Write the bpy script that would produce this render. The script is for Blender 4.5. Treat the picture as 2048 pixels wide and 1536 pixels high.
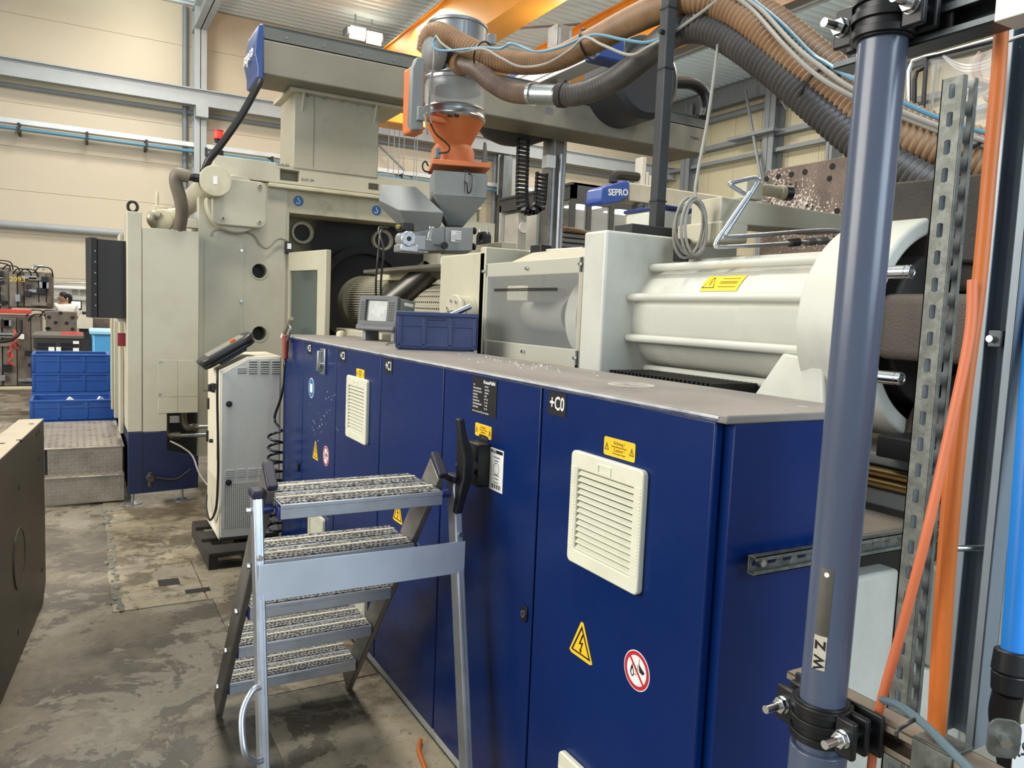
import bpy, bmesh, math, random
from mathutils import Vector, Matrix
random.seed(7)
for o in list(bpy.data.objects): bpy.data.objects.remove(o)
S = bpy.context.scene
COL = S.collection
# ------------------------------------------------------------------ camera
F_PX, YAW, PITCH, ROLL, EYE = 1547.7, math.radians(29.5138), math.radians(-5.1775), math.radians(-2.3595), 1.75
_cy, _sy = math.cos(YAW), math.sin(YAW)
_f = Vector((_sy*math.cos(PITCH), _cy*math.cos(PITCH), math.sin(PITCH)))
_r0 = Vector((_cy, -_sy, 0)); _d0 = _f.cross(_r0)
_r = math.cos(ROLL)*_r0 + math.sin(ROLL)*_d0
_d = -math.sin(ROLL)*_r0 + math.cos(ROLL)*_d0
CAMPOS = Vector((0, 0, EYE))
cam = bpy.data.cameras.new('camera'); camo = bpy.data.objects.new('camera', cam); COL.objects.link(camo)
cam.sensor_width = 36; cam.lens = F_PX*36/2048; cam.clip_start = .05; cam.clip_end = 200
mw = Matrix((( _r.x, -_d.x, -_f.x, 0), (_r.y, -_d.y, -_f.y, 0), (_r.z, -_d.z, -_f.z, EYE), (0, 0, 0, 1)))
camo.matrix_world = mw
S.camera = camo
# ------------------------------------------------------------------ light
S.view_settings.view_transform = 'Standard'; S.view_settings.look = 'None'
S.view_settings.exposure = 0.0; S.view_settings.gamma = 1.0; S.view_settings.use_curve_mapping = False
W = bpy.data.worlds.new('daylight'); S.world = W; W.use_nodes = True
bg = W.node_tree.nodes['Background']; bg.inputs[0].default_value = (.86, .93, 1, 1); bg.inputs[1].default_value = .62
def area(name, loc, target, sx, sy, power, col):
    L = bpy.data.lights.new(name, 'AREA'); L.shape = 'RECTANGLE'; L.size = sx; L.size_y = sy; L.energy = power; L.color = col
    o = bpy.data.objects.new(name, L); COL.objects.link(o); o.location = loc
    o.rotation_euler = (Vector(target)-Vector(loc)).to_track_quat('-Z', 'Y').to_euler()
    return o
area('gate_daylight', (-9, 5, 5.0), (2, 6, 1.2), 9, 5, 1500, (1, .955, .88))          # tall gate on the left side of the hall
area('rear_window_daylight', (2.4, -4.2, 3.7), (2.3, 3, 1.4), 3.4, 3.2, 330, (.73, .87, 1))   # windows behind the viewer
for x in (1, 8, 15):
    for y in (4, 11, 19):
        area('high_bay_light', (x, y, 9.1), (x, y, 0), 1.6, 1.6, 400, (1, .945, .85))
area('high_bay_light', (1.7, 21.9, 9.3), (1.6, 24, 8.4), 1.2, .6, 32, (1, .93, .78))
for x in (1.5, 9, 15):  # unseen fill points, added to brighten the ceiling
    for y in (8, 14, 20):
        L_ = bpy.data.lights.new('ceiling_fill_lamp', 'POINT'); L_.energy = 95; L_.color = (1, .95, .87); L_.shadow_soft_size = .35
        o_ = bpy.data.objects.new('ceiling_fill_lamp', L_); COL.objects.link(o_); o_.location = (x, y, 7.3)
# ------------------------------------------------------------------ helpers
def ray(px, py): return _r*((px-1024)/F_PX) + _d*((py-768)/F_PX) + _f
def q(px, py, X=None, Y=None, Z=None, D=None):
    """point of the hall seen at a photo pixel, on a known plane of the hall"""
    v = ray(px, py)
    t = X/v.x if X is not None else Y/v.y if Y is not None else (Z-EYE)/v.z if Z is not None else D
    return CAMPOS + v*t
def V(*a): return Vector(a)
def F(o, u, v):
    u = Vector(u).normalized(); n = u.cross(Vector(v)).normalized(); v = n.cross(u)
    return Matrix(((u.x, v.x, n.x, o[0]), (u.y, v.y, n.y, o[1]), (u.z, v.z, n.z, o[2]), (0, 0, 0, 1)))
def FX(o): return F(o, (0, -1, 0), (0, 0, 1))      # face looking to -X
def FY(o): return F(o, (1, 0, 0), (0, 0, 1))       # face looking to -Y
def FZ(o): return F(o, (1, 0, 0), (0, 1, 0))
def axis_frame(p0, p1):
    n = (Vector(p1)-Vector(p0)).normalized(); a = Vector((0, 0, 1)) if abs(n.z) < .9 else Vector((0, 1, 0))
    u = a.cross(n).normalized(); v = n.cross(u); p = Vector(p0)
    return Matrix(((u.x, v.x, n.x, p.x), (u.y, v.y, n.y, p.y), (u.z, v.z, n.z, p.z), (0, 0, 0, 1)))
def spline(pts, n=10):
    P = [Vector(p) for p in pts]; P = [2*P[0]-P[1]] + P + [2*P[-1]-P[-2]]; out = []
    for i in range(1, len(P)-2):
        a, b, c, d = P[i-1:i+3]
        for k in range(n):
            t = k/n
            out.append(.5*((2*b)+(c-a)*t+(2*a-5*b+4*c-d)*t*t+(3*b-a-3*c+d)*t**3))
    out.append(P[-2]); return out
def resample(path, step):
    out = [path[0].copy()]; acc = 0
    for a, b in zip(path, path[1:]):
        L = (b-a).length; s = step-acc
        while s <= L: out.append(a.lerp(b, s/L)); s += step
        acc = L-(s-step)
    return out
def circ(r, n=20, a0=0): return [(r*math.cos(a0+2*math.pi*i/n), r*math.sin(a0+2*math.pi*i/n)) for i in range(n)]
def rrect(x0, x1, y0, y1, r, n=4):
    out = []
    for cx, cy, a in ((x1-r, y1-r, 0), (x0+r, y1-r, 90), (x0+r, y0+r, 180), (x1-r, y0+r, 270)):
        for i in range(n+1):
            t = math.radians(a+90*i/n); out.append((cx+r*math.cos(t), cy+r*math.sin(t)))
    return out
class MB:
    def __init__(s, T=None): s.v = []; s.f = []; s.T = T
    def add(s, vs, fs, T=None):
        b = len(s.v)
        if s.T is not None: T = s.T @ T if T is not None else s.T
        s.v += [(T @ Vector(p)) if T is not None else Vector(p) for p in vs]
        s.f += [tuple(i+b for i in f) for f in fs]; return s
    def box(s, x0, x1, y0, y1, z0, z1, T=None):
        x0, x1 = sorted((x0, x1)); y0, y1 = sorted((y0, y1)); z0, z1 = sorted((z0, z1))
        return s.add([(x0,y0,z0),(x1,y0,z0),(x1,y1,z0),(x0,y1,z0),(x0,y0,z1),(x1,y0,z1),(x1,y1,z1),(x0,y1,z1)],
                     [(0,3,2,1),(4,5,6,7),(0,1,5,4),(1,2,6,5),(2,3,7,6),(3,0,4,7)], T)
    def prism(s, pts, z0, z1, T=None, pts2=None):
        n = len(pts); pts2 = pts2 or pts
        return s.add([(x, y, z0) for x, y in pts]+[(x, y, z1) for x, y in pts2],
                     [tuple(range(n-1, -1, -1)), tuple(range(n, 2*n))]+[(i, (i+1) % n, n+(i+1) % n, n+i) for i in range(n)], T)
    def frame(s, outer, inner, z0, z1, T=None):
        """plate with one opening; both outlines have the same number of points"""
        n = len(outer); vs = [(x, y, z) for z in (z0, z1) for L in (outer, inner) for x, y in L]; fs = []
        for i in range(n):
            j = (i+1) % n
            fs += [(n+i, n+j, j, i), (2*n+i, 2*n+j, 3*n+j, 3*n+i), (i, j, 2*n+j, 2*n+i), (n+j, n+i, 3*n+i, 3*n+j)]
        return s.add(vs, fs, T)
    def cyl(s, p0, p1, r0, r1=None, n=20):
        r1 = r0 if r1 is None else r1; L = (Vector(p1)-Vector(p0)).length; T = axis_frame(p0, p1)
        return s.prism(circ(r0, n), 0, L, T, circ(r1, n))
    def ringcyl(s, p0, p1, ro, ri, n=28):
        L = (Vector(p1)-Vector(p0)).length; T = axis_frame(p0, p1)
        return s.frame(circ(ro, n), circ(ri, n), 0, L, T)
    def tube(s, path, r, n=10, closed=False):
        P = [Vector(p) for p in path]; m = len(P); vs = []; fs = []; u = None
        for i, p in enumerate(P):
            t = ((P[(i+1) % m]-P[i-1]) if closed else (P[min(i+1, m-1)]-P[max(i-1, 0)])).normalized()
            if u is None: u = t.cross(Vector((0, 0, 1)) if abs(t.z) < .9 else Vector((1, 0, 0))).normalized()
            u = (u-t*u.dot(t)).normalized(); w = t.cross(u); rr = r(i) if callable(r) else r
            vs += [p+(u*math.cos(2*math.pi*k/n)+w*math.sin(2*math.pi*k/n))*rr for k in range(n)]
        for i in range(m if closed else m-1):
            j = (i+1) % m
            for k in range(n):
                l = (k+1) % n; fs.append((i*n+k, i*n+l, j*n+l, j*n+k))
        if not closed: fs += [tuple(range(n-1, -1, -1)), tuple(range((m-1)*n, m*n))]
        return s.add(vs, fs)
    def lathe(s, prof, T=None, n=32):
        m = len(prof); vs = [(r*math.cos(2*math.pi*k/n), r*math.sin(2*math.pi*k/n), z) for r, z in prof for k in range(n)]; fs = []
        for i in range(m-1):
            for k in range(n):
                l = (k+1) % n; fs.append((i*n+k, i*n+l, (i+1)*n+l, (i+1)*n+k))
        fs += [tuple(range(n-1, -1, -1)), tuple(range((m-1)*n, m*n))]
        return s.add(vs, fs, T)
    def hull_loft(s, sections):
        """closed outlines (lists of world points) joined one after another"""
        n = len(sections[0]); m = len(sections); vs = [p for L in sections for p in L]; fs = []
        for i in range(m-1):
            for k in range(n):
                l = (k+1) % n; fs.append((i*n+k, i*n+l, (i+1)*n+l, (i+1)*n+k))
        fs += [tuple(range(n-1, -1, -1)), tuple(range((m-1)*n, m*n))]
        return s.add(vs, fs)
    def slotted(s, L, w, pitch, sw, sh, t, T=None, start=.5):
        """strip along local y, width w along x, one long slot per pitch"""
        k = int(L/pitch); n = 16
        for i in range(k):
            cy = pitch*(i+start); out = []; inn = []
            for j in range(n):
                a = 2*math.pi*(j+.5)/n; c, d = math.cos(a), math.sin(a)
                m = max(abs(c)/(w/2), abs(d)/(pitch/2)); out.append((c/m, cy+d/m))
                inn.append((sw/2*max(-1, min(1, c*1.25)), cy+(sh/2-sw/2)*(1 if d > 0 else -1)+sw/2*d))
            for a, b in ((w/2, pitch/2), (-w/2, pitch/2), (-w/2, -pitch/2), (w/2, -pitch/2)):
                j = min(range(n), key=lambda j: (out[j][0]-a)**2+(out[j][1]-cy-b)**2); out[j] = (a, cy+b)
            s.frame(out, inn, 0, t, T)
        return s
def hexpts(r): return circ(r, 6)
def link_mesh(name, mb, mat):
    me = bpy.data.meshes.new(name); me.from_pydata([tuple(p) for p in mb.v], [], mb.f)
    bm = bmesh.new(); bm.from_mesh(me); bmesh.ops.recalc_face_normals(bm, faces=bm.faces); bm.to_mesh(me); bm.free()
    if mat: me.materials.append(mat)
    return me
def rootloc(o):
    v = Vector((0, 0, 0))
    while o is not None: v += o.location; o = o.parent
    return v
def ob(name, mb, mat, parent=None, bev=0, smooth=True, seg=2, label=None):
    me = link_mesh(name, mb, mat); o = bpy.data.objects.new(name, me); COL.objects.link(o)
    if parent is not None:
        off = rootloc(parent); o.parent = parent
    else:
        xs = [p.x for p in mb.v]; ys = [p.y for p in mb.v]; zs = [p.z for p in mb.v]
        off = Vector(((min(xs)+max(xs))/2, (min(ys)+max(ys))/2, min(zs))); o.location = off
    me.transform(Matrix.Translation(-off))
    if smooth:
        me.shade_smooth(); me.set_sharp_from_angle(angle=math.radians(38))
    if bev:
        m = o.modifiers.new('bevel', 'BEVEL'); m.width = bev; m.segments = seg; m.limit_method = 'ANGLE'; m.angle_limit = math.radians(40)
        m.harden_normals = False
    if label: o['label'] = label
    return o
def tag(o, label, cat, group=None):
    o['label'] = label; o['category'] = cat
    if group: o['group'] = group
    return o
def thing(name, label, cat, loc=(0, 0, 0), group=None):
    o = bpy.data.objects.new(name, None); COL.objects.link(o); o.location = loc; o.empty_display_size = .1
    return tag(o, label, cat, group)
def struct(o): o['kind'] = 'structure'; return o
def stuff(o): o['kind'] = 'stuff'; return o
def copy_piece(src, parent, delta):
    o = src.copy(); COL.objects.link(o); o.parent = parent; o.location = src.location+Vector(delta); return o
def copy_thing(root, loc, label, rz=0):
    r = root.copy(); COL.objects.link(r); r.location = loc; r.rotation_euler = (0, 0, rz); r['label'] = label
    for ch in root.children:
        c = ch.copy(); COL.objects.link(c); c.parent = r
        for g in ch.children:
            d = g.copy(); COL.objects.link(d); d.parent = c
    return r
def text(s, size, T, mat, parent, name='lettering', depth=.0006, sx=1, align='CENTER', bold=0):
    cu = bpy.data.curves.new('t', 'FONT'); cu.body = s; cu.size = size; cu.align_x = align; cu.align_y = 'CENTER'; cu.extrude = depth; cu.offset = bold; cu.resolution_u = 2
    o = bpy.data.objects.new('t', cu); me = bpy.data.meshes.new_from_object(o)
    mb = MB(); mb.add([(v.co.x*sx, v.co.y, v.co.z+depth) for v in me.vertices], [tuple(p.vertices) for p in me.polygons], T)
    bpy.data.objects.remove(o); bpy.data.curves.remove(cu); bpy.data.meshes.remove(me)
    return ob(name, mb, mat, parent, smooth=False)
# ------------------------------------------------------------------ materials
def lin(h):
    h = h.lstrip('#'); out = []
    for i in (0, 2, 4):
        c = int(h[i:i+2], 16)/255; out.append(c/12.92 if c <= .04045 else ((c+.055)/1.055)**2.4)
    return tuple(out)+(1,)
def M(name, col, rough=.5, metal=0, var=.12, scale=3, bump=0, bscale=60, dirt=None, damt=.35, dscale=2.2, stretch=(1, 1, 1), coat=0, spec=.5):
    m = bpy.data.materials.new(name); m.use_nodes = True; nt = m.node_tree; N = nt.nodes; L = nt.links
    b = N['Principled BSDF']; b.inputs['Roughness'].default_value = rough; b.inputs['Metallic'].default_value = metal
    b.inputs['Specular IOR Level'].default_value = spec
    if coat: b.inputs['Coat Weight'].default_value = coat; b.inputs['Coat Roughness'].default_value = .15
    tc = N.new('ShaderNodeTexCoord'); mp = N.new('ShaderNodeMapping'); mp.inputs['Scale'].default_value = stretch; L.new(tc.outputs['Object'], mp.inputs[0])
    n1 = N.new('ShaderNodeTexNoise'); n1.inputs['Scale'].default_value = scale; n1.inputs['Detail'].default_value = 5; n1.inputs['Roughness'].default_value = .62; L.new(mp.outputs[0], n1.inputs[0])
    c = lin(col); r = N.new('ShaderNodeValToRGB'); L.new(n1.outputs[0], r.inputs[0])
    r.color_ramp.elements[0].position = .3; r.color_ramp.elements[1].position = .7
    r.color_ramp.elements[0].color = tuple(x*(1-var) for x in c[:3])+(1,); r.color_ramp.elements[1].color = tuple(min(1, x*(1+var)) for x in c[:3])+(1,)
    out = r.outputs[0]
    if dirt:
        n2 = N.new('ShaderNodeTexNoise'); n2.inputs['Scale'].default_value = dscale; n2.inputs['Detail'].default_value = 7; n2.inputs['Roughness'].default_value = .68; L.new(mp.outputs[0], n2.inputs[0])
        r2 = N.new('ShaderNodeValToRGB'); L.new(n2.outputs[0], r2.inputs[0]); r2.color_ramp.elements[0].position = .48; r2.color_ramp.elements[1].position = .72
        r2.color_ramp.elements[0].color = (0, 0, 0, 1); r2.color_ramp.elements[1].color = (damt, damt, damt, 1)
        mx = N.new('ShaderNodeMix'); mx.data_type = 'RGBA'; L.new(r2.outputs[0], mx.inputs[0]); L.new(out, mx.inputs[6]); mx.inputs[7].default_value = lin(dirt); out = mx.outputs[2]
    L.new(out, b.inputs['Base Color'])
    mr = N.new('ShaderNodeMapRange'); mr.inputs[3].default_value = max(.03, rough-.08); mr.inputs[4].default_value = min(1, rough+.08); L.new(n1.outputs[0], mr.inputs[0]); L.new(mr.outputs[0], b.inputs['Roughness'])
    if bump:
        nb = N.new('ShaderNodeTexNoise'); nb.inputs['Scale'].default_value = bscale; nb.inputs['Detail'].default_value = 3; L.new(mp.outputs[0], nb.inputs[0])
        bp = N.new('ShaderNodeBump'); bp.inputs['Strength'].default_value = bump; bp.inputs['Distance'].default_value = .01; L.new(nb.outputs[0], bp.inputs['Height']); L.new(bp.outputs[0], b.inputs['Normal'])
    return m
def glow(name, col, strength):
    m = bpy.data.materials.new(name); m.use_nodes = True; b = m.node_tree.nodes['Principled BSDF']
    b.inputs['Base Color'].default_value = lin(col); b.inputs['Emission Color'].default_value = lin(col); b.inputs['Emission Strength'].default_value = strength; return m
def clear(name, col='#ffffff', rough=.05, alpha=.25):
    m = bpy.data.materials.new(name); m.use_nodes = True; b = m.node_tree.nodes['Principled BSDF']
    b.inputs['Base Color'].default_value = lin(col); b.inputs['Roughness'].default_value = rough; b.inputs['Alpha'].default_value = alpha; return m
blue = M('blue_paint', '#03225a', .28, 0, .10, 1.3, .015, 140, '#3d4a60', .07, 1.6, spec=.32)
blue_top = M('dusty_grey_top', '#837d76', .5, 0, .12, 2.5, .05, 90, '#3f4148', .5, 2.2)
navy = M('navy_paint', '#141d3c', .4, 0, .15, 3)
unit_cream = M('unit_cream_paint', '#d8d0b8', .45, 0, .04, 2, .02, 60, '#a39a80', .2, 2)
cream = M('cream_paint', '#b9b49f', .45, 0, .06, 2, .03, 60, '#857d67', .35, 2.0)
cream_dirty = M('stained_cream_paint', '#c3bda2', .5, 0, .06, 3, .04, 40, '#6d644a', .55, 4.0)
white_paint = M('offwhite_paint', '#c4c4b9', .42, 0, .05, 2, .05, 45, '#928f82', .35, 2.5)
grey_panel = M('unit_grey_paint', '#c6c5bc', .5, 0, .05, 3, .02, 60, '#77736a', .35, 3)
vent_mat = M('ivory_plastic', '#dcdbc6', .45, 0, .04, 6, 0, 60, '#a19a80', .2, 9)
black = M('black_plastic', '#141518', .4, 0, .2, 6)
black_matte = M('black_sheet', '#2a2b2b', .65, 0, .1, 2)
dark_int = M('dark_cast_iron', '#2b2723', .75, 0, .25, 8, .2, 90, '#4a4038', .4, 6)
brown_cast = M('brown_cast_iron', '#4a423b', .7, 0, .2, 10, .35, 160, '#29241f', .5, 5)
steel = M('brushed_steel', '#a9adb0', .32, .9, .12, 4, .03, 120, '#6b6a64', .3, 5)
alu = M('aluminium', '#c0c5cc', .36, .85, .1, 5, .02, 150, '#8c8d8e', .35, 7)
alu_dull = M('worn_aluminium', '#8e8b85', .45, .7, .15, 5, .05, 90, '#575149', .5, 6)
galv = M('galvanised_steel', '#62655f', .5, .55, .3, 26, .05, 60, '#8f938d', .6, 34)
galv_dark = M('aged_galvanised_steel', '#5a6063', .45, .6, .25, 9, .05, 60, '#3f4548', .6, 6, (1, 1, .2))
chrome = M('zinc_bolt', '#d5d8d8', .2, 1, .08, 8)
grey_paint = M('grey_steel_paint', '#7e858a', .5, 0, .08, 3, .03, 40)
grey_light = M('pale_grey_steel_paint', '#a3aaad', .5, 0, .06, 3)
grey_hopper = M('grey_hopper_paint', '#7d8180', .5, 0, .07, 4, .04, 60, '#5f625f', .4, 3)
orange_m = M('orange_crane_paint', '#eb9d34', .45, 0, .05, 2)
orange_u = M('orange_plastic', '#cd7340', .5, 0, .08, 3, 0, 60, '#a55a38', .3, 3)
pvc = M('grey_pvc', '#4d5669', .26, 0, .08, 3, .02, 60, '#3a3f4a', .3, 4, (1, 1, .3))
hose_brown = M('brown_hose', '#86684b', .5, 0, .2, 5, 0, 60, '#a5896a', .5, 3)
hose_black = M('black_hose', '#43403e', .45, 0, .2, 5, 0, 60, '#6b6660', .4, 4)
cable_grey = M('grey_cable', '#8f8c84', .5, 0, .08, 5)
cable_black = M('black_cable', '#151516', .45, 0, .1, 5)
cable_blue = M('blue_air_line', '#58879f', .4, 0, .08, 5)
cord_pink = M('salmon_cord', '#cf7048', .5, 0, .06, 5)
cord_orange = M('orange_cord', '#b8611f', .5, 0, .15, 5, 0, 60, '#8a4a1c', .4, 10)
pipe_blue = M('blue_pipe', '#1f86e0', .4, 0, .04, 5)
yellow = M('yellow_sticker', '#f2c21e', .5, 0, .03, 4)
white_s = M('white_sticker', '#e8e8e4', .5, 0, .03, 4)
black_s = M('black_print', '#0c0c0d', .5, 0, .05, 4)
red_s = M('red_print', '#b8202a', .5, 0, .05, 4)
blue_s = M('blue_print', '#2f6ea3', .5, 0, .05, 4)
rubber = M('purple_black_cap', '#231f33', .5, 0, .15, 6)
crate_blue = M('crate_blue_plastic', '#1b4a92', .42, 0, .08, 4, 0, 60, '#16386e', .4, 3)
crate_navy = M('crate_navy_plastic', '#27345c', .45, 0, .1, 5, 0, 60, '#3c4668', .4, 5)
lightblue = M('pale_blue_plastic', '#4f9fd2', .45, 0, .08, 3)
wood_dark = M('dark_pallet_wood', '#332c27', .85, 0, .3, 6, .3, 40, '#211c19', .5, 5, (1, 5, 1))
block_steel = M('oiled_tool_steel', '#40372d', .45, .3, .3, 2.4, .06, 40, '#2e2820', .65, 1.7)
block_top = M('bright_tool_steel', '#b9ad97', .5, .3, .12, 3, .04, 40, '#6b6250', .4, 3)
mold_steel = M('brown_mold_steel', '#6a6158', .6, .3, .25, 5, .1, 40, '#453d36', .6, 4)
skin = M('skin', '#b98b70', .6); lips = M('lips', '#9a5a50', .6); hair = M('dark_hair', '#1f1814', .6); shirt = M('white_shirt', '#eceae6', .8, 0, .04, 6, .2, 12); trousers = M('dark_trousers', '#2b2f3a', .8)
acrylic = clear('clear_acrylic', '#c9cfcf', .12, .13)
tint = clear('tinted_window', '#56605c', .12, .86)
film = clear('plastic_film', '#f2f2f4', .15, .22)
sight = clear('sight_glass', '#e9ecec', .05, .22)
lamp_glow = glow('lamp_glow', '#fff3d8', 14)
red_glow = glow('red_beacon_glow', '#ff2a20', 1.6)
screen_glow = glow('monitor_glow', '#e9efe0', .8)
tube_glow = glow('office_light_glow', '#ffffff', 3)
# ================================================================== setting
XR, YB, ZC = 20.0, 24.0, 9.9
fm = bpy.data.materials.new('stained_concrete'); fm.use_nodes = True
def floor_mat(m, base, dark, light, wet=.35):
    nt = m.node_tree; N = nt.nodes; L = nt.links; b = N['Principled BSDF']; tc = N.new('ShaderNodeTexCoord')
    def noise(s, d=8, r=.65, dist=0):
        n = N.new('ShaderNodeTexNoise'); n.inputs['Scale'].default_value = s; n.inputs['Detail'].default_value = d; n.inputs['Roughness'].default_value = r; n.inputs['Distortion'].default_value = dist
        L.new(tc.outputs['Object'], n.inputs[0]); return n.outputs[0]
    def ramp(src, stops):
        r = N.new('ShaderNodeValToRGB'); L.new(src, r.inputs[0]); e = r.color_ramp.elements
        e[0].position, e[0].color = stops[0]; e[1].position, e[1].color = stops[-1]
        for p, c in stops[1:-1]: x = e.new(p); x.color = c
        return r.outputs[0]
    def mix(f, a, c):
        x = N.new('ShaderNodeMix'); x.data_type = 'RGBA'; L.new(f, x.inputs[0])
        for i, k in ((6, a), (7, c)):
            if isinstance(k, tuple): x.inputs[i].default_value = k
            else: L.new(k, x.inputs[i])
        return x.outputs[2]
    B, K, G = lin(base), lin(dark), lin(light)
    c = ramp(noise(1.0, 10, .7, .1), [(.36, K), (.5, B), (.66, G)])
    c = mix(ramp(noise(2.6, 12, .75, .2), [(.49, (0, 0, 0, 1)), (.515, (.8, .8, .8, 1)), (.8, (.55, .55, .55, 1))]), c, K)
    c = mix(ramp(noise(2.1, 9, .66, .5), [(.535, (0, 0, 0, 1)), (.55, (.6, .6, .6, 1))]), c, lin('#8b8474'))
    c = mix(ramp(noise(30, 4, .6), [(.55, (0, 0, 0, 1)), (.75, (.35, .35, .35, 1))]), c, lin('#2f2a24'))
    L.new(c, b.inputs['Base Color'])
    rr = N.new('ShaderNodeMapRange'); L.new(noise(2.1, 9, .66, .5), rr.inputs[0]); rr.inputs[1].default_value = .35; rr.inputs[2].default_value = .7; rr.inputs[3].default_value = wet; rr.inputs[4].default_value = wet+.3; L.new(rr.outputs[0], b.inputs['Roughness'])
    bp = N.new('ShaderNodeBump'); bp.inputs['Strength'].default_value = .12; bp.inputs['Distance'].default_value = .01; L.new(noise(14, 8, .7), bp.inputs['Height']); L.new(bp.outputs[0], b.inputs['Normal'])
floor_mat(fm, '#695f4e', '#3d352a', '#877e6c')
pm = bpy.data.materials.new('pale_cover_plate_concrete'); pm.use_nodes = True; floor_mat(pm, '#968a72', '#4d4232', '#aca088', .4)
fl = struct(ob('floor', MB().box(-16, XR+.4, -9, YB+.4, -.25, 0), fm, smooth=False))
def slab(x0, x1, y0, y1, z=.006):
    return ob('cover_plate', MB().box(x0, x1, y0, y1, -.02, z), pm, fl, .003)
for x0, x1, y0, y1 in ((.19, 1.24, 6.55, 7.9), (.185, 1.24, 5.86, 6.542), (.175, 1.24, 5.45, 5.852), (.165, .66, 4.70, 5.442), (.668, 1.24, 4.70, 5.442), (.69, 1.24, 4.02, 4.692), (.70, 1.25, 3.40, 4.012), (.68, 1.26, 2.2, 3.392)):
    slab(x0, x1, y0, y1)
pk = MB()
for (a, b, c, d) in ((.43, .55, 5.02, 5.14), (.56, .70, 4.83, 4.90)):
    pk.box(a, b, c, d, -.02, .0075)
ob('pocket', pk, M('dark_pocket', '#241f1a', .8, 0, .3, 9), fl)
# worn edge strip of the cover plates: small loose mortar lumps
ed = MB()
for i in range(70):
    x = .20+random.gauss(0, .014); y = random.uniform(4.7, 7.1); s = random.uniform(.008, .028)
    ed.prism([(x+s*.7*math.cos(a), y+s*1.5*math.sin(a)) for a in (0, 1.2, 2.3, 3.4, 4.6, 5.5)], .0, .0075+.00006*i)
stuff(ob('mortar_crumbs', ed, M('grey_mortar', '#6d6b63', .9, 0, .3, 20), fl))
wall_m = M('sandwich_panel_cream', '#cbc1ac', .5, 0, .02, .6)
wall_r = M('sandwich_panel_ivory', '#c4bea2', .5, 0, .03, .6)
wb = struct(ob('wall_back', MB().box(-16, XR+.2, YB+.13, YB+.3, 0, ZC+.6), wall_m, smooth=False))
zz = 0
while zz < ZC-.2:
    p = ob('wall_panel', MB().box(-16, XR, YB+.06, YB+.13, zz+.003, min(zz+1.1, ZC)-.003), wall_m, wb, .004, smooth=False); zz += 1.1
wr = struct(ob('wall_right', MB().box(XR+.13, XR+.3, -9, YB+.2, 0, ZC+.6), wall_r, smooth=False))
yy = YB
rib = MB()
while yy > 4:
    mb = MB().box(XR+.06, XR+.13, yy-1.19, yy-.006, 0, ZC-.1)
    for k in range(1, 11): mb.box(XR+.054, XR+.06, yy-1.2+k*.11-.01, yy-1.2+k*.11+.01, 0, ZC-.1)
    ob('wall_panel', mb, wall_r, wr, smooth=False); yy -= 1.2
# trapezoidal ceiling sheet, ribs across the hall
cm = M('ceiling_sheet', '#d6e6ee', .5, .1, .04, 1)
prof = []; y = -8.0
while y < YB+.1:
    prof += [(y, 0), (y+.11, 0), (y+.14, .09), (y+.25, .09)]; y += .28
vs = [(x, yy, ZC+z) for x in (-16, XR+.2) for yy, z in prof]; n = len(prof)
struct(ob('ceiling', MB().add(vs, [(i, i+1, n+i+1, n+i) for i in range(n-1)]), cm, smooth=False))
def ibeam(mb, p0, p1, h, w, up=(0, 0, 1), t=.014):
    """I section between two points; p0,p1 at the centre"""
    p0, p1 = Vector(p0), Vector(p1); n = (p1-p0).normalized(); u = n.cross(Vector(up)).normalized(); L = (p1-p0).length
    T = F(p0, u, up)
    L = -L                                            # the frame looks backwards along the beam
    for a, b, c, d in ((-w/2, w/2, -h/2, -h/2+t), (-w/2, w/2, h/2-t, h/2), (-t/2, t/2, -h/2, h/2)): mb.box(a, b, c, d, 0, L, T)
    return mb
def beam(name, label, cat, p0, p1, h, w, mat, up=(0, 0, 1), t=.014):
    return tag(ob(name, ibeam(MB(), p0, p1, h, w, up, t), mat, smooth=False), label, cat)
def bar(name, label, cat, p0, p1, r, mat, n=10): return tag(ob(name, MB().cyl(p0, p1, r, n=n), mat), label, cat)
# back wall steelwork
beam('crane_runway_beam', 'grey crane runway beam along the back wall, above the cable tray', 'beam', (-16, YB-.6, 7.29), (XR, YB-.6, 7.29), .45, .30, grey_light, t=.03)
ct = thing('steel_column', 'pale grey steel column against the back wall behind the red beacon', 'column', (3.0, YB-.15, 0))
ob('shaft', ibeam(MB(), (3.05, YB-.3, 0), (3.05, YB-.3, 9.9), .5, .32, (0, 1, 0), .02), grey_light, ct, smooth=False)
ob('bracket', MB().box(2.9, 3.22, YB-.85, YB-.3, 6.75, 7.07), grey_light, ct, .01)
ob('downpipe', MB().cyl((2.70, YB-.12, 0), (2.70, YB-.12, 9.8), .07), grey_paint, ct)
ct2 = thing('steel_column', 'grey steel column behind the hopper, against the back wall', 'column', (12.6, YB-.15, 0))
ob('shaft', ibeam(MB(), (12.9, YB-.3, 0), (12.9, YB-.3, 9.9), .5, .42, (0, 1, 0), .02), grey_light, ct2, smooth=False)
ob('downpipe', MB().cyl((12.5, YB-.12, 0), (12.5, YB-.12, 9.8), .07), grey_paint, ct2)
bar('wall_pipe', 'long grey pipe just under the crane runway beam', 'pipe', (-16, YB-.1, 6.98), (XR, YB-.1, 6.98), .06, grey_paint)
bar('wall_pipe', 'low grey pipe on the back wall, left of the machine guard', 'pipe', (-16, YB-.1, 3.5), (3.2, YB-.1, 3.5), .10, grey_light)
tr = thing('cable_tray', 'long perforated cable tray with blue line on the back wall', 'tray', (0, YB-.4, 5.9))
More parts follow.
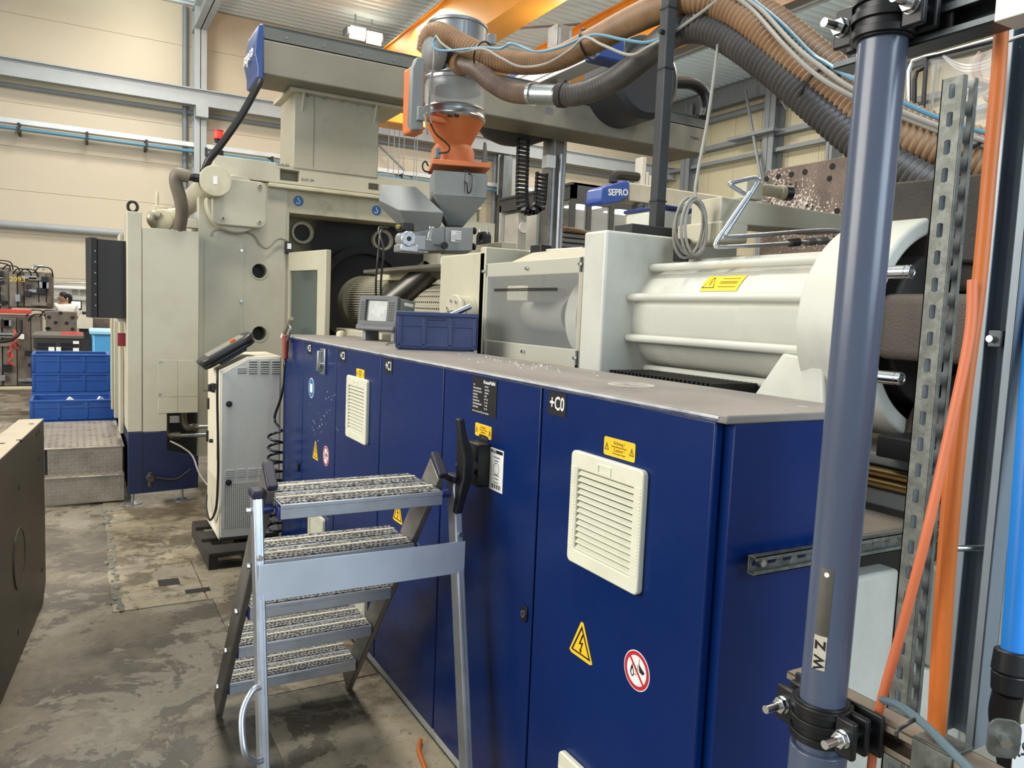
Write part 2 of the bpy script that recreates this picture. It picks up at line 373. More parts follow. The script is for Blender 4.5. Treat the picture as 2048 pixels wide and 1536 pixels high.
ob('tray_rail', MB().box(-16, XR, YB-.5, YB-.25, 5.98, 6.06).box(-16, XR, YB-.52, YB-.5, 5.98, 6.10), M('pale_tray', '#c7ced3', .4, .3), tr)
ob('air_line', MB().cyl((-16, YB-.5, 5.86), (XR, YB-.5, 5.86), .05), cable_blue, tr)
for x in (-1.2, .3, 1.7, 3.2, 5, 7, 9, 11): ob('hanger', MB().box(x-.03, x+.03, YB-.58, YB+.05, 5.76, 6.0), black_matte, tr)
# roof girders running away from the viewer
beam('roof_girder', 'grey sloping roof beam meeting the pale column at top left', 'beam', (3.05, -6, 9.45), (3.05, YB, 9.45), .62, .34, grey_light, t=.025)
beam('roof_girder', 'grey roof beam beside the orange crane girder, behind the hopper', 'beam', (8.9, -6, 9.5), (8.9, YB, 9.5), .6, .34, grey_light, t=.025)
beam('roof_girder', 'grey roof beam high behind the orange girders at upper right', 'beam', (15.2, -6, 9.55), (15.2, YB, 9.55), .5, .3, grey_paint, t=.025)
# right wall steelwork
beam('eaves_beam', 'dark grey eaves beam along the top of the right wall', 'beam', (XR-.25, -6, 9.55), (XR-.25, YB, 9.55), .7, .3, grey_paint)
zz = [(7.9, .16, 'upper grey wall rail crossing the right wall behind the black post'), (7.35, .12, 'lower grey wall rail crossing the right wall behind the black post')]
for z, r, lab in zz: tag(ob('wall_rail', MB().box(XR-.35, XR-.15, 2, YB, z-r/2, z+r/2), grey_paint, smooth=False), lab, 'rail')
beam('wall_rail', 'grey rail along the top of the right wall under the eaves', 'rail', (XR-.2, 2, 8.9), (XR-.2, YB, 8.9), .18, .18, grey_paint)
for y, lab in ((18.4, 'grey wall column with diagonal braces, behind the black corrugated hose'), (16.0, 'slim grey wall post right of the braced column'), (22.3, 'grey wall column right of the black post')):
    c = thing('wall_column', lab, 'column', (XR-.3, y, 0))
    w = .45 if y > 17 else .22
    ob('shaft', ibeam(MB(), (XR-.25, y, 0), (XR-.25, y, 9.6), .45, w, (1, 0, 0), .02), grey_paint, c, smooth=False)
    if y == 18.4:
        ob('brace', MB().cyl((XR-.7, y+.9, 9.4), (XR-.7, y-.3, 5.6), .05, n=8), grey_paint, c)
        ob('brace', MB().cyl((XR-.7, y-.2, 9.4), (XR-.7, y-.9, 8.4), .03, n=8), grey_paint, c)
        ob('brace_plate', MB().box(XR-.8, XR-.5, y-.5, y+1.5, 7.85, 7.95), grey_paint, c)
# overhead crane
def girder(x0, x1, lab, sign):
    g = thing('crane_girder', lab, 'crane', (x0, 12, 8))
    ob('box_girder', MB().box(x0, x1, 2, YB-1.2, 8.0, 9.2), orange_m, g, .01)
    ob('flange', MB().box(x0-.06, x1+.06, 2, YB-1.2, 9.2, 9.24).box(x0-.05, x1+.05, 2, YB-1.2, 7.97, 8.0), orange_m, g)
    ob('end_carriage', MB().box(x0-.6, x1+.6, YB-1.15, YB-.35, 7.85, 8.4), orange_m, g, .02)
    if sign:
        ob('sign', MB(FX((x0-.01, 9.55, 8.62))).box(0, 1.15, -.28, .42, 0, .015), white_s, g)
        ob('sign_mark', MB(FX((x0-.026, 9.45, 8.75))).prism([(.05, -.05), (.30, -.05), (.42, .25), (.2, .25)], 0, .006), M('sign_blue', '#1c4fa0', .5), g)
girder(7.86, 8.48, 'orange crane box girder behind the hopper with a white sign', 1)
girder(11.42, 12.05, 'orange crane box girder behind the brown hoses, right of the other', 0)
h = thing('crane_hoist', 'small orange hoist with hanging wires seen behind the gantry column', 'hoist', (8.0, 20.5, 5))
o0 = q(755, 225, Y=21); o1 = q(845, 262, Y=21)
ob('body', MB().box(o0.x, o1.x, 20.6, 21.4, o1.z, o0.z), orange_m, h, .03)
ob('suspension', MB().cyl((8.17, 21, o0.z-.02), (8.17, 21, 7.99), .05, n=10), grey_paint, h)
for i, px in enumerate((776, 787, 797, 807, 828, 833)):
    p = q(px, 245, Y=21); ob('wire', MB().cyl((p.x, 20.9, 3.0+.4*(i % 3)), (p.x, 20.9, p.z), .012, n=6), grey_paint, h)
tag(ob('roof_brace', MB().cyl((8.9, 20.5, 9.4), (15.2, 14, 9.4), .03, n=6), grey_paint), 'thin diagonal roof brace rod under the ceiling sheets', 'brace')
bar('wall_brace', 'thin diagonal wall brace rod left of the hopper, behind the wires', 'brace', q(757, 290, Y=23.6), q(830, 362, Y=23.6), .035, grey_paint, 8)
for px, py, lab in ((710, 73, 'left of two bright floodlights under the ceiling'), (743, 83, 'right of two bright floodlights under the ceiling')):
    p = q(px, py, Z=9.3); L = thing('floodlight', lab, 'light', (p.x, p.y, p.z))
    ob('housing', MB().box(p.x-.3, p.x+.3, p.y-.2, p.y+.2, p.z, p.z+.18), grey_paint, L, .02)
    ob('lens', MB(F((p.x, p.y-.24, p.z+.02), (1, 0, 0), (0, -.35, 1))).box(-.21, .21, -.16, .16, -.02, .02), lamp_glow, L)
    ob('stem', MB().cyl((p.x, p.y, p.z+.1), (p.x, p.y, ZC), .02, n=8), grey_paint, L)
# ================================================================== blue electrical cabinets
XF = 1.269; XD = 1.252; ZT = 1.53
def dq(px, py): p = q(px, py, X=XD); return p.y, p.z
def dF(px, py): p = q(px, py, X=XD); return FX((XD-.0004, p.y, p.z))
filter_m = M('filter', '#3a3a35', .9)
door_gap = M('door_seam', '#0d1630', .7)
def vent(parent, y, z, w=.323, h=.323, slats=13, sticker=False):
    """ivory filter grille centred at y,z on the doors"""
    T = FX((XD, y, z)); a, b = w/2, h/2
    g = ob('vent_grille', MB(T).frame(rrect(-a, a, -b, b, .016, 5), rrect(-a+.034, a-.036, -b+.042, b-.05, .003, 5), 0, .019), vent_mat, parent, .004)
    ob('filter_mat', MB(T).box(-a+.03, a-.03, -b+.04, b-.045, .0005, .0015), filter_m, g)
    y0, y1 = -b+.042, b-.05; st = (y1-y0)/slats; first = None
    for i in range(slats):
        cy = y1-st*(i+.62)
        if first is None:
            first = ob('louvre_slat', MB(T).prism([(.005, .0050), (.0072, .0065), (.0178, -.0035), (.0160, -.0055)], -a+.034, a-.036, F((0, cy, 0), (0, 0, 1), (0, 1, 0))), vent_mat, g, smooth=False); f0 = cy
        else: copy_piece(first, g, (0, 0, cy-f0))
    rb = MB(T)
    for i in range(26):
        yy = -b+.05+i*(h-.1)/25
        rb.box(-a+.004, -a+.026, yy, yy+.004, .019, .0205).box(a-.028, a-.006, yy, yy+.004, .019, .0205)
    stuff(ob('grip_ribs', rb, vent_mat, g, smooth=False))
    ob('latch_recess', MB(T).frame([(-.03, b-.042), (.03, b-.042), (.03, b-.018), (-.03, b-.018)], [(-.026, b-.039), (.026, b-.039), (.026, b-.021), (-.026, b-.021)], .019, .0215), vent_mat, g, smooth=False)
    return g
def caution(parent, T, w=.135, h=.05):
    s = ob('caution_sticker', MB(T).prism(rrect(-w/2, w/2, -h/2, h/2, .006, 3), 0, .001), yellow, parent, smooth=False, label='yellow Achtung and Caution sticker')
    for x in (-w*.4, w*.4):
        k = h*.17
        ob('warning_mark', MB(T).frame([(x-k*1.1, -k*1.2), (x+k*1.1, -k*1.2), (x, k*1.3)], [(x-k*.75, -k*.97), (x+k*.75, -k*.97), (x, k*.85)], .001, .0014).box(x-.0008, x+.0008, -k*.5, k*.45, .001, .0014).box(x-.0008, x+.0008, -k*.8, -k*.62, .001, .0014), black_s, s, smooth=False)
    for t, yy, sz in (('Achtung !', .26, .23), ('Caution !', -.12, .23), ('Filtermatten regelmaessig auf Verschmutzung prüfen', .06, .085), ('Check filter mats regularly for contamination', -.31, .085)):
        text(t, h*sz*1.15, T @ Matrix.Translation((0, h*yy, .001)), black_s, s, depth=.0002, sx=.95 if sz > .2 else .62)
    return s
def triangle(parent, T, w=.115):
    h = w*.88; s = ob('voltage_sticker', MB(T).prism([(-w/2, -h/3), (-w/2+.01, -h/3-.006), (w/2-.01, -h/3-.006), (w/2, -h/3), (.006, h*.66), (-.006, h*.66)], 0, .001), yellow, parent, smooth=False, label='yellow high voltage warning triangle')
    A = [(-w*.42, -h*.29), (w*.42, -h*.29), (0, h*.57)]; Bq = [(-w*.34, -h*.245), (w*.34, -h*.245), (0, h*.45)]
    k = w/.115
    bolt = [(p[0]*k, p[1]*k) for p in ((.003, .032), (-.012, -.002), (.002, .003), (-.004, -.015), (-.009, -.013), (-.002, -.025), (.006, -.015), (.001, -.015), (.010, .010), (-.003, .006), (.010, .032))]
    ob('lightning_mark', MB(T).frame(A, Bq, .001, .0014).prism(bolt, .001, .0014), black_s, s, smooth=False); return s
def prohibition(parent, T, r=.052):
    s = ob('no_water_sticker', MB(T).prism(circ(r, 40), 0, .001), white_s, parent, smooth=False, label='round red prohibition sticker against throwing water')
    ob('red_ring', MB(T).frame(circ(r*.95, 40), circ(r*.76, 40), .001, .0015).prism([(-r*.62, r*.53), (-r*.53, r*.62), (r*.62, -r*.53), (r*.53, -r*.62)], .001, .0016), red_s, s, smooth=False)
    k = r/.052
    sh = lambda L: [(x*k, y*k) for x, y in L]
    m = MB(T).prism(sh([(.006, .022), (.020, .012), (.032, .006), (.026, -.002), (.012, .0)]), .001, .0014)
    m.frame(sh([(-.026, -.014), (-.016, -.022), (-.008, -.014), (-.014, .002), (-.018, .012), (-.023, .002)]), sh([(-.022, -.013), (-.016, -.018), (-.012, -.013), (-.015, -.004), (-.017, 0), (-.020, -.005)]), .001, .0014)
    for x, y in ((-.005, .006), (0, .002), (-.003, -.004), (.003, -.008), (-.002, -.013), (.004, .010), (.006, .003)): m.prism(sh([(x, y), (x+.0025, y), (x, y+.005), (x-.0025, y+.005)]), .001, .0014)
    m.box(.008*k, .0095*k, .012*k, .034*k, .001, .0014)
    ob('pictogram', m, black_s, s, smooth=False); return s
def tagplate(parent, s, px0, py0, px1, py1):
    y0, z0 = dq(px0, py1); y1, z1 = dq(px1, py0)
    h = .058; w = .098
    T = FX((XD-.0004, (y0+y1)/2, min((z0+z1)/2, ZT-.043)))
    p = ob('cabinet_number_plate', MB(T).prism(rrect(-w/2, w/2, -h/2-.006, h/2+.006, .004, 3), 0, .0012), black_s, parent, smooth=False, label='black plate reading '+s)
    text(s, .058, T @ Matrix.Translation((0, 0, .0012)), white_s, p, depth=.0002, sx=.78, bold=.0009); return p
CB = {}
plinth_m = M('pale_plinth_strip', '#b9bab6', .5, 0, .08, 6, 0, 60, '#7d7a72', .5, 5)
for nm, y0, y1, lab in (('c0', 1.245, 2.02, 'nearest blue electrical cabinet, marked +C0, with a large ivory vent'),
                        ('main', 2.02, 2.75, 'blue electrical cabinet with black rotary main switch and black rating plate'),
                        ('c1', 2.75, 3.468, 'blue electrical cabinet marked +C1, behind the step ladder'),
                        ('c3', 3.468, 4.185, 'blue electrical cabinet marked +C3 with ivory vent near its top'),
                        ('c5', 4.185, 4.898, 'blue electrical cabinet marked +C5 with a chrome lock and round blue sticker'),
                        ('end', 4.898, 5.43, 'farthest blue electrical cabinet, narrow, behind the coiled air hose')):
    t = thing('electrical_cabinet', lab, 'cabinet', (1.5, (y0+y1)/2, 0), 'blue electrical cabinets in a row')
    ob('body', MB().box(XF+.012, 1.715, y0, y1, .075, ZT-.004), blue, t, .002)
    ob('plinth', MB().box(XF-.004, 1.70, y0, y1, 0.0, .045), plinth_m, t, .002)
    a = y0+(.030 if nm == 'c0' else .005)
    d = ob('door', MB().box(XD, XF+.009, a, y1-.005, .05, ZT-.003), blue, t, .004, seg=3)
    CB[nm] = (t, d)
t = tag(ob('cabinet_top', MB().box(XD-.004, 1.75, 1.238, 5.435, ZT-.004, ZT+.016), blue_top, None, .004), 'long dusty grey top sheet lying over the row of blue cabinets', 'worktop')
top = t
ob('rim_highlight', MB().box(XD-.007, XD-.003, 1.262, 5.43, ZT+.005, ZT+.0115), M('pale_edge_highlight', '#cfd1d4', .35, .2, .2, 9, 0, 60, '#5a6478', .6, 3), top, .001, smooth=False)  # skylight glint along the door edges, put in as a pale strip
s = ob('edge_trim', MB().box(XD-.006, XD-.002, 1.265, 5.435, ZT-.001, ZT+.004), M('worn_blue_edge', '#2a3a62', .35, .3, .2, 14, 0, 60, '#b9bcc2', .45, 9), top, .003)
ob('warning_disc', MB(FZ((1.50, 1.90, ZT+.016))).frame(circ(.072, 40), circ(.060, 40), 0, .001).prism([(-.05, .038), (-.038, .05), (.05, -.038), (.038, -.05)], 0, .001).prism([(-.02, .01), (0, .03), (.02, .02), (.01, .0)], 0, .001), M('faded_white_print', '#b9b4a6', .6, 0, .1, 20), top, smooth=False)
ob('top_dot', MB(FZ((1.60, 1.33, ZT+.016))).prism(circ(.014, 16), 0, .001), M('faded_white_dot', '#a9a596', .6), top, smooth=False)
gr = MB(); 
for i in range(46):
    x, y = 1.58+random.gauss(0, .05), 2.75+random.gauss(0, .25)
    if 1.3 < x < 1.74: gr.prism(circ(random.uniform(.0015, .0045), 6), ZT+.016, ZT+.019, Matrix.Translation((x, y, 0)))
stuff(tag(ob('plastic_granules', gr, M('granule', '#d9d4c4', .6)), 'loose pale plastic granules scattered on the cabinet top', 'granules'))
# ---- +C0
t, d = CB['c0']
tagplate(d, '+C0', 1098, 773, 1133, 826)
g = vent(d, 1.655, 1.21)
caution(d, dF(1239, 898), .135, .05)
triangle(d, dF(1163, 1290)); prohibition(d, dF(1274, 1341))
y, z = dq(1128, 1497); vent(d, y-.16, z-.16)
# ---- main switch cabinet
t, d = CB['main']
y0, z1 = dq(947, 742); y1, z0 = dq(993, 824)
w, h = abs(y0-y1), z1-z0+.006; T = FX((XD-.0004, (y0+y1)/2, min((z0+z1)/2, ZT-.010-h/2)))
p = ob('rating_plate', MB(T).box(-w/2, w/2, -h/2, h/2, 0, .0015), black_s, d, smooth=False, label='black rating plate with white lines of text')
text('KraussMaffei', .017, T @ Matrix.Translation((w*.20, h*.40, .0015)), white_s, p, depth=.0002, bold=.0004)
rows = [('TYP', 'KM 650'), ('MASCHINEN-NR.', '61007736'), ('SCHALTPLAN-NR.', '5065672'), ('BAUJAHR', '2005'), ('LEISTUNG', 'kW  98'), ('NENNSTROM', 'A  250'), ('NENNSPANNUNG', 'V  400'), ('FREQUENZ', 'Hz  50')]
for i, (a, b) in enumerate(rows):
    yy = h*(.28-.085*i); text(a, .0085, T @ Matrix.Translation((-w*.46, yy, .0015)), white_s, p, depth=.0002, align='LEFT'); text(b, .0085, T @ Matrix.Translation((w*.02, yy, .0015)), white_s, p, depth=.0002, align='LEFT')
text('Nur in trockenen Räumen betreiben', .0085, T @ Matrix.Translation((-w*.46, -h*.43, .0015)), white_s, p, depth=.0002, align='LEFT')
caution(d, dF(967, 862), .125, .046)
y, z = dq(966, 925)
T = FX((XD, y, z))
sw = ob('main_switch', MB(T).prism(rrect(-.055, .055, -.075, .075, .006, 3), 0, .05), black, d, .004, label='black main switch housing')
ob('switch_shaft', MB(T).cyl((.02, 0, .05), (.03, 0, .085), .034), black, sw, .002)
def lever_sec(x, y, z, w, d): return [T @ V(x-w, y, z-d), T @ V(x+w, y, z-d), T @ V(x+w, y, z+d), T @ V(x-w, y, z+d)]
ob('handle', MB().hull_loft([lever_sec(.050, .168, .122, .013, .012), lever_sec(.050, .10, .108, .017, .015), lever_sec(.045, .035, .092, .034, .020), lever_sec(.045, -.03, .092, .034, .020), lever_sec(.052, -.10, .108, .017, .015), lever_sec(.056, -.158, .122, .015, .013)]), black, sw, .006, seg=3, label='black rotary lever handle')
ob('handle_bolt', MB(T).cyl((.012, 0, .10), (.005, 0, .10), .009), M('pale_rivet', '#a9a9a6', .4), sw)
ob('switch_plate', MB(T).box(-.035, .035, .078, .096, 0, .002), black_s, sw, smooth=False)
text('ON  I  O', .009, T @ Matrix.Translation((0, .087, .002)), M('grey_print', '#6f7276', .6), sw, depth=.0002)
y0, z1 = dq(981, 892); y1, z0 = dq(1006, 990)
T = FX((XD-.0004, (y0+y1)/2, (z0+z1)/2)); w, h = abs(y0-y1)*.92, (z1-z0)*.97
p = ob('inspection_label', MB(T).box(-w/2, w/2, -h/2, h/2, 0, .0012), white_s, d, smooth=False, label='white inspection label with barcode')
m = MB(T).box(-w*.44, w*.44, h*.39, h*.47, .0012, .0015)
for i in range(14): m.box(-w*.38+i*w*.055, -w*.38+i*w*.055+w*(.012+.018*(i % 3)), -h*.45, -h*.34, .0012, .0015)
m.frame(circ(w*.22, 24), circ(w*.20, 24), .0012, .0015, Matrix.Translation((0, h*.03, 0)))
ob('label_print', m, black_s, p, smooth=False)
text('DPG', .014, T @ Matrix.Translation((-w*.18, h*.43, .0015)), white_s, p, depth=.0002)
for i, tx in enumerate(('Wiederholungsprüfung', 'nach DGUV V3', '', '', '', 'Nächster Prüftermin', 'siehe Prüfplakette', 'Prüfung nach Norm')):
    if tx: text(tx, .0062, T @ Matrix.Translation((0, h*(.30-.085*i), .0013)), black_s, p, depth=.0002, sx=.8)
y, z = dq(1050, 1227); T = FX((XD, y, z))
k = ob('door_lock', MB(T).prism(rrect(-.019, .019, -.026, .026, .014, 4), 0, .006), black, d, .001)
ob('lock_barrel', MB(T).ringcyl((0, 0, .006), (0, 0, .010), .012, .006, 18), steel, k)
# ---- +C1
t, d = CB['c1']
tagplate(d, '+C1', 772, 708, 784, 742)
triangle(d, dF(796, 1027)); prohibition(d, dF(838, 1030))
# ---- +C3
t, d = CB['c3']
tagplate(d, '+C3', 681, 687, 691, 718)
y0, z = dq(718, 818); vent(d, y0, z)
caution(d, dF(721, 748), .125, .05)
vent(d, dq(715, 1190)[0], .36)
# ---- +C5
t, d = CB['c5']
tagplate(d, '+C5', 615, 683, 623, 697)
y, z = dq(648, 723); T = FX((XD, y, z))
k = ob('door_lock', MB(T).box(-.05, .05, -.075, .075, 0, .012), steel, d, .004, label='chrome door lock plate')
ob('lock_lever', MB(T).box(-.04, -.005, -.06, .06, .012, .035), steel, k, .004); ob('lock_barrel', MB(T).cyl((.022, -.02, .012), (.022, -.02, .034), .016), chrome, k)
y, z = dq(623, 776); T = FX((XD-.0004, y, z))
k = ob('read_manual_sticker', MB(T).prism(circ(.062, 32), 0, .001), white_s, d, smooth=False, label='round blue read-the-manual sticker')
ob('blue_disc', MB(T).prism(circ(.057, 32), .001, .0014), blue_s, k, smooth=False); ob('book_mark', MB(T).prism([(-.028, -.022), (0, -.03), (.028, -.022), (.028, .03), (0, .022), (-.028, .03)], .0014, .0018), white_s, k, smooth=False)
triangle(d, dF(631, 905), .12); prohibition(d, dF(652, 912), .058)
vent(d, dq(636, 1045)[0], .36)
y, z = dq(604, 938); ob('door_lock', MB(FX((XD, CB['end'][0].location.y-.20, z))).prism(rrect(-.02, .02, -.03, .03, .014, 4), 0, .012), black, CB['end'][1], .001)
# paint chips on the far doors
ch = MB()
for cx, cy, n, sd in ((640, 845, 30, 18), (655, 800, 6, 14)):
    for i in range(n):
        y, z = dq(min(max(cx+random.gauss(0, sd), 616), 676), cy+random.gauss(0, sd*.8)); r = random.uniform(.002, .006)
        ch.prism(circ(r, 5), 0, .0006, FX((XD-.0004, y, z)))
# slotted rail screwed to the end face of the nearest cabinet
z0 = q(1510, 1133, Y=1.2).z
T = F((1.325, 1.222, z0), (0, 0, -1), (1, 0, 0))          # local y runs along +X, normal towards viewer?
t = thing('slotted_rail', 'galvanised slotted channel fixed across the end of the nearest cabinet', 'rail', (1.65, 1.2, z0))
L = .70
web = MB().slotted(L, .041, .05, .013, .030, .002, F((1.325, 1.218, z0), (0, 0, 1), (1, 0, 0)))
ob('slotted_web', web, galv, t, smooth=False)
fl_ = MB()
for s_ in (-1, 1):
    zz = z0+s_*.0205
    fl_.box(1.325, 1.325+L, 1.197, 1.2175, zz-.001, zz+.001).box(1.325, 1.325+L, 1.197, 1.199, zz-.001 if s_ < 0 else zz-.009, zz+.009 if s_ < 0 else zz+.001)
ob('flanges', fl_, galv, t, smooth=False)
for x in (1.36, 1.66): ob('fixing_bolt', MB().cyl((x, 1.2165, z0), (x, 1.206, z0), .009, n=6), chrome, t)
stuff(ob('paint_chips', ch, M('chipped_primer', '#b9bcc2', .6), CB['c5'][1], smooth=False))
# ================================================================== injection unit behind the cabinets
def hull(name, pts, mat, parent=None, bev=0, label=None):
    bm = bmesh.new()
    for p in pts: bm.verts.new(p)
    bmesh.ops.convex_hull(bm, input=bm.verts)
    for v in [v for v in bm.verts if not v.link_faces]: bm.verts.remove(v)
    bm.verts.index_update(); mb = MB(); mb.v = [v.co.copy() for v in bm.verts]; mb.f = [tuple(v.index for v in f.verts) for f in bm.faces]; bm.free()
    o = ob(name, mb, mat, parent, bev, label=label); return o
AX, AZ, XH, YH = 2.354, 1.755, 1.97, 2.72
def ring_z(y): return F((AX, y, AZ), (1, 0, 0), (0, 0, 1))      # local z looks to -Y
t = tag(ob('injection_housing', MB().box(XH, 2.74, YH, 2.885, 1.40, 2.123), white_paint, None, .012, seg=3), 'white block housing standing right behind the cabinet top, beside the clear guard', 'machine housing')
# cylinder with tie rods
t = thing('injection_cylinder', 'large white cylinder with tie rods and end flange, behind the cabinets', 'machine cylinder', (AX, 2.1, 1.4))
ob('barrel', MB().cyl((AX, YH, AZ), (AX, 2.08, AZ), .222, n=64), white_paint, t)
ob('end_barrel', MB().cyl((AX, 2.085, AZ), (AX, 1.70, AZ), .225, n=64), white_paint, t)
for k in range(9):
    a = math.radians(180+20+40*k)
    x, z = AX+.257*math.cos(a), AZ+.257*math.sin(a)
    ob('tie_rod', MB().cyl((x, YH-.002, z), (x, 1.70, z), .0172, n=20), white_paint, t)
ob('flange', MB().ringcyl((AX, 1.72, AZ), (AX, 1.46, AZ), .352, .300, 72), white_paint, t, .012, seg=3)
ob('flange_web', MB().cyl((AX, 1.71, AZ), (AX, 1.66, AZ), .31, n=64), white_paint, t)
FT = [q(px, py, X=2.03) for px, py in ((1480, 790), (1540, 706), (1645, 722), (1655, 815))]
hull('support_foot', [(2.03, FT[0].y, 1.42), (2.09, FT[1].y, FT[1].z), (2.03, FT[2].y, FT[2].z), (2.03, 1.60, 1.42), (2.35, FT[0].y, 1.42), (2.35, FT[1].y, FT[1].z), (2.35, FT[2].y, FT[2].z), (2.35, 1.60, 1.42)], white_paint, t, .008, label='sloping white support foot')
s = q(1528, 566, X=2.15); T = ring_z(1.0)
c = MB(); n = 10; a0, a1 = math.radians(128), math.radians(149)
y0, y1 = 2.34, 2.14
vs = []; fs = []
for i in range(n+1):
    a = a0+(a1-a0)*i/n
    for y in (y0, y1): vs.append((AX+.2245*math.cos(a), y, AZ+.2245*math.sin(a)))
for i in range(n): fs.append((2*i, 2*i+1, 2*i+3, 2*i+2))
st = ob('warning_sticker', MB().add(vs, fs), yellow, t, label='curved yellow warning sticker on the cylinder')
mk = MB()
def on_cyl(a, y, r=.2252): a = math.radians(a); return V(AX+r*math.cos(a), y, AZ+r*math.sin(a))
for a, b in (((145, 2.335), (145, 2.27)), ((145, 2.27), (131, 2.30)), ((131, 2.30), (145, 2.335)), ((142, 2.30), (136, 2.30))): mk.cyl(on_cyl(*a), on_cyl(*b), .0016, n=5)
for a in (133, 137.5, 139.5, 144): mk.cyl(on_cyl(a, 2.25), on_cyl(a, 2.16), .0011, n=5)
ob('sticker_print', mk, black_s, st)
# cast coupling on the flange
k = thing('piston_coupling', 'dark brown cast yoke with lifted letters inside the white flange', 'machine casting', (AX, 1.3, 1.4))
ob('end_plate', MB().cyl((AX, 1.665, AZ), (AX, 1.58, AZ), .298, n=48), dark_int, k)
ob('inner_disc', MB().cyl((AX, 1.59, AZ), (AX, 1.46, AZ), .245, n=48), dark_int, k, .01)
ob('yoke', MB().prism(rrect(2.05, 3.0, AZ-.092, AZ+.098, .03, 4), .98, 1.46, F((0, 0, 0), (1, 0, 0), (0, 0, 1)) @ Matrix.Scale(-1, 4, (0, 0, 1))), brown_cast, k, .012)
ob('boss', MB().cyl((2.42, 1.0, AZ+.005), (2.42, .955, AZ+.005), .05, n=32), M('ground_casting', '#8d8883', .7, 0, .15, 40, .3, 150), k, .006)
for i, (tx, dz) in enumerate((('7717', .045), ('SC1', -.004), ('6D1', -.05))):
    text(tx, .04, F((2.23+.01*i, .979, AZ+dz), (1, 0, 0), (0, 0, 1)), brown_cast, k, 'cast_letters', .003)
for px, py in ((1808, 544), (1788, 756)):
    p = q(px, py, Y=1.36)
    b = ob('hex_socket_bolt', MB().cyl((p.x, 1.42, p.z), (p.x, 1.35, p.z), .019, n=20).ringcyl((p.x, 1.35, p.z), (p.x, 1.335, p.z), .019, .010, 20), chrome, k, .002)
for dx, dz, x1 in ((.0, .17, 3.0), (.02, -.19, 3.0)):
    ob('casting_rib', MB().box(2.30+dx, x1, 1.02, 1.40, AZ+dz-.055, AZ+dz+.06), dark_int, k, .02, seg=3)
hull('casting_top', [(x, y, z) for x in (2.25, 3.1) for y, z in ((1.15, 2.20), (1.75, 2.22), (1.05, 1.93), (1.75, 1.98))], dark_int, k, .02)
hull('casting_base', [(x, y, z) for x in (2.22, 3.1) for y, z in ((1.1, 1.50), (1.45, 1.52), (1.05, 1.36), (1.5, 1.36))], brown_cast, k, .02)
tag(ob('rail_carriage', MB().box(2.06, 3.2, 1.16, 1.44, 1.375, 1.44).box(2.10, 2.2, 1.14, 1.16, 1.35, 1.43), M('black_carriage', '#121214', .6), None, .006), 'black carriage plate under the dark casting, right of the grey pipe', 'carriage')
t = thing('machine_bed', 'white machine bed with bronze guide rods, seen between pipe and slotted strut', 'machine bed', (2.4, 2, 0))
ob('bed_box', MB().box(2.30, 3.4, .55, 2.9, 0, 1.20), white_paint, t, .01)
ob('bed_rail', MB().box(2.14, 3.4, .9, 6.0, 1.335, 1.372).box(2.12, 3.4, .9, 6.0, 1.215, 1.265), M('bed_grey', '#a3a5a4', .5), t, .006)
for z in (1.318, 1.285): ob('guide_rod', MB().cyl((2.12, .9, z), (2.12, 3.0, z), .015, n=16), M('bronze_rod', '#b08f5a', .3, .8, .1, 6), t)
ob('tray_plate', MB().box(1.80, 2.11, 1.315, 1.75, 1.188, 1.20).box(1.80, 2.11, 1.315, 1.325, 1.13, 1.194), M('brown_tray', '#8b7f70', .5, .3, .15, 5), t, .006)
ob('front_plate', MB().box(1.80, 2.06, 1.33, 1.40, 0, 1.065), white_paint, t, .012)
ob('side_plate', MB().box(2.10, 2.29, 1.22, 1.30, .80, 1.09), white_paint, t, .012); ob('lower_plate', MB().box(2.07, 2.30, 1.25, 1.32, 0, .795), white_paint, t, .012)
for z in (1.01, .86): ob('bolt_hole', MB().ringcyl((2.20, 1.221, z), (2.20, 1.214, z), .036, .026, 24).cyl((2.20, 1.221, z), (2.20, 1.217, z), .027, n=20), steel, t)
# corrugated dark bellows under the cylinder
bl = MB()
for i in range(26): bl.box(1.98, 2.3, 2.05+i*.024, 2.062+i*.024, 1.42, 1.53)
tag(ob('bellows', bl, black), 'black pleated bellows under the white cylinder at the cabinet edge', 'bellows')
# clear guard between housing and side cover
g = thing('barrel_guard', 'clear scratched guard window in a cream frame, behind the navy crate', 'guard', (XH, 3.3, 1.5))
Yg0, Yg1 = 2.89, 3.83
ob('frame_band', MB().box(XH+.004, XH+.03, Yg0, Yg1, 1.945, 2.018), cream, g, .004)
ob('frame_band', MB().box(XH+.004, XH+.03, Yg0, Yg1, 1.49, 1.60), cream, g, .004)
ob('frame_post', MB().box(XH+.004, XH+.03, Yg1-.02, Yg1, 1.49, 2.018), cream, g, .004)
ob('frame_post', MB().box(XH+.004, XH+.03, Yg0, Yg0+.03, 1.49, 2.018), cream, g, .004)
ob('clear_sheet', MB().box(XH-.004, XH, Yg0+.005, Yg1-.005, 1.53, 2.02), acrylic, g, smooth=False, label='scratched clear acrylic sheet')
for px, py in ((967, 543), (1054, 537), (1161, 528), (1046, 703), (1150, 716)):
    p = q(px, py, X=XH-.004); ob('screw', MB().cyl((XH-.003, p.y, p.z), (XH-.014, p.y, p.z), .010, .008, 12), chrome, g)
p0, p1 = q(988, 580, X=XH-.006), q(1114, 579, X=XH-.006)
sc = MB().box(XH-.008, XH-.0045, p1.y, p0.y, p0.z-.007, p0.z-.003).box(XH-.008, XH-.0045, p1.y, p0.y, p0.z+.003, p0.z+.007)
for i in range(40): yy = p1.y+(p0.y-p1.y)*i/40; sc.box(XH-.008, XH-.0045, yy, yy+.004, p0.z-.004, p0.z+.004)
ob('scale_strip', sc, black_s, g, smooth=False)
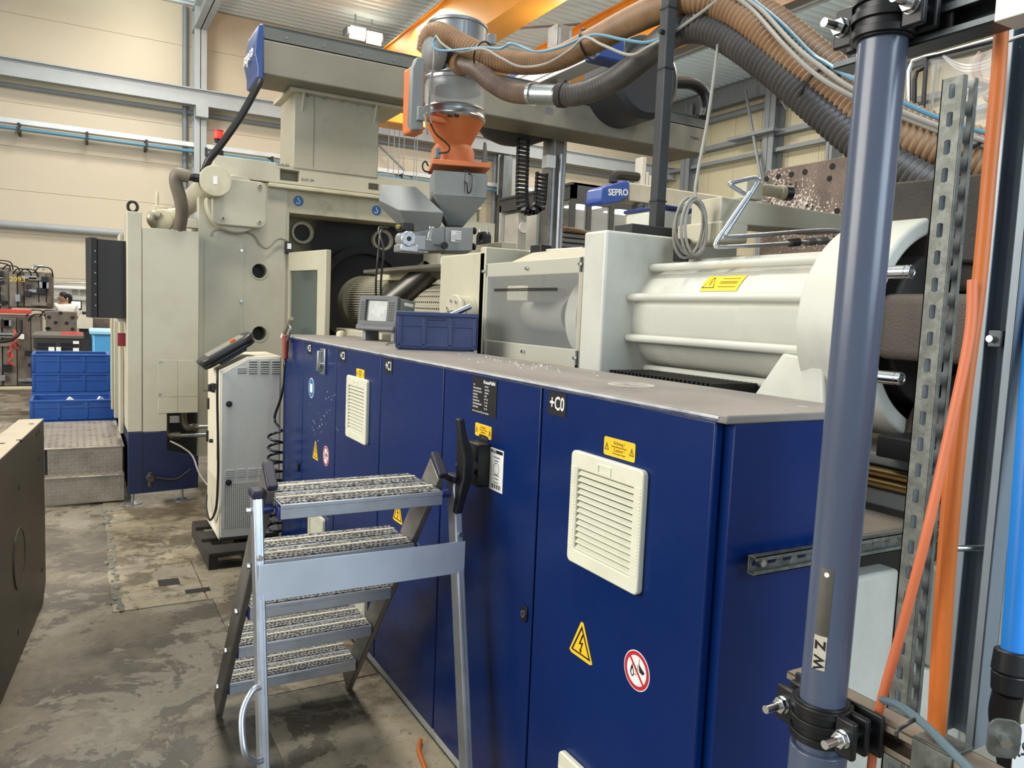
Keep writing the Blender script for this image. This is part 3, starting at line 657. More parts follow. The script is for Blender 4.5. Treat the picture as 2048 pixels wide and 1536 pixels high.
ob('inner_back', MB().box(2.72, 2.74, Yg0, 4.4, 1.35, 2.0), M('inner_grey', '#5a574f', .7), g)
ob('inner_floor', MB().box(XH+.03, 2.74, Yg0, 4.4, 1.40, 1.47), M('inner_dust', '#6d6859', .8, 0, .2, 12), g)
ob('roof_cover', MB().prism([(XH+.005, 1.99), (XH+.005, 2.018), (2.10, 2.075), (2.3, 2.09), (2.6, 2.08), (2.73, 2.0), (2.73, 1.98), (2.55, 2.02), (2.1, 2.02)], -3.55, -Yg0, F((0, 0, 0), (1, 0, 0), (0, 0, 1))), cream, g, .004)
ob('drive_ring', MB().ringcyl((AX+.05, 3.28, AZ-.01), (AX+.05, 3.18, AZ-.01), .26, .21, 56), white_paint, g, .006)
ob('drive_disc', MB().cyl((AX+.05, 3.27, AZ-.01), (AX+.05, 3.21, AZ-.01), .209, n=48), dark_int, g)
ob('drive_arm', MB().box(AX-.1, AX+.4, 3.12, 3.2, AZ-.04, AZ+.06), M('inner_cream', '#a9a594', .6), g, .01)
ob('drive_hub', MB().cyl((AX-.02, 3.12, AZ+.005), (AX-.02, 3.09, AZ+.005), .035, n=24), steel, g)
ob('sensor_box', MB().box(2.05, 2.3, 3.5, 3.72, 1.82, 1.90), cream, g, .006)
ob('inner_tube', MB().cyl((2.3, 4.3, AZ), (2.3, 3.4, AZ), .10, n=28), M('inner_tube', '#8f8b80', .5), g)
rd = thing('linear_scale_rod', 'thin white measuring rod on the cream guard roof, with black holder', 'rod', (2.15, 3.2, 2.1))
p0, p1 = q(1060, 503, X=2.2), q(1166, 497, X=2.2)
ob('rod', MB().cyl(p0, p1, .008, n=10), white_paint, rd)
pm_ = q(1079, 502, X=2.19); ob('holder', MB().box(2.16, 2.23, pm_.y-.06, pm_.y+.05, pm_.z-.03, pm_.z+.03), black, rd, .004)
# side cover with round flange
t = thing('side_cover', 'cream sheet cover with round bolted flange, left of the clear guard', 'machine cover', (2.3, 4.1, 1.4))
ob('cover_box', MB().box(XH, 2.8, 3.84, 4.44, 1.40, 2.085), cream, t, .008)
ob('cover_step', MB().box(XH, 2.35, 3.835, 3.9, 1.40, 2.112), cream, t, .006)
pc = q(938, 632, X=XH); T = F((XH, pc.y, pc.z), (0, -1, 0), (0, 0, 1))
ob('flange_body', MB(T).prism(circ(.115, 40), 0, .07), cream, t, .004)
fd = ob('flange_disc', MB(T).prism(circ(.118, 40), .075, .10), cream, t, .004)
for i in range(8):
    a = i*math.pi/4+.3; ob('flange_bolt', MB(T).cyl((.085*math.cos(a), .085*math.sin(a), .10), (.085*math.cos(a), .085*math.sin(a), .108), .010, n=10), chrome, fd)
ob('shaft_nut', MB(T).prism(hexpts(.034), .10, .13).cyl((0, 0, .13), (0, 0, .165), .016, n=12), steel, fd, .002)
# slotted barrel cover and motor
t = thing('barrel_cover', 'cream slotted heat guard around the barrel, behind the small monitor', 'guard', (AX, 4.9, 1.5))
vs = MB(); n = 22
ob('inner_shell', MB().cyl((AX, 5.62, AZ-.02), (AX, 4.46, AZ-.02), .205, n=48), M('dark_slots', '#4b4539', .8), t)
for i in range(n):
    a = math.radians(60+i*12.5); T = F((AX+.207*math.cos(a), 5.62, AZ-.02+.207*math.sin(a)), (-math.sin(a), 0, math.cos(a)), (0, -1, 0))
    if i == 0: pass
    ob('slotted_strip', MB().slotted(1.15, .044, .036, .016, .024, .003, T), cream, t, smooth=False)
t = thing('electric_motor', 'cream finned motor lying beside the open grey door, left of the monitor', 'motor', (2.2, 6.1, 1.5))
MX, MZ = 2.36, 1.80
ob('housing', MB().cyl((MX, 6.9, MZ), (MX, 6.0, MZ), .20, n=40), M('motor_paint', '#8f8b7c', .55, 0, .1, 4), t)
fin_m = M('fin_paint', '#a19c8a', .55)
for i in range(40):
    a = math.radians(90+i*5.2); T = F((MX+.2*math.cos(a), 6.0, MZ+.2*math.sin(a)), (-math.sin(a), 0, math.cos(a)), (0, 1, 0))
    ob('cooling_fin', MB(T).box(-.004, .004, 0, .85, -.035, .005), fin_m, t, smooth=False)
ob('fan_cowl', MB().lathe([(.245, 0), (.245, .16), (.20, .24), (.05, .26)], F((MX, 6.92, MZ), (-1, 0, 0), (0, 0, 1)), 40), M('cowl_paint', '#7d7968', .55), t)
ob('base_strip', MB().box(2.05, 2.7, 5.7, 6.9, 1.44, 1.56), cream, t, .01)
# chute, shelf and small clamp under the hopper
t = thing('feed_chute', 'dark steel half-pipe chute slanting under the hopper, above the monitor', 'chute', (2.1, 5, 1.8))
p0, p1 = q(862, 540, X=2.25), q(776, 608, X=2.02)
ob('pipe', MB().ringcyl(p0, p1, .085, .081, 36), M('dark_bare_steel', '#55534e', .35, .8, .15, 3), t)
a, b = q(790, 541, X=2.15), q(880, 544, X=2.15)
ob('shelf', MB().box(1.98, 2.5, 4.46, a.y+.25, a.z-.025, a.z), M('shelf_steel', '#7a756b', .45, .6, .15, 4), t, .004)
ob('shelf_bolt', MB().cyl((2.05, 4.6, a.z-.03), (2.05, 4.6, a.z+.04), .010, n=10), steel, t)
tag(ob('cover_beam', MB().box(2.2, 2.35, 5.2, 6.3, 1.98, 2.03), cream_dirty, None, .004), 'narrow cream beam behind the feed chute, left of the hopper base', 'beam')
t = thing('pipe_clamp', 'black two-part clamp standing behind the cream side cover', 'clamp', (2.7, 4.3, 2.1))
p = q(973, 478, X=2.75); T = F((2.75, p.y, p.z), (0, -1, 0), (0, 0, 1))
ob('clamp_body', MB(T).frame([(-.08, -.045), (.08, -.045), (.08, .02), (.05, .05), (-.05, .05), (-.08, .02)], [(-.02, -.03), (.02, -.03), (.038, .0), (.02, .03), (-.02, .03), (-.038, .0)], 0, .05), black, t, .004)
for dx in (-.06, .06): ob('stud', MB(T).cyl((dx, .02, .025), (dx, .075, .025), .006, n=8), steel, t)
ob('saddle', MB().box(2.70, 2.82, p.y-.35, p.y+.3, 0, p.z-.045), cream, t, .004)
tag(ob('machine_top_cover', MB().box(2.85, 3.3, 2.95, 4.2, 1.2, 2.10), M('olive_cream_cover', '#9d977f', .5, 0, .06, 3), None, .01), 'long olive cream cover running behind the clear guard and hopper', 'machine cover')
# items on top of the housing
t = thing('hose_post', 'black square post on the white housing carrying the hoses', 'post', (2.28, 2.8, 2.12))
ob('base_plate', MB().box(2.12, 2.74, 2.74, 2.87, 2.124, 2.165), black_matte, t, .004)
pp = q(1313, 455, Y=2.80); 
ob('square_tube', MB().box(pp.x-.026, pp.x+.026, 2.775, 2.827, 2.165, 3.6), M('post_black', '#3b3d3e', .45, .3, .1, 3), t, .004)
for z in (2.28, 2.86, 3.12): ob('cable_tie', MB().box(pp.x-.0285, pp.x+.0285, 2.772, 2.83, z, z+.007), black, t)
for z, dx in ((3.02, 0), (3.27, 0), (3.31, .0)): ob('bolt', MB().cyl((pp.x-.045, 2.80, z), (pp.x+.05, 2.80, z), .011, n=8), black, t)
# cream long arm with hydraulic lines behind the cylinder
t = thing('hydraulic_manifold', 'cream manifold arm with bent steel pipes above the white cylinder', 'hydraulic unit', (2.8, 2.9, 2.1))
YM = 2.42
a = q(1443, 392, Y=YM); b = q(1443, 446, Y=YM); c_ = q(1692, 430, Y=YM); d_ = q(1692, 466, Y=YM)
ob('arm', MB().add([(a.x, YM, a.z), (c_.x, YM, c_.z), (c_.x, YM, d_.z), (a.x, YM, b.z), (a.x+.02, YM+.2, a.z), (c_.x, YM+.2, c_.z), (c_.x, YM+.2, d_.z), (a.x+.02, YM+.2, b.z)], [(0, 1, 2, 3), (4, 7, 6, 5), (0, 4, 5, 1), (1, 5, 6, 2), (2, 6, 7, 3), (3, 7, 4, 0)]), cream, t, .006)
e = q(1440, 482, Y=YM-.01); e2 = q(1498, 445, Y=YM-.01)
ob('valve_box', MB().box(e.x, e2.x, YM-.01, YM+.26, max(e.z, 2.03), b.z+.01), cream, t, .01)
ob('white_cover', MB().box(q(1322, 440, Y=3.1).x, q(1388, 440, Y=3.1).x, 3.1, 3.4, 2.16, q(1330, 418, Y=3.1).z), white_paint, t, .02)
ob('blue_lid', MB().box(q(1322, 440, Y=3.1).x, q(1388, 440, Y=3.1).x, 3.08, 3.42, q(1330, 418, Y=3.1).z, q(1330, 410, Y=3.1).z), M('lid_blue', '#20306e', .4), t, .008)
for path in (((1500, 372), (1515, 355), (1508, 357), (1460, 367), (1463, 375)), ): pass
def steelpipe(name, pts, r, mat, parent, Y): return ob(name, MB().tube(spline([q(x, y, Y=Y) for x, y in pts], 6), r, 10), alu, parent)
steelpipe('bent_pipe', [(1490, 388), (1465, 372), (1463, 366), (1505, 356), (1515, 360), (1513, 370), (1455, 462), (1452, 470), (1462, 474), (1640, 461), (1690, 464)], .0095, steel, t, 2.34)
steelpipe('bent_pipe', [(1500, 385), (1436, 478), (1433, 490), (1445, 494), (1560, 488), (1690, 478)], .0085, steel, t, 2.30)
for i, px in enumerate((1588, 1620, 1645)):
    p = q(px, 485-i*1.5, Y=2.30); u = (q(px+10, 484-i*1.5, Y=2.30)-p).normalized()
    ob('pipe_nut', MB().cyl(p-u*.022, p+u*.026, .019, n=6), steel if i else black_matte, t)
p = q(1545, 382, Y=2.46); ob('sensor', MB().cyl(p-V(.06, 0, 0), p+V(.035, 0, 0), .026, n=20).cyl(p+V(.035, 0, 0), p+V(.075, 0, 0), .032, n=16), M('sensor_cream', '#b3ab90', .5), t, .003)
p2_ = p+V(.07, 0, 0); ob('sensor_cap', MB().cyl(p2_, p2_+V(.035, -.01, 0), .034, n=16), black, t, .004)
p = q(1492, 385, Y=2.46); ob('pipe_block', MB().box(p.x-.03, p.x+.07, 2.43, 2.5, p.z-.03, p.z+.05), cream, t, .005)
p = q(1366, 500, Y=2.6); ob('sensor_plug', MB().box(p.x-.022, p.x+.022, 2.58, 2.64, p.z-.05, p.z+.05), black, t, .006)
# coil of grey cable hanging in front
pts = []
c0 = q(1388, 455, Y=2.45)
for i in range(4*22+1):
    a = 2*math.pi*i/22; k = .92+.06*math.sin(i*.37); kk = i/(4*22)
    pts.append(V(c0.x+(.078*k*math.sin(a)+.010*math.sin(i*.21)), 2.45+.03*math.sin(i*.13)+.02*kk, c0.z+.125*k*math.cos(a)))
up = [q(1446, 0, Y=2.6), q(1432, 120, Y=2.58), q(1415, 240, Y=2.55), q(1398, 330, Y=2.5), q(1390, 378, Y=2.46)]
tag(ob('cable_coil', MB().tube(spline(up, 8)+pts, .0065, 8), cable_grey), 'coiled grey cable hanging from the hoses over the white cylinder', 'cable')
# spotted clamping plate standing behind the unit
PX = 3.2
a = q(1530, 342, X=PX)
t = thing('clamping_plate', 'large rust-spotted steel plate with bolt holes behind the white cylinder', 'steel plate', (PX, 2.2, 2.0))
sp = M('spotted_plate', '#6b5d53', .42, .45, .25, 9, .1, 60, '#453a34', .6, 5)
nt = sp.node_tree; N_ = nt.nodes; L_ = nt.links
vz = N_.new('ShaderNodeTexNoise'); vz.inputs['Scale'].default_value = 75; vz.inputs['Detail'].default_value = 5; tc_ = N_.new('ShaderNodeTexCoord'); L_.new(tc_.outputs['Object'], vz.inputs[0])
vb = N_.new('ShaderNodeTexNoise'); vb.inputs['Scale'].default_value = 2.2; vb.inputs['Detail'].default_value = 2; L_.new(tc_.outputs['Object'], vb.inputs[0])
ad = N_.new('ShaderNodeMath'); ad.operation = 'MULTIPLY'; L_.new(vz.outputs[0], ad.inputs[0]); L_.new(vb.outputs[0], ad.inputs[1])
rm = N_.new('ShaderNodeValToRGB'); rm.color_ramp.elements[0].position = .325; rm.color_ramp.elements[1].position = .40; L_.new(ad.outputs[0], rm.inputs[0])
mx_ = N_.new('ShaderNodeMix'); mx_.data_type = 'RGBA'; b_ = N_['Principled BSDF']; old = b_.inputs['Base Color'].links[0].from_socket
L_.new(rm.outputs[0], mx_.inputs[0]); L_.new(old, mx_.inputs[6]); mx_.inputs[7].default_value = lin('#cfc4bb'); L_.new(mx_.outputs[2], b_.inputs['Base Color'])
ob('plate', MB().box(PX, PX+.12, 1.2, a.y, 1.6, a.z), sp, t, .003, smooth=False)
hole_m = M('dark_hole', '#0f0e0d', .8)
for px, py, r in ((1533, 358, .015), (1557, 353, .015), (1583, 349, .015), (1610, 344, .015), (1665, 333, .016), (1659, 357, .014), (1674, 422, .015), (1795, 333, .016), (1790, 333, .0), (1823, 409, .015), (1552, 373, .013)):
    if r: p = q(px, py, X=PX); ob('bolt_hole', MB().cyl((PX-.0005, p.y, p.z), (PX-.003, p.y, p.z), r, n=16), hole_m, t)
for px, py in ((1582, 370), (1615, 412), (1838, 384), (1545, 408)):
    p = q(px, py, X=PX); ob('plug', MB().ringcyl((PX-.0005, p.y, p.z), (PX-.006, p.y, p.z), .033, .028, 24).cyl((PX-.0005, p.y, p.z), (PX-.004, p.y, p.z), .027, n=24), sp, t); ob('bolt_hole', MB().cyl((PX-.004, p.y, p.z), (PX-.0065, p.y, p.z), .007, n=12), hole_m, t)
# ================================================================== hopper with vacuum loader
HX, HY = 2.354, 5.15
t = thing('material_hopper', 'grey granulate hopper with side funnel and dosing base', 'hopper', (HX, HY, 2.0))
YF = 4.95
HA = math.radians(-19); HB = Vector((-math.sin(HA), math.cos(HA), 0)); H0 = q(921, 400, Y=YF)      # the hopper stands turned by 19 degrees
def fz(px, py, Y=YF):
    v = ray(px, py); return CAMPOS+v*(((H0-CAMPOS).dot(HB)+(Y-YF))/v.dot(HB))
def rect_pts(px0, px1, py, y0, y1):
    a, b = fz(px0, py), fz(px1, py); z = (a.z+b.z)/2; out = []
    for p in (a, b):
        for y in (y0, y1): w = p+HB*(y-YF); out.append((w.x, w.y, z))
    return out
hull('upper_bin', rect_pts(867, 976, 344, 4.95, 5.35)+rect_pts(868, 974, 393, 4.95, 5.35), grey_hopper, t, .004)
hull('funnel', rect_pts(868, 974, 393.5, 4.95, 5.35)+rect_pts(898, 932, 447, 5.08, 5.24), grey_hopper, t, .003)
def turned(pts, y0, y1): return [tuple(fz(px, py)+HB*(y-YF)) for y in (y0, y1) for px, py in pts]
hull('dosing_base', turned(((891, 455), (946, 456), (944, 502), (890, 502)), 4.93, 5.30), grey_hopper, t, .004)
hull('dosing_arm', turned(((828, 465), (855, 462), (890, 452), (890, 501), (836, 502), (830, 490)), 4.95, 5.25), grey_hopper, t, .004)
hull('side_funnel', [tuple(fz(px, py)+HB*(y-YF)) for px, py, y in ((763, 365, 5.05), (833, 369, 5.05), (886, 427, 4.90), (797, 422, 4.90), (758, 398, 5.02), (882, 451, 4.95), (864, 466, 5.05), (824, 465, 5.05), (763, 365, 5.33), (833, 369, 5.33), (886, 427, 5.33), (760, 398, 5.33), (864, 466, 5.25), (824, 465, 5.25))], grey_hopper, t, .004)
p = fz(915, 473, 4.929); s = ob('rating_sticker', MB(FY((p.x, 4.928, p.z))).box(-.052, .052, -.038, .038, 0, .001), white_s, t, smooth=False)
m = MB(FY((p.x, 4.927, p.z)))
for i in range(5): m.box(-.045+.03*(i < 2), .03+.012*((i*7) % 3), .026-.012*i, .0285-.012*i, 0, .0006)
m.box(-.02, .03, -.034, -.026, 0, .0006); ob('sticker_print', m, M('grey_ink', '#6f6f6f', .6), s, smooth=False)
for px, py in ((947, 460), (946, 492)):
    p = fz(px, py, 4.93); ob('star_knob', MB().cyl((p.x-.01, 4.95, p.z), (p.x+.03, 4.95, p.z), .010, n=8).cyl((p.x+.022, 4.95, p.z), (p.x+.04, 4.95, p.z), .026, n=7), black, t, .003)
p = fz(880, 492, 4.94); ob('star_knob', MB().cyl((p.x, 4.94, p.z), (p.x, 4.915, p.z), .010, n=8).cyl((p.x, 4.92, p.z), (p.x, 4.90, p.z), .027, n=7), black, t, .003)
ob('slot', MB().box(p.x-.07, p.x-.02, 4.936, 4.94, p.z-.006, p.z+.006), M('dark_slot', '#4c4f4f', .7), t)
p = fz(847, 470, 4.92); ob('toggle_latch', MB(F((p.x, 4.90, p.z), (1, 0, -.2), (0.2, 0, 1))).box(-.014, .014, -.05, .045, 0, .016).box(-.02, .02, -.05, -.035, 0, .02).box(-.018, .018, .03, .05, 0, .02), chrome, t, .003)
p = fz(934, 360, 4.94); ob('sight_bracket', MB(FY((p.x, 4.947, p.z))).box(-.012, .012, -.085, .07, 0, .006), black_matte, t, .002)
ob('bin_handle', MB().tube(spline([V(p.x+.012, 4.94, p.z+.045), V(p.x+.02, 4.90, p.z+.03), V(p.x+.02, 4.90, p.z-.07), V(p.x-.005, 4.90, p.z-.09), V(p.x-.012, 4.90, p.z-.04), V(p.x-.012, 4.94, p.z-.01)], 5), .005, 8), black, t)
a = fz(862, 342, 5.0); ob('bin_handle', MB().tube(spline([a+V(0, 0, -.01), a+V(-.05, 0, -.005), a+V(-.065, 0, .03), a+V(-.045, 0, .06), a+V(-.02, 0, .03)], 5), .006, 8), black, t)
# drive of the dosing unit
mo = thing('dosing_motor', 'small bare metal gear motor with black terminal box at the side funnel', 'motor', (1.9, 4.9, 2.0))
p = fz(803, 480, 4.85)
ob('gear_case', MB().cyl((p.x, 4.98, p.z), (p.x, 4.85, p.z), .052, n=28), alu, mo, .006)
ob('gear_base', MB().box(p.x-.05, p.x+.075, 4.86, 5.0, p.z-.085, p.z-.035), alu, mo, .008)
ob('shaft_hole', MB().cyl((p.x, 4.851, p.z), (p.x, 4.845, p.z), .016, n=16), black, mo)
for i in range(6): a = i*math.pi/3; ob('screw', MB().cyl((p.x+.04*math.cos(a), 4.851, p.z+.04*math.sin(a)), (p.x+.04*math.cos(a), 4.843, p.z+.04*math.sin(a)), .006, n=8), chrome, mo)
ob('terminal_box', MB().box(p.x-.045, p.x+.04, 4.86, 4.98, p.z+.055, p.z+.105), black, mo, .005)
ob('cable_gland', MB().cyl((p.x-.045, 4.9, p.z+.08), (p.x-.075, 4.9, p.z+.075), .013, n=10), M('brass', '#a89a5c', .35, .8), mo)
ob('bracket', MB().box(p.x+.05, p.x+.13, 4.88, 4.9, p.z-.06, p.z+.03).box(p.x+.07, p.x+.16, 4.9, 5.05, p.z-.08, p.z-.07), steel, mo, .002)
for dx, xe in ((0, 752), (.02, 762)):
    b = p+V(-.075, .05, .075)
    tag(ob('motor_cable', MB().tube(spline([b, b+V(-.05-dx, 0, -.01), q(xe+5, 500, Y=4.88), q(xe, 560, Y=4.9), q(xe, 600, Y=4.95)], 8), .007, 8), cable_black), 'black cable from the dosing motor down to the monitor, '+('left one' if dx == 0 else 'right one'), 'cable')
# loader: a lathe stack on the bin
t = thing('vacuum_loader', 'steel and orange vacuum loader with sight glass on top of the hopper', 'loader', (HX, HY, 2.7))
def lz(py): return q(917, py, Y=HY).z
def lr(w): return w*5.62/F_PX
def stack(name, prof, mat, bev=0, c=(HX, HY)): return ob(name, MB().lathe([(lr(r), lz(y)) for y, r in prof], Matrix.Translation((c[0], c[1], 0)), 48), mat, t, bev)
a = rect_pts(858, 980, 345, 4.93, 5.37); 
hull('orange_lid', [(x, y, z) for x, y, _ in rect_pts(864, 981, 345, 4.94, 5.37) for z in (lz(343), lz(333))], orange_u, t, .005)
stack('neck', [(332, 42), (305, 42), (298, 38), (292, 33)], orange_u)
stack('cone', [(294, 33), (291, 35), (246, 58), (243, 60)], orange_u)
stack('clamp_ring', [(245, 60), (240, 62), (236, 60), (228, 60), (224, 62), (220, 58)], steel)
ob('sight_glass', MB().ringcyl((HX, HY, lz(222)), (HX, HY, lz(166)), lr(58), lr(57), 48), sight, t)
stack('inner_tube', [(186, 50), (160, 50)], M('inner_steel', '#787d80', .35, .8), 0)
stack('middle_ring', [(170, 60), (164, 61), (160, 58), (152, 58), (148, 60), (145, 56)], steel)
stack('body', [(147, 56), (104, 55), (100, 58), (96, 55)], steel)
stack('filter_head', [(98, 56), (60, 57), (58, 59), (54, 59), (50, 54)], M('head_steel', '#8f9496', .38, .7, .1, 3), 0)
p = q(853, 98, Y=5.05); ob('dome', MB().lathe([(.13, 0), (.125, .05), (.09, .10), (.04, .12)], F((p.x+.10, 5.05, p.z), (0, -1, 0), (0, 0, 1)), 32), grey_hopper, t)
b = ob('control_box', MB(FY((0, 4.93, 0))).prism([(q(833, 0, Y=4.93).x, q(833, 118, Y=4.93).z), (q(848, 0, Y=4.93).x, q(848, 119, Y=4.93).z), (q(849, 0, Y=4.93).x, q(849, 263, Y=4.93).z), (q(830, 0, Y=4.93).x, q(830, 262, Y=4.93).z), (q(823, 0, Y=4.93).x, q(823, 250, Y=4.93).z), (q(825, 0, Y=4.93).x, q(825, 140, Y=4.93).z)], -.02, .04), grey_hopper, t, .006)
ob('box_back', MB(FY((0, 4.95, 0))).box(q(823, 0, Y=5.0).x, q(850, 0, Y=5.0).x, q(830, 268, Y=5.0).z, q(830, 135, Y=5.0).z, -.16, -.005), orange_u, t, .015, seg=3)
ob('box_bracket', MB().box(q(848, 0, Y=5).x, HX-.12, 5.0, 5.05, lz(262), lz(252)), orange_u, t, .006)
p = q(842, 228, Y=4.88); ob('plug', MB().box(p.x-.03, p.x+.02, 4.86, 4.895, p.z-.045, p.z+.045), grey_hopper, t, .006)
ob('plug_cable', MB().tube(spline([p, p+V(.02, -.02, -.02), p+V(.035, -.02, -.1), p+V(.05, 0, -.12)], 6), .007, 8), cable_grey, t)
for px, py in ((901, 231), (914, 231)): p = q(px, py, Y=HY-.225); ob('clamp_screw', MB().cyl((p.x-.016, HY-.218, p.z), (p.x+.016, HY-.218, p.z), .009, n=8), black, t)
for px in (928, 938): p = q(px, 50, Y=HY-.2); ob('head_clip', MB().box(p.x-.004, p.x+.004, HY-.215, HY-.2, p.z-.1, p.z+.03), steel, t)
p = q(982, 80, Y=HY); ob('hinge_lug', MB().box(p.x-.03, p.x+.025, HY-.03, HY+.03, p.z-.035, p.z+.035), steel, t, .004)
p = q(872, 308, Y=HY-.1); ob('sensor', MB().box(p.x-.02, p.x+.02, HY-.14, HY-.1, p.z-.035, p.z+.035), grey_hopper, t, .005)
p = q(967, 315, Y=HY); ob('lid_lever', MB().prism([(-.018, -.07), (.03, -.07), (.012, .10), (-.005, .11)], 0, .02, FY((p.x, HY, p.z))), grey_hopper, t, .004)
ob('front_cable', MB().tube(spline([q(861, 247, Y=4.93), q(872, 268, Y=4.93), q(892, 285, Y=4.97), q(899, 295, Y=4.97), q(895, 304, Y=4.98), q(878, 306, Y=5.0)], 6), .006, 8), cable_black, t)
ob('side_cable', MB().tube(spline([q(869, 90, Y=4.92), q(868, 120, Y=4.93), q(862, 170, Y=4.93), q(858, 230, Y=4.93), q(863, 247, Y=4.93)], 6), .008, 8), cable_grey, t)
# ================================================================== clamping side: platen, guard, gantry robot
YP = 7.40
t = thing('fixed_platen', 'huge cream machine platen with round holes and dark recess', 'machine platen', (2.35, 7.8, 0))
def z7(px, py, Y=YP): return q(px, py, Y=Y).z
def x7(px, py=500, Y=YP): return q(px, py, Y=Y).x
xl, xp = x7(398), x7(573)
zt_ = z7(600, 428)
def holed_wall(x0, x1, z0, z1, holes, Y, t_):
    """wall panel facing -Y with one round hole per horizontal band"""
    mb = MB(FY((0, Y, 0))); hs = sorted(holes, key=lambda h: h[1]); cuts = [z0]+[(a[1]+b[1])/2 for a, b in zip(hs, hs[1:])]+[z1]
    for (cx, cz, r), a, b in zip(hs, cuts, cuts[1:]):
        n = 32; out = []
        for i in range(n):
            an = 2*math.pi*i/n; c, s = math.cos(an), math.sin(an)
            k = min(((x1-cx) if c > 0 else (x0-cx))/c if abs(c) > 1e-6 else 1e9, ((b-cz) if s > 0 else (a-cz))/s if abs(s) > 1e-6 else 1e9)
            out.append((cx+c*k, cz+s*k))
        for px_, pz_ in ((x0, a), (x1, a), (x1, b), (x0, b)):
            j = min(range(n), key=lambda j: (out[j][0]-px_)**2+(out[j][1]-pz_)**2); out[j] = (px_, pz_)
        mb.frame(out, [(cx+r*math.cos(2*math.pi*i/n), cz+r*math.sin(2*math.pi*i/n)) for i in range(n)], -t_, 0)
    return mb
h1, h2 = q(519, 542, Y=YP), q(519, 667, Y=YP)
wall = holed_wall(xl, xp, .35, zt_+.25, [(h1.x, h1.z, .066), (h2.x, h2.z, .066)], YP, .16)
ob('left_wall', wall, cream, t)
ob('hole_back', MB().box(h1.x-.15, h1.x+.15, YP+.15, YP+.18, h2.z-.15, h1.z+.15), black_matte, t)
for h in (h1, h2): ob('hole_rim', MB().ringcyl((h.x, YP-.001, h.z), (h.x, YP-.006, h.z), .078, .067, 32), cream, t)
ob('left_core', MB().box(xl, xp, YP+.18, 8.3, .35, 2.5), cream, t)
# recess, its deep shade painted on the back as a dark gradient
YR = 7.78
recess_shade = M('shaded_cream_paint', '#8f8871', .6, 0, .06, 3, .05, 30)
nt = recess_shade.node_tree; tcs = nt.nodes.new('ShaderNodeTexCoord'); mps = nt.nodes.new('ShaderNodeMapping'); nt.links.new(tcs.outputs['Object'], mps.inputs[0])
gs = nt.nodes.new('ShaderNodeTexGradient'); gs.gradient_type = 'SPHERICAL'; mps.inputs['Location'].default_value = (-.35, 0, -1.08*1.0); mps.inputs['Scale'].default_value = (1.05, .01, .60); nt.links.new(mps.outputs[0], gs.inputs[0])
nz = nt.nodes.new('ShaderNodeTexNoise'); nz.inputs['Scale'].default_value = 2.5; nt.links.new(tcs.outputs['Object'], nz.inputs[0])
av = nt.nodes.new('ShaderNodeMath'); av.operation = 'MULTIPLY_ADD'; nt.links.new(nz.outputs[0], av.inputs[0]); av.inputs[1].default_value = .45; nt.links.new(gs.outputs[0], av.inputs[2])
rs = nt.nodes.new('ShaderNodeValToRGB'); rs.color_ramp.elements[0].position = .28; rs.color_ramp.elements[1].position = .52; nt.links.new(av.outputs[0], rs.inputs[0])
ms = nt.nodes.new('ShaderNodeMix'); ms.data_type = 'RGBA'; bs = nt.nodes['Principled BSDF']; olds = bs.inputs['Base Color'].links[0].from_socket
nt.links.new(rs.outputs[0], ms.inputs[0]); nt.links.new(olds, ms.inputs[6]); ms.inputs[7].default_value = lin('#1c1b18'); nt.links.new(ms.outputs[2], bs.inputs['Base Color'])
ob('recess_back', MB().box(xp, 3.9, YR, 8.3, .35, zt_+.3), recess_shade, t, smooth=False)
ob('recess_cheek', MB().box(xp-.002, xp+.02, YP, YR, .35, zt_), cream, t)
ob('right_cheek', MB().box(3.25, 3.9, YP, YR, .35, zt_+.1), cream, t)
for px, py in ((602, 466), (762, 481)):
    c = q(px, py, Y=YR)
    ob('tie_bar_ring', MB().ringcyl((c.x, YR+.01, c.z), (c.x, YR-.05, c.z), .108, .080, 40).ringcyl((c.x, YR-.03, c.z), (c.x, YR-.07, c.z), .108, .098, 40), cream_dirty, t, .004)
    ob('tie_bar_end', MB().cyl((c.x, YR-.002, c.z), (c.x, YR-.012, c.z), .082, n=36), black_matte, t)
c = q(715, 590, Y=YR); ob('nozzle_opening', MB().ringcyl((c.x+.05, YR, c.z), (c.x+.05, YR-.10, c.z), .50, .42, 64).cyl((c.x+.05, YR, c.z), (c.x+.05, YR-.02, c.z), .43, n=48), M('nozzle_black', '#161614', .7, 0, .2, 5), t)
# beams over the recess
xb0 = x7(427, 320, 7.37)
zb1, zb0 = z7(427, 309, 7.37), z7(600, 371, 7.37)
hx = q(580, 351, Y=7.37)
bm_ = holed_wall(xb0, 3.7, zb0, zb1, [], 7.37, .3)
bw = MB(FY((0, 7.37, 0)))
wx, wz = .088, .050
bw.frame([(xb0, zb0), (3.7, zb0), (3.7, zb1), (xb0, zb1)], [(hx.x-wx, hx.z-wz), (hx.x+wx, hx.z-wz), (hx.x+wx, hx.z+wz), (hx.x-wx, hx.z+wz)], -.12, 0)
ob('top_beam', bw, cream, t, .006)
ob('top_beam_core', MB().box(xb0, 3.7, 7.49, 8.1, zb0, zb1), M('beam_inside', '#8b8674', .6), t, .004)
z0_, z1_ = z7(700, 440, 7.43), z7(700, 396, 7.43)
ob('ledge', MB().box(x7(533), 3.7, 7.33, 7.5, z7(600, 382), z7(600, 374)), cream_dirty, t, .008)
ob('stained_beam', MB().box(x7(530, 400, 7.43), 3.7, 7.43, 8.0, z7(600, 428, 7.43), zb0), cream_dirty, t, .006)
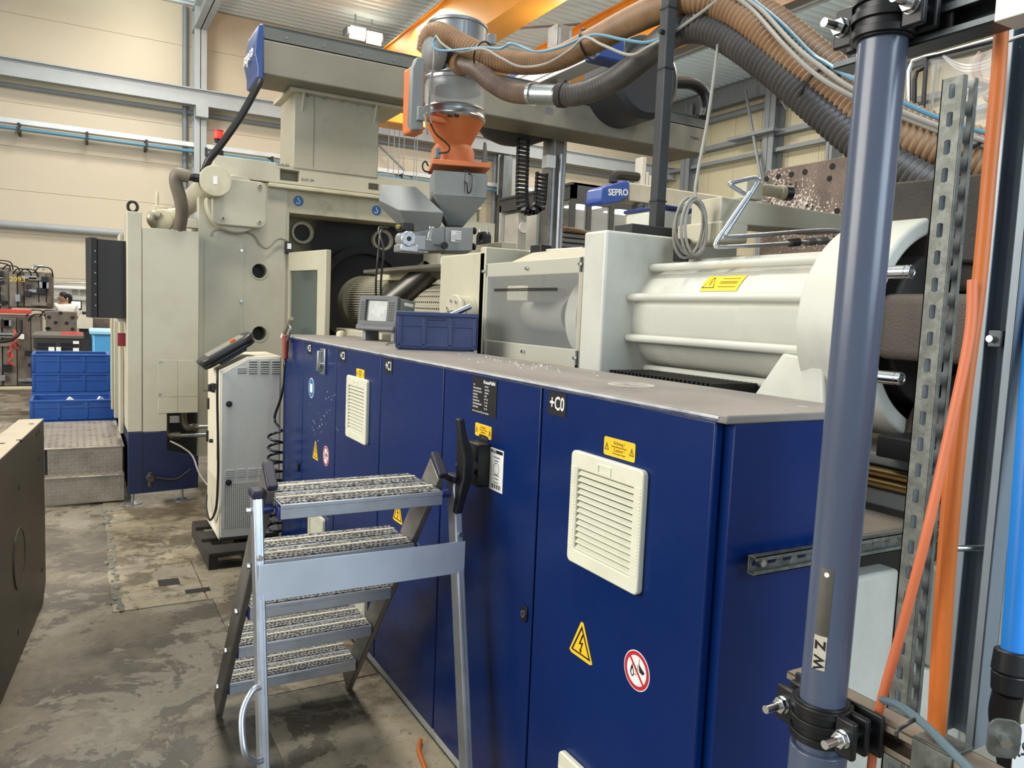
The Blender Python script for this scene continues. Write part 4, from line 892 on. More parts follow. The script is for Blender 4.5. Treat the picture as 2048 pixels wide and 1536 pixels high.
for px, py in ((597, 402), (753, 421)):
    p = q(px, py, Y=7.428); s = ob('lifting_sticker', MB(FY((p.x, 7.429, p.z))).prism(circ(.048, 28), 0, .002), blue_s, t, smooth=False, label='round blue lifting point sticker')
    ob('hook_mark', MB(FY((p.x, 7.427, p.z))).tube([V(-.005, .03, .001), V(0, .012, .001), V(.012, -.002, .001), V(.008, -.022, .001), V(-.012, -.026, .001), V(-.022, -.012, .001)], .0045, 6), white_s, s)
for i, (px, py) in enumerate(((565, 330), (615, 360), (560, 336))): text(('13.02.04', '22.01.24', '- - - -')[i], .035, F((q(px, py, Y=7.368).x, 7.3685, q(px, py, Y=7.368).z), (1, 0, 0), (0, 0, 1)), black_s, t, 'marker_note', .0003)
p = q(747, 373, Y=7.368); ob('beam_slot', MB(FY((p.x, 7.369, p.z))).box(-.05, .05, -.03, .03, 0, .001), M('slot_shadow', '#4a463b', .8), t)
# rounded cover plate and its flange
p0, p1 = q(425, 352, Y=7.2), q(533, 455, Y=7.2)
ob('cover_flange', MB().cyl(((p0.x+p1.x)/2-.02, 7.4, (p0.z+p1.z)/2-.01), ((p0.x+p1.x)/2-.02, 7.26, (p0.z+p1.z)/2-.01), .25, n=48), cream, t, .01)
ob('cover_plate', MB(FY((0, 7.26, 0))).prism(rrect(p0.x, p1.x, p1.z-.01, p0.z, .06, 6), 0, .05), cream, t, .01, seg=3)
for px, py in ((520, 372), (446, 437), (519, 444)):
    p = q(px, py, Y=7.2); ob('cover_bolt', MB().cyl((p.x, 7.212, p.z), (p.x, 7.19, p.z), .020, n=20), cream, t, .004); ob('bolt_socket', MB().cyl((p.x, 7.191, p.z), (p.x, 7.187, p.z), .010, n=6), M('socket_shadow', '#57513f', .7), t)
a, b = q(404, 480, Y=YP-.002), q(486, 720, Y=YP-.002)
ob('access_panel', MB().box(a.x+.02, b.x, YP-.006, YP+.002, .95, a.z), cream, t, .002)
for px, py in ((483, 501), (482, 602)): p = q(px, py, Y=YP-.006); ob('panel_clip', MB().cyl((p.x, YP-.006, p.z), (p.x, YP-.02, p.z), .012, n=10), steel, t)
p = q(576, 494, Y=7.38); ob('limit_switch', MB().box(p.x-.03, p.x+.03, 7.33, 7.40, p.z-.06, p.z+.05), black, t, .005); ob('switch_label', MB().box(p.x-.018, p.x+.018, 7.327, 7.33, p.z-.02, p.z+.03), white_s, t)
ob('sensor_cable', MB().tube(spline([q(423, 472, Y=7.37), q(434, 460, Y=7.37), q(500, 466, Y=7.37), q(520, 488, Y=7.36), q(535, 496, Y=7.36), q(556, 478, Y=7.36), q(573, 480, Y=7.36)], 8), .008, 8), cable_grey, t)
# open guard door
t = thing('guard_door', 'open cream guard door with dark tinted window, hinged on the platen', 'door', (1.9, 7.2, 1.2))
d0, d1 = q(577, 505, Y=7.30), q(652, 497, Y=6.55)
u = V(d1.x-d0.x, d1.y-d0.y, 0); W_ = u.length; T = F((d0.x, d0.y, 1.25), u, (0, 0, 1)); H_ = d0.z-1.25
fr = MB(T).frame([(0, 0), (W_, 0), (W_, H_), (0, H_)], [(.03, .06), (W_-.16, .06), (W_-.16, H_-.17), (.03, H_-.17)], -.05, 0)
ob('door_frame', fr, cream, t, .006)
ob('window_pane', MB(T).box(.03, W_-.16, .06, H_-.17, -.03, -.022), tint, t, smooth=False, label='dark tinted window pane')
# machine guard at far left
t = thing('machine_guard', 'tall cream guard panel with dark blue base left of the temperature unit', 'machine guard', (.65, 7.3, 0))
G = lambda px, py: q(px, py, Y=7.14)
ob('corner_panel', MB().box(.37, .482, 7.14, 7.6, .632, 2.456), cream, t, .006)
mp_ = MB(F((0, 7.14, 0), (1, 0, 0), (0, 0, 1))).prism([(.486, .632), (.672, .632), (.672, .784), (.921, .784), (.921, 2.335), (.486, 2.335)], -.02, -.0) 
ob('main_panel', mp_, cream, t, .003)
ob('side_panel', MB().box(.9, .922, 7.16, 7.4, .784, 2.335).box(.486, .5, 7.16, 7.5, .632, 2.335), cream, t, .003)
ob('blue_base', MB(F((0, 7.14, 0), (1, 0, 0), (0, 0, 1))).prism([(.372, .10), (.925, .12), (.925, .40), (.672, .46), (.672, .628), (.372, .628)], -.05, 0), M('navy_base', '#131d40', .4, 0, .1, 3), t, .004)
ob('base_seam', MB().box(.483, .485, 7.137, 7.1405, .10, .63), black, t)
for x0, x1, z0, z1 in ((.605, .755, .925, 1.24), (.759, .918, .925, 1.24), (.605, .755, .786, .921), (.759, .918, .786, .921)):
    ob('access_panel', MB().box(x0, x1, 7.136, 7.142, z0, z1), cream, t, .0015)
for x, z in ((.615, 1.228), (.615, .95)): ob('panel_screw', MB().cyl((x, 7.136, z), (x, 7.13, z), .010, n=10), steel, t)
for x in (.412, .80):
    ob('levelling_foot', MB().lathe([(.072, 0), (.072, .012), (.03, .03), (.012, .034), (.012, .12)], Matrix.Translation((x, 7.20, 0)), 24), steel, t)
p = G(267, 414); ob('lifting_eye', MB().tube([V(p.x+.036*math.cos(a*.3142), 7.25, 2.505+.042*math.sin(a*.3142)) for a in range(20)], .012, 8, True).cyl((p.x, 7.25, 2.45), (p.x, 7.25, 2.47), .014, n=10), black, t)
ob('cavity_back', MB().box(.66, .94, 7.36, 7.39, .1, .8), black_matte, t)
ob('lower_post', MB().box(q(239, 700, Y=7.6).x, .366, 7.6, 7.9, .55, 2.3), cream, t, .006)
ob('rear_post', MB().box(q(228, 700, Y=8.6).x, q(237, 700, Y=8.6).x, 8.6, 8.7, .55, 2.0), cream, t, .006)
ob('door_edge', MB().box(q(222, 700, Y=8.9).x, q(227, 700, Y=8.9).x, 8.9, 9.0, .6, 2.0), M('pale_door_edge', '#bdb294', .5), t, .006)
ob('skirt', MB().box(.39, .42, 7.45, 10.2, .05, .62), navy, t, .004)
ob('signal_cover', MB().lathe([(.05, 0), (.05, .05), (.035, .08), (.01, .09)], Matrix.Translation((.345, 7.42, 1.545)), 20), white_s, t); ob('red_band', MB().box(.31, .37, 7.36, 7.42, 1.34, 1.45), M('dark_red', '#7c1526', .5), t, .004)
p = q(180, 480, Y=7.25)
t = thing('control_screen', 'large flat black control box on the left edge of the machine guard', 'control box', (.2, 7.35, 1.7))
a, b = q(180, 474, Y=7.22), q(252, 636, Y=7.3)
T = F((a.x, 7.22, 0), (1, .22, 0), (0, 0, 1)); z1 = q(200, 478, Y=7.25).z; z0 = q(215, 636, Y=7.25).z
ob('housing', MB(T).box(.055, .36, z0, z1, -.13, 0), black_matte, t, .004)
ob('bezel', MB(T).box(0, .05, z0, z1+.008, -.15, .006), M('bezel_black', '#1d1e1e', .6), t, .004)
for i in range(6): zz = z0+.1+(z1-z0-.2)*i/5; ob('bezel_screw', MB(T).cyl((.035, zz, .004), (.035, zz, .010), .006, n=8), steel, t)
# piping in the guard cavity
t = thing('water_fittings', 'brass and steel water pipe elbows in the opening under the guard panel', 'pipe fittings', (.8, 7.25, .5))
br = M('dull_fitting', '#6a6454', .45, .6, .15, 6)
for px, py, xe in ((333, 872, 392), (370, 855, 412)):
    a, b = q(px, py, Y=7.24), q(xe, py-2, Y=7.24)
    ob('elbow', MB().tube(spline([a+V(-.01, .04, .17), a+V(-.01, .02, .05), a+V(.02, 0, 0), a+V(.07, 0, 0)], 6), .032, 12), br, t)
    ob('hex_nut', MB().cyl(a+V(.06, 0, 0), a+V(.11, 0, 0), .036, n=6), br, t); ob('tube', MB().cyl(a+V(.11, 0, 0), b+V(.12, 0, 0), .020, n=14), steel, t)
for px in (338, 325): p = q(px+12, 838, Y=7.3); ob('paper_tag', MB().box(p.x-.045, p.x+.045, 7.28, 7.285, p.z-.03, p.z+.03) if px == 338 else MB().box(p.x-.06, p.x-.04, 7.28, 7.285, p.z-.03, p.z+.03), white_s, t)
tag(ob('white_cable', MB().tube(spline([q(340, 882, Y=7.1), q(365, 895, Y=7.08), q(385, 912, Y=7.06), q(398, 945, Y=7.0), q(415, 970, Y=6.95)], 8), .007, 8), M('pale_cable', '#a39f92', .5)), 'thin pale cable curving over the dark blue guard base', 'cable')
v = thing('drain_valve', 'small dark valve on the blue guard base, above the levelling feet', 'valve', (.56, 7.1, .25)); p = q(300, 955, Y=7.12)
ob('body', MB().cyl((p.x, 7.14, p.z), (p.x, 7.05, p.z), .03, n=16).cyl((p.x, 7.08, p.z-.07), (p.x, 7.08, p.z+.05), .02, n=12), dark_int, v, .002); ob('drain_hose', MB().tube(spline([V(p.x+.04, 7.09, p.z), V(p.x+.2, 7.08, p.z-.02), V(p.x+.32, 7.08, p.z+.06)], 6), .012, 8), cable_black, v)
# accumulator pipe with thick hose
t = thing('accumulator', 'cream hydraulic cylinder with round stained end cap above the guard panel', 'accumulator', (.95, 7.0, 2.6))
c = q(431, 362, Y=6.95)
ob('tube', MB().cyl((c.x, 7.0, c.z), (c.x, 9.3, c.z), .108, n=40), M('cream_silver', '#b9b39f', .4, .2, .08, 3, 0, 60, '#7d7663', .4, 5), t)
ob('end_cap', MB().cyl((c.x, 6.93, c.z), (c.x, 7.03, c.z), .128, n=44), cream_dirty, t, .006)
ob('cap_plate', MB().box(c.x-.02, c.x+.012, 6.926, 6.931, c.z-.03, c.z+.035), white_s, t)
ob('fitting', MB().cyl((c.x-.12, 6.97, c.z+.01), (c.x-.17, 6.97, c.z+.01), .038, n=6).cyl((c.x-.17, 6.97, c.z+.01), (c.x-.23, 6.97, c.z+.01), .032, n=6), dark_int, t, .002)
tag(ob('thick_hose', MB().tube(spline([V(c.x-.20, 6.97, c.z+.01), q(372, 352, Y=6.97), q(355, 349, Y=6.98), q(352, 365, Y=7.0), q(361, 400, Y=7.03), q(364, 425, Y=7.08), q(358, 462, Y=7.2)], 8), .052, 16), M('dusty_hose', '#6f6657', .55, 0, .15, 4)), 'thick dusty hydraulic hose bent down from the round end cap', 'hose')
t = thing('small_cylinder', 'short cream cylinder and bent hose just above the guard panel edge', 'hydraulic unit', (.72, 7.5, 2.4))
p = q(330, 440, Y=7.55); ob('body', MB().cyl(p+V(.12, .3, .06), p, .085, n=28).cyl(p, p+V(-.03, -.06, -.01), .095, n=28), cream_dirty, t, .006)
ob('hose', MB().tube(spline([q(318, 432, Y=7.5), q(305, 428, Y=7.5), q(302, 440, Y=7.5), q(310, 452, Y=7.55), q(318, 462, Y=7.6)], 6), .035, 12), M('silver_hose', '#a59c88', .4, .3), t)
ob('valve_block', MB().box(p.x-.09, p.x+.02, 7.55, 7.62, p.z+.05, p.z+.12).cyl((p.x-.06, 7.58, p.z+.1), (p.x-.06, 7.58, p.z+.24), .014, n=8), cream_dirty, t, .004)
p = q(372, 442, Y=7.5); ob('mount', MB().box(p.x-.08, p.x+.16, 7.45, 7.55, p.z-.06, p.z+.02), cream, t, .004)
# signal beacon
p = q(437, 306, Y=7.5)
t = thing('signal_beacon', 'red warning beacon on a black stem on top of the platen beam', 'beacon', (p.x, 7.5, p.z))
zs = [q(437, y, Y=7.5).z for y in (308, 301, 286, 278, 263, 261)]
ob('foot', MB().cyl((p.x, 7.5, zs[0]-.04), (p.x, 7.5, zs[1]), .045, n=20), black, t); ob('stem', MB().cyl((p.x, 7.5, zs[1]), (p.x, 7.5, zs[2]), .014, n=12), black, t)
ob('socket', MB().cyl((p.x, 7.5, zs[2]), (p.x, 7.5, zs[3]), .030, .040, 20), black, t); ob('lens', MB().cyl((p.x, 7.5, zs[3]), (p.x, 7.5, zs[4]), .042, n=24), red_glow, t, .002); ob('cap', MB().cyl((p.x, 7.5, zs[4]), (p.x, 7.5, zs[5]), .044, n=24), M('red_cap', '#7a1512', .4), t)
# ---------------- gantry robot
t = thing('gantry_robot', 'long cream gantry robot beam on a wide pedestal crossing the hall', 'robot', (2.2, 7.4, 3))
YG = 7.05
xg0, xg1 = q(526, 100, Y=YG).x, q(1412, 290, Y=YG).x
zb, zt2 = q(523, 147, Y=YG).z, q(527, 45, Y=YG).z
zr = zt2-.135
ob('beam', MB().box(xg0, xg1, YG, 7.55, zb, zr), M('gantry_cream', '#7d796b', .5, 0, .12, 1.2, .03, 50, '#403e38', .7, .9), t, .012)
ob('rail', MB().box(xg0+.01, xg1, YG+.03, YG+.05, zr, zt2).box(xg0+.01, xg1, YG+.0, YG+.06, zr+.008, zr+.03).box(xg0+.01, xg1, YG+.02, YG+.12, zt2-.008, zt2).box(xg0+.01, xg1, 7.5, 7.55, zr, zt2-.02), M('rail_grey', '#62645f', .5, .2, .12, 4), t)
for i in range(14): x = xg0+.2+i*.33; ob('rail_bolt', MB().cyl((x, YG+.03, zr+.055), (x, YG+.02, zr+.055), .008, n=8), steel, t)
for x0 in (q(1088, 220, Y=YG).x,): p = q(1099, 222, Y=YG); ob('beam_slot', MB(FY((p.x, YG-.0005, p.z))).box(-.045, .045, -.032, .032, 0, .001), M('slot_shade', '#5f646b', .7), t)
text('P18081', .05, F((q(1390, 277, Y=YG).x, YG-.0005, q(1390, 277, Y=YG).z), (1, 0, 0), (0, 0, 1)), black_s, t, depth=.0005)
xc0, xc1 = q(588, 250, Y=7.36).x, q(758, 250, Y=7.36).x
yc = 7.36+.55
ob('pedestal', MB().box(xc0, xc1, 7.36, yc, zb1-.03, zb-.02), M('pedestal_cream', '#aaa591', .5, 0, .06, 2, .03, 50, '#5c5748', .5, 1.1), t, .01)
ob('pedestal_seam', MB().box(q(627, 250, Y=7.36).x, q(627, 250, Y=7.36).x+.006, 7.357, 7.362, zb1+.0, zb-.03), M('seam_grey', '#7d7a6c', .6), t)
ob('top_flange', MB().box(xc0-.06, xc1+.25, 7.28, yc+.05, zb-.03, zb), cream, t, .004)
for px in (606, 752): x = q(px, 190, Y=7.33).x; ob('gusset', MB().prism([(0, 0), (.07, 0), (0, -.16)], -.006, .006, F((x, 7.36, zb-.03), (0, -1, 0), (0, 0, 1))), cream, t)
for i in range(5): x = xc0+.12+i*.16; ob('flange_bolt', MB().cyl((x, 7.31, zb-.03), (x, 7.31, zb-.05), .012, n=8), steel, t)
ec = ob('end_cover', MB(F((xg0, YG+.0, 0), (0, 1, 0), (0, 0, 1))).prism(rrect(-.06, .46, zb-.03, zt2-.06, .05, 4), -.13, .0) if False else MB().hull_loft([[V(x, YG-.04+dy, z) for x, z in ((xg0+.0, zb-.06), (xg0, zt2-.02), (xg0-.04, zt2-.03), (xg0-.06, zt2-.15), (xg0-.075, zt2-.27), (xg0-.05, zb+.04), (xg0-.05, zb-.05))] for dy in (0, .5)]), M('robot_blue', '#23407c', .35, 0, .05, 3, coat=.3), t, .012, seg=3, label='blue plastic end cover')
text('sepro', .17, F((xg0-.080, YG+.19, (zb+zt2)/2-.03), (0, -1, 0), (.06, 0, 1)), white_s, ec, depth=.004)
tag(ob('robot_cable', MB().tube(spline([q(520, 160, Y=7.02), q(512, 178, Y=7.0), q(480, 235, Y=7.0), q(440, 292, Y=7.02), q(418, 320, Y=7.05), q(408, 345, Y=7.1)], 8), .030, 12), cable_black), 'thick black cable bundle slanting from the blue end cover down to the platen', 'cable')
# carriage on the beam
m = thing('robot_carriage', 'robot carriage with black drum cover and white arm beam above the gantry', 'robot', (4.4, 7.3, 4))
rb_ = bpy.data.materials['robot_blue']
a0_, a1_ = q(1090, 168, Y=7.0), q(1196, 96, Y=4.6)
xa = q(1150, 145, Y=6.2).x
XA = q(1096, 165, Y=7.05).x; pa = q(1096, 165, Y=7.05); pa.z = zt2+.07; pb = q(1188, 110, X=XA)
ob('arm_beam', MB().box(XA, XA+.22, pb.y, 8.6, pa.z-.02, pa.z+.17), M('white_alu', '#d9dadb', .35, .3, .03, 3), m, .006)
ob('arm_rail', MB().box(XA-.005, XA+.005, pb.y+.03, 8.5, pa.z+.02, pa.z+.03).box(XA-.005, XA+.005, pb.y+.03, 8.5, pa.z+.12, pa.z+.13), steel, m)
ob('arm_end_cover', MB().hull_loft([[V(x, pb.y-.12+dy, z) for x, z in ((XA-.04, pa.z-.05), (XA-.04, pa.z+.2), (XA+.04, pa.z+.27), (XA+.22, pa.z+.27), (XA+.27, pa.z+.2), (XA+.27, pa.z-.05))] for dy in (0, .22)]), rb_, m, .02, seg=3)
ob('arm_top_cover', MB().box(XA+.02, XA+.24, pb.y+.1, 8.5, pa.z+.17, pa.z+.25), rb_, m, .02)
c = q(1275, 150, Y=6.7)
ob('drum_cover', MB().lathe([(.40, 0), (.42, .02), (.42, .55), (.36, .60)], F((c.x, 6.5, c.z-.06), (1, 0, 0), (0, 0, 1)) @ Matrix.Translation((0, 0, -.6)), 48), M('drum_black', '#26282c', .4), m, .01)
ob('saddle', MB().box(c.x-.5, c.x+.5, 6.95, 7.6, zt2-.01, zt2+.06), M('saddle_black', '#2e3033', .5), m, .01)
ob('cable_guide', MB().tube(spline([q(1345, 165, Y=6.9), q(1385, 168, Y=6.9), q(1408, 185, Y=6.9), q(1413, 215, Y=6.9), q(1408, 235, Y=6.9)], 8), .065, 10), black, m)
x0, x1 = q(1115, 40, Y=7.75).x, q(1146, 40, Y=7.75).x
mast = ob('mast', MB().box(x0, x1, 7.75, 7.95, 1.9, 5.05), alu_dull, m, .008)
ob('mast_rail', MB().box(x0+.02, x0+.045, 7.735, 7.75, 1.9, 5.0).box(x1-.05, x1-.025, 7.735, 7.75, 1.9, 5.0), alu, m)
ob('mast_tube', MB().cyl((x0+.10, 7.7, 2.1), (x0+.10, 7.7, 3.6), .022, n=10), steel, m)
p = q(1097, 325, Y=7.7); ob('mast_box', MB().box(p.x-.06, p.x+.05, 7.62, 7.75, p.z-.07, p.z+.07), white_s, m, .006)
# cable chain
ch = thing('cable_chain', 'black cable chain hanging in a loop under the gantry beam', 'cable chain', (3.6, 7.7, 2))
lk = MB(); path = resample(spline([q(1047, 270, Y=7.7), q(1045, 330, Y=7.7), q(1044, 395, Y=7.7), q(1050, 420, Y=7.7), q(1064, 426, Y=7.7), q(1077, 415, Y=7.7), q(1081, 390, Y=7.7), q(1084, 340, Y=7.7)], 12), .045)
first = None
for i in range(len(path)-1):
    a, b = path[i], path[i+1]; T = axis_frame(a, b)
    o = ob('chain_link', MB(T).box(-.07, .07, -.028, .028, .002, .026).box(-.07, -.058, -.028, .028, .002, .042).box(.058, .07, -.028, .028, .002, .042), black, ch, smooth=False)
tag(ob('cable_bowl', MB().lathe([(.02, -.16), (.22, -.13), (.36, -.07), (.42, 0), (.40, 0), (.34, -.05), (.2, -.11), (.02, -.14)], Matrix.Translation((q(1030, 262, Y=7.9).x, 7.9, q(1030, 262, Y=7.9).z)) @ Matrix.Scale(1.0, 4), 40), black_matte), 'black shallow bowl hanging under the gantry beam beside the hopper', 'cover')
# ================================================================== left side: steps, crates, unit
tread = M('tread_plate_aluminium', '#a0978a', .36, .6, .14, 5, .05, 60, '#5f564b', .5, 4)
t = thing('access_steps', 'aluminium tread plate steps and platform beside the machine guard', 'steps', (0, 7.8, 0))
X0, X1 = -.235, .352
ob('riser', MB().box(X0, X1, 7.29, 7.30, .02, .245), tread, t, .003); ob('riser', MB().box(X0+.02, X1-.005, 7.42, 7.43, .25, .468), tread, t, .003)
ob('riser', MB().box(-1.6, X0, 7.42, 7.43, .02, .468), tread, t, .003)
ob('tread', MB().box(X0-.015, X1, 7.275, 7.45, .240, .252), tread, t, .003)
plat = ob('platform_plate', MB().box(-1.6, .36, 7.41, 9.0, .462, .474), tread, t, .003)
ob('platform_frame', MB().box(-1.6, .36, 7.44, 8.98, .02, .46), black_matte, t)
def lugs(name, T, w, h, p=.030):
    mb = MB(); n = int(w/p); k = int(h/p)
    for i in range(n):
        for j in range(k):
            a = math.radians(45 if (i+j) % 2 else -45); c, s = math.cos(a), math.sin(a); x, y = p*(i+.5), p*(j+.5)
            for d in (-.004, .004): mb.prism([(x-s*d+c*u*.012-s*v*.0024, y+c*d+s*u*.012+c*v*.0024) for u, v in ((-1, 0), (0, -1), (1, 0), (0, 1))], 0, .003, T)
    stuff(ob(name, mb, tread, t, smooth=False))
lugs('riser_lugs', FY((X0, 7.29, .025)), X1-X0, .21); lugs('riser_lugs', FY((X0+.02, 7.42, .255)), X1-X0-.03, .20)
lugs('platform_lugs', FZ((-.75, 7.42, .474)), 1.10, 1.56, .052); lugs('tread_lugs', FZ((X0, 7.28, .252)), X1-X0, .13, .032)
# blue folding crates
def crate(name, w, d, h, mat, dark, wall=.022):
    r = thing(name, 'crate', 'crate')
    o_ = [(-w/2, -d/2), (w/2, -d/2), (w/2, d/2), (-w/2, d/2)]; i_ = [(-w/2+wall, -d/2+wall), (w/2-wall, -d/2+wall), (w/2-wall, d/2-wall), (-w/2+wall, d/2-wall)]
    ob('walls', MB().frame(o_, i_, .008, h-.012), mat, r, .003)
    e = .008; o2 = [(-w/2-e, -d/2-e), (w/2+e, -d/2-e), (w/2+e, d/2+e), (-w/2-e, d/2+e)]
    ob('rim', MB().frame(o2, i_, h-.022, h), mat, r, .004)
    ob('base', MB().box(-w/2+.01, w/2-.01, -d/2+.01, d/2-.01, 0, .02), mat, r, .003)
    rb = MB()
    for s_ in (-1, 1):
        y = s_*(d/2)
        for k in range(4): x = -w/2+w*k/3; x = max(-w/2+.012, min(w/2-.012, x)); rb.box(x-.010, x+.010, y, y+s_*.007, .01, h-.025)
        rb.box(-w/2, w/2, y, y+s_*.006, h*.62, h*.68).box(-w/2, w/2, y, y+s_*.007, .02, .034)
        x = s_*(w/2)
        for k in range(3): yy = -d/2+.012+(d-.024)*k/2; rb.box(x, x+s_*.007, yy-.010, yy+.010, .01, h-.025)
    ob('ribs', rb, mat, r, .002)
    ob('grip', MB().box(-w*.12, w*.10, -d/2-.005, -d/2+.002, h*.79, h*.86), dark, r, .002)
    return r
dk = M('crate_blue_shadow', '#163c7c', .5)
c1 = crate('storage_crate', .76, .56, .225, crate_blue, dk)
c1['group'] = 'blue storage crates behind the steps'
xb = -.03
labs_b = ['bottom blue crate of the front stack, hidden behind the tread plate steps', 'second blue crate of the front stack, just above the tread plate platform', 'open blue crate with white scraps, top of the front stack behind the steps']
labs_a = ['lowest blue crate of the rear stack, hidden behind the front stack', 'second-lowest blue crate of the rear stack, hidden behind the front stack', 'blue crate in the middle of the rear stack, behind the open scrap crate', 'blue crate directly under the topmost crate of the rear stack', 'topmost open blue crate of the rear stack, in front of the black box']
c1.location = (xb, 9.5, 0); c1['label'] = labs_b[0]
for i in (1, 2): copy_thing(c1, (xb, 9.5, .222*i), labs_b[i])
for i in range(5): copy_thing(c1, (-.045, 10.35, .216*i), labs_a[i])
for i, (x, y, rz, lab) in enumerate(((-.10, 9.45, .3, 'white curved plastic scrap at left in the open blue crate'), (.02, 9.42, -.9, 'narrow white scrap standing in the middle of the open crate'), (.20, 9.44, .2, 'small white scrap at the right end of the open crate'))):
    k = MB(Matrix.Translation((x, y, .46)) @ Matrix.Rotation(rz, 4, 'Y') @ Matrix.Rotation(.3*i, 4, 'Z'))
    k.prism([(-.06, 0), (.05, 0), (.055, .12), (.02, .20), (-.03, .22), (-.065, .15)] if i != 1 else [(-.02, 0), (.02, 0), (.01, .22), (-.015, .25)], -.012, .012, Matrix.Rotation(math.pi/2, 4, 'X'))
    tag(ob('plastic_scrap', k, white_s, None, .004), lab, 'scrap')
# temperature unit on its pallet
t = thing('temperature_unit', 'grey and cream temperature control unit with louvres, on a dark pallet', 'control unit', (1.04, 5.7, .13))
UY = 5.44; ux0, ux1 = .836, 1.243
prof = [(ux0, .135), (ux1, .135), (ux1, 1.392), (1.02, 1.385), (ux0, 1.29)]
T = F((0, UY, 0), (1, 0, 0), (0, 0, 1))
ob('shell', MB(T).prism(prof, -.53, -.012), unit_cream, t, .004)
ins = lambda k: [(ux0+k, .135+k), (ux1-k, .135+k), (ux1-k, 1.392-k), (1.022, 1.385-k), (ux0+k, 1.285-k)]
fp = ob('front_panel', MB(T).prism(ins(.012), -.014, 0), grey_panel, t, .003)
ob('base_frame', MB().box(ux0+.005, ux1-.005, UY-.004, UY+.52, .125, .15), black_matte, t, .003)
U = lambda px, py: q(px, py, Y=UY)
lv = MB(T)
for px0, px1, pys in ((475, 493, (736, 740, 744)), (498, 514, (722, 727, 732, 737, 741, 745)), (521, 538, (722, 727, 732, 737, 741, 745)), (544, 561, (722, 727, 732, 737, 741, 745)), (450, 469, (941, 945, 949, 953)), (474, 491, (939, 943, 947, 951)), (496, 514, (938, 942, 946, 950)), (519, 536, (936, 940, 944, 948)), (541, 558, (935, 939, 943, 947))):
    for py in pys:
        a, b = U(px0, py), U(px1, py); zc = (a.z+b.z)/2
        lv.prism([(a.x, zc-.004), (b.x, zc-.004), (b.x-.004, zc+.004), (a.x+.004, zc+.004)], 0, .006)
stuff(ob('louvres', lv, grey_panel, fp, smooth=False))
sl = MB(T)
for px0, px1, pys in ((475, 493, (738, 742, 746)), (498, 514, (724.5, 729.5, 734.5, 739, 743, 747)), (521, 538, (724.5, 729.5, 734.5, 739, 743, 747)), (544, 561, (724.5, 729.5, 734.5, 739, 743, 747))):
    for py in pys: a, b = U(px0, py), U(px1, py); sl.box(a.x, b.x, (a.z+b.z)/2-.0035, (a.z+b.z)/2+.003, 0, .001)
stuff(ob('louvre_openings', sl, M('louvre_dark', '#57544b', .8), fp, smooth=False))
for px, py in ((458, 808), (457, 965)): p = U(px, py); ob('door_lock', MB(T).cyl((p.x, p.z, 0), (p.x, p.z, .008), .021, n=24).cyl((p.x, p.z, .008), (p.x, p.z, .012), .009, n=12), black, fp, .002)
def mesh_panel(name, T, x0, x1, z0, z1, nx, nz, mat, parent):
    mb = MB(T); dx, dz = (x1-x0)/nx, (z1-z0)/nz
    for i in range(nx+1): x = x0+dx*i; mb.box(x-dx*.24, x+dx*.24, z0, z1, .001, .003)
    for j in range(nz+1): z = z0+dz*j; mb.box(x0, x1, z-dz*.24, z+dz*.24, .001, .0028)
    g = ob('dark_filter', MB(T).box(x0, x1, z0, z1, 0, .0008), M('filter_black', '#1b1a18', .9), parent, smooth=False)
    stuff(ob(name, mb, mat, parent, smooth=False))
a, b = U(448, 1055), U(545, 976)
mesh_panel('perforated_sheet', T, a.x, ux1-.025, a.z, .52, 26, 27, grey_panel, t)
TL = F((ux0, UY, 0), (0, -1, 0), (0, 0, 1))
mesh_panel('side_perforated_sheet', F((ux0-.0005, UY, 0), (0, -1, 0), (0, 0, 1)), -.47, -.06, .24, .53, 16, 22, unit_cream, t)
ob('side_panel_upper', MB(TL).box(-.47, -.10, .67, 1.15, 0, .006), unit_cream, t, .003); 
for yy, z in ((-.43, 1.02), (-.46, .78)): ob('hinge', MB(TL).box(yy-.02, yy+.02, z-.04, z+.04, 0, .02), black, t, .003)
ob('main_switch', MB(TL).box(-.20, -.14, 1.13, 1.19, 0, .03).box(-.185, -.155, 1.135, 1.185, .03, .05), black, t, .004)
ob('switch_knob', MB(TL).cyl((-.24, .78, 0), (-.24, .78, .03), .014, n=10), black, t)
ob('side_logo', MB(TL).box(-.30, -.12, .155, .19, 0, .001), white_s, t)
pal = thing('pallet', 'small dark wooden pallet under the temperature control unit', 'pallet', (1.0, 5.6, 0))
for y in (5.27, 5.62, 5.93): ob('deck_board', MB().box(.74, 1.24, y-.07, y+.11, .098, .122), wood_dark, pal, .004)
for x in (.74, .98, 1.20): ob('bearer', MB().box(x, x+.06, 5.215, 6.06, .0, .098), wood_dark, pal, .004)
# teach pendant lying on the sloping top
a, b = q(408, 722, Y=5.6), q(500, 680, Y=5.6)
a = V(.765, 5.62, 1.275); b = V(1.09, 5.62, 1.475)
u = (b-a).normalized(); T = F((a.x, 5.47, a.z), u, (0, 1, 0)); L = (b-a).length
t = thing('teach_pendant', 'black handheld robot pendant lying on top of the temperature unit', 'pendant', (.92, 5.6, 1.38))
ob('lower_shell', MB(T).prism(rrect(.0, L, 0, .26, .08, 6), .012, .045), black, t, .012, seg=3)
ob('upper_shell', MB(T).prism(rrect(-.012, L+.012, -.012, .272, .09, 6), .045, .085), M('pendant_grey', '#2c2d2d', .35), t, .014, seg=3)
ob('screen_bezel', MB(T).prism(rrect(.06, L-.05, .03, .23, .02, 3), .085, .089), M('pendant_face', '#817d72', .4), t)
ob('stop_button', MB(T).cyl((L-.13, .05, .085), (L-.13, .05, .108), .02, n=16), M('stop_orange', '#c2622a', .4), t, .003)
ob('grip_strap', MB(T).box(.10, .30, .02, .22, -.004, .014), black, t, .006)
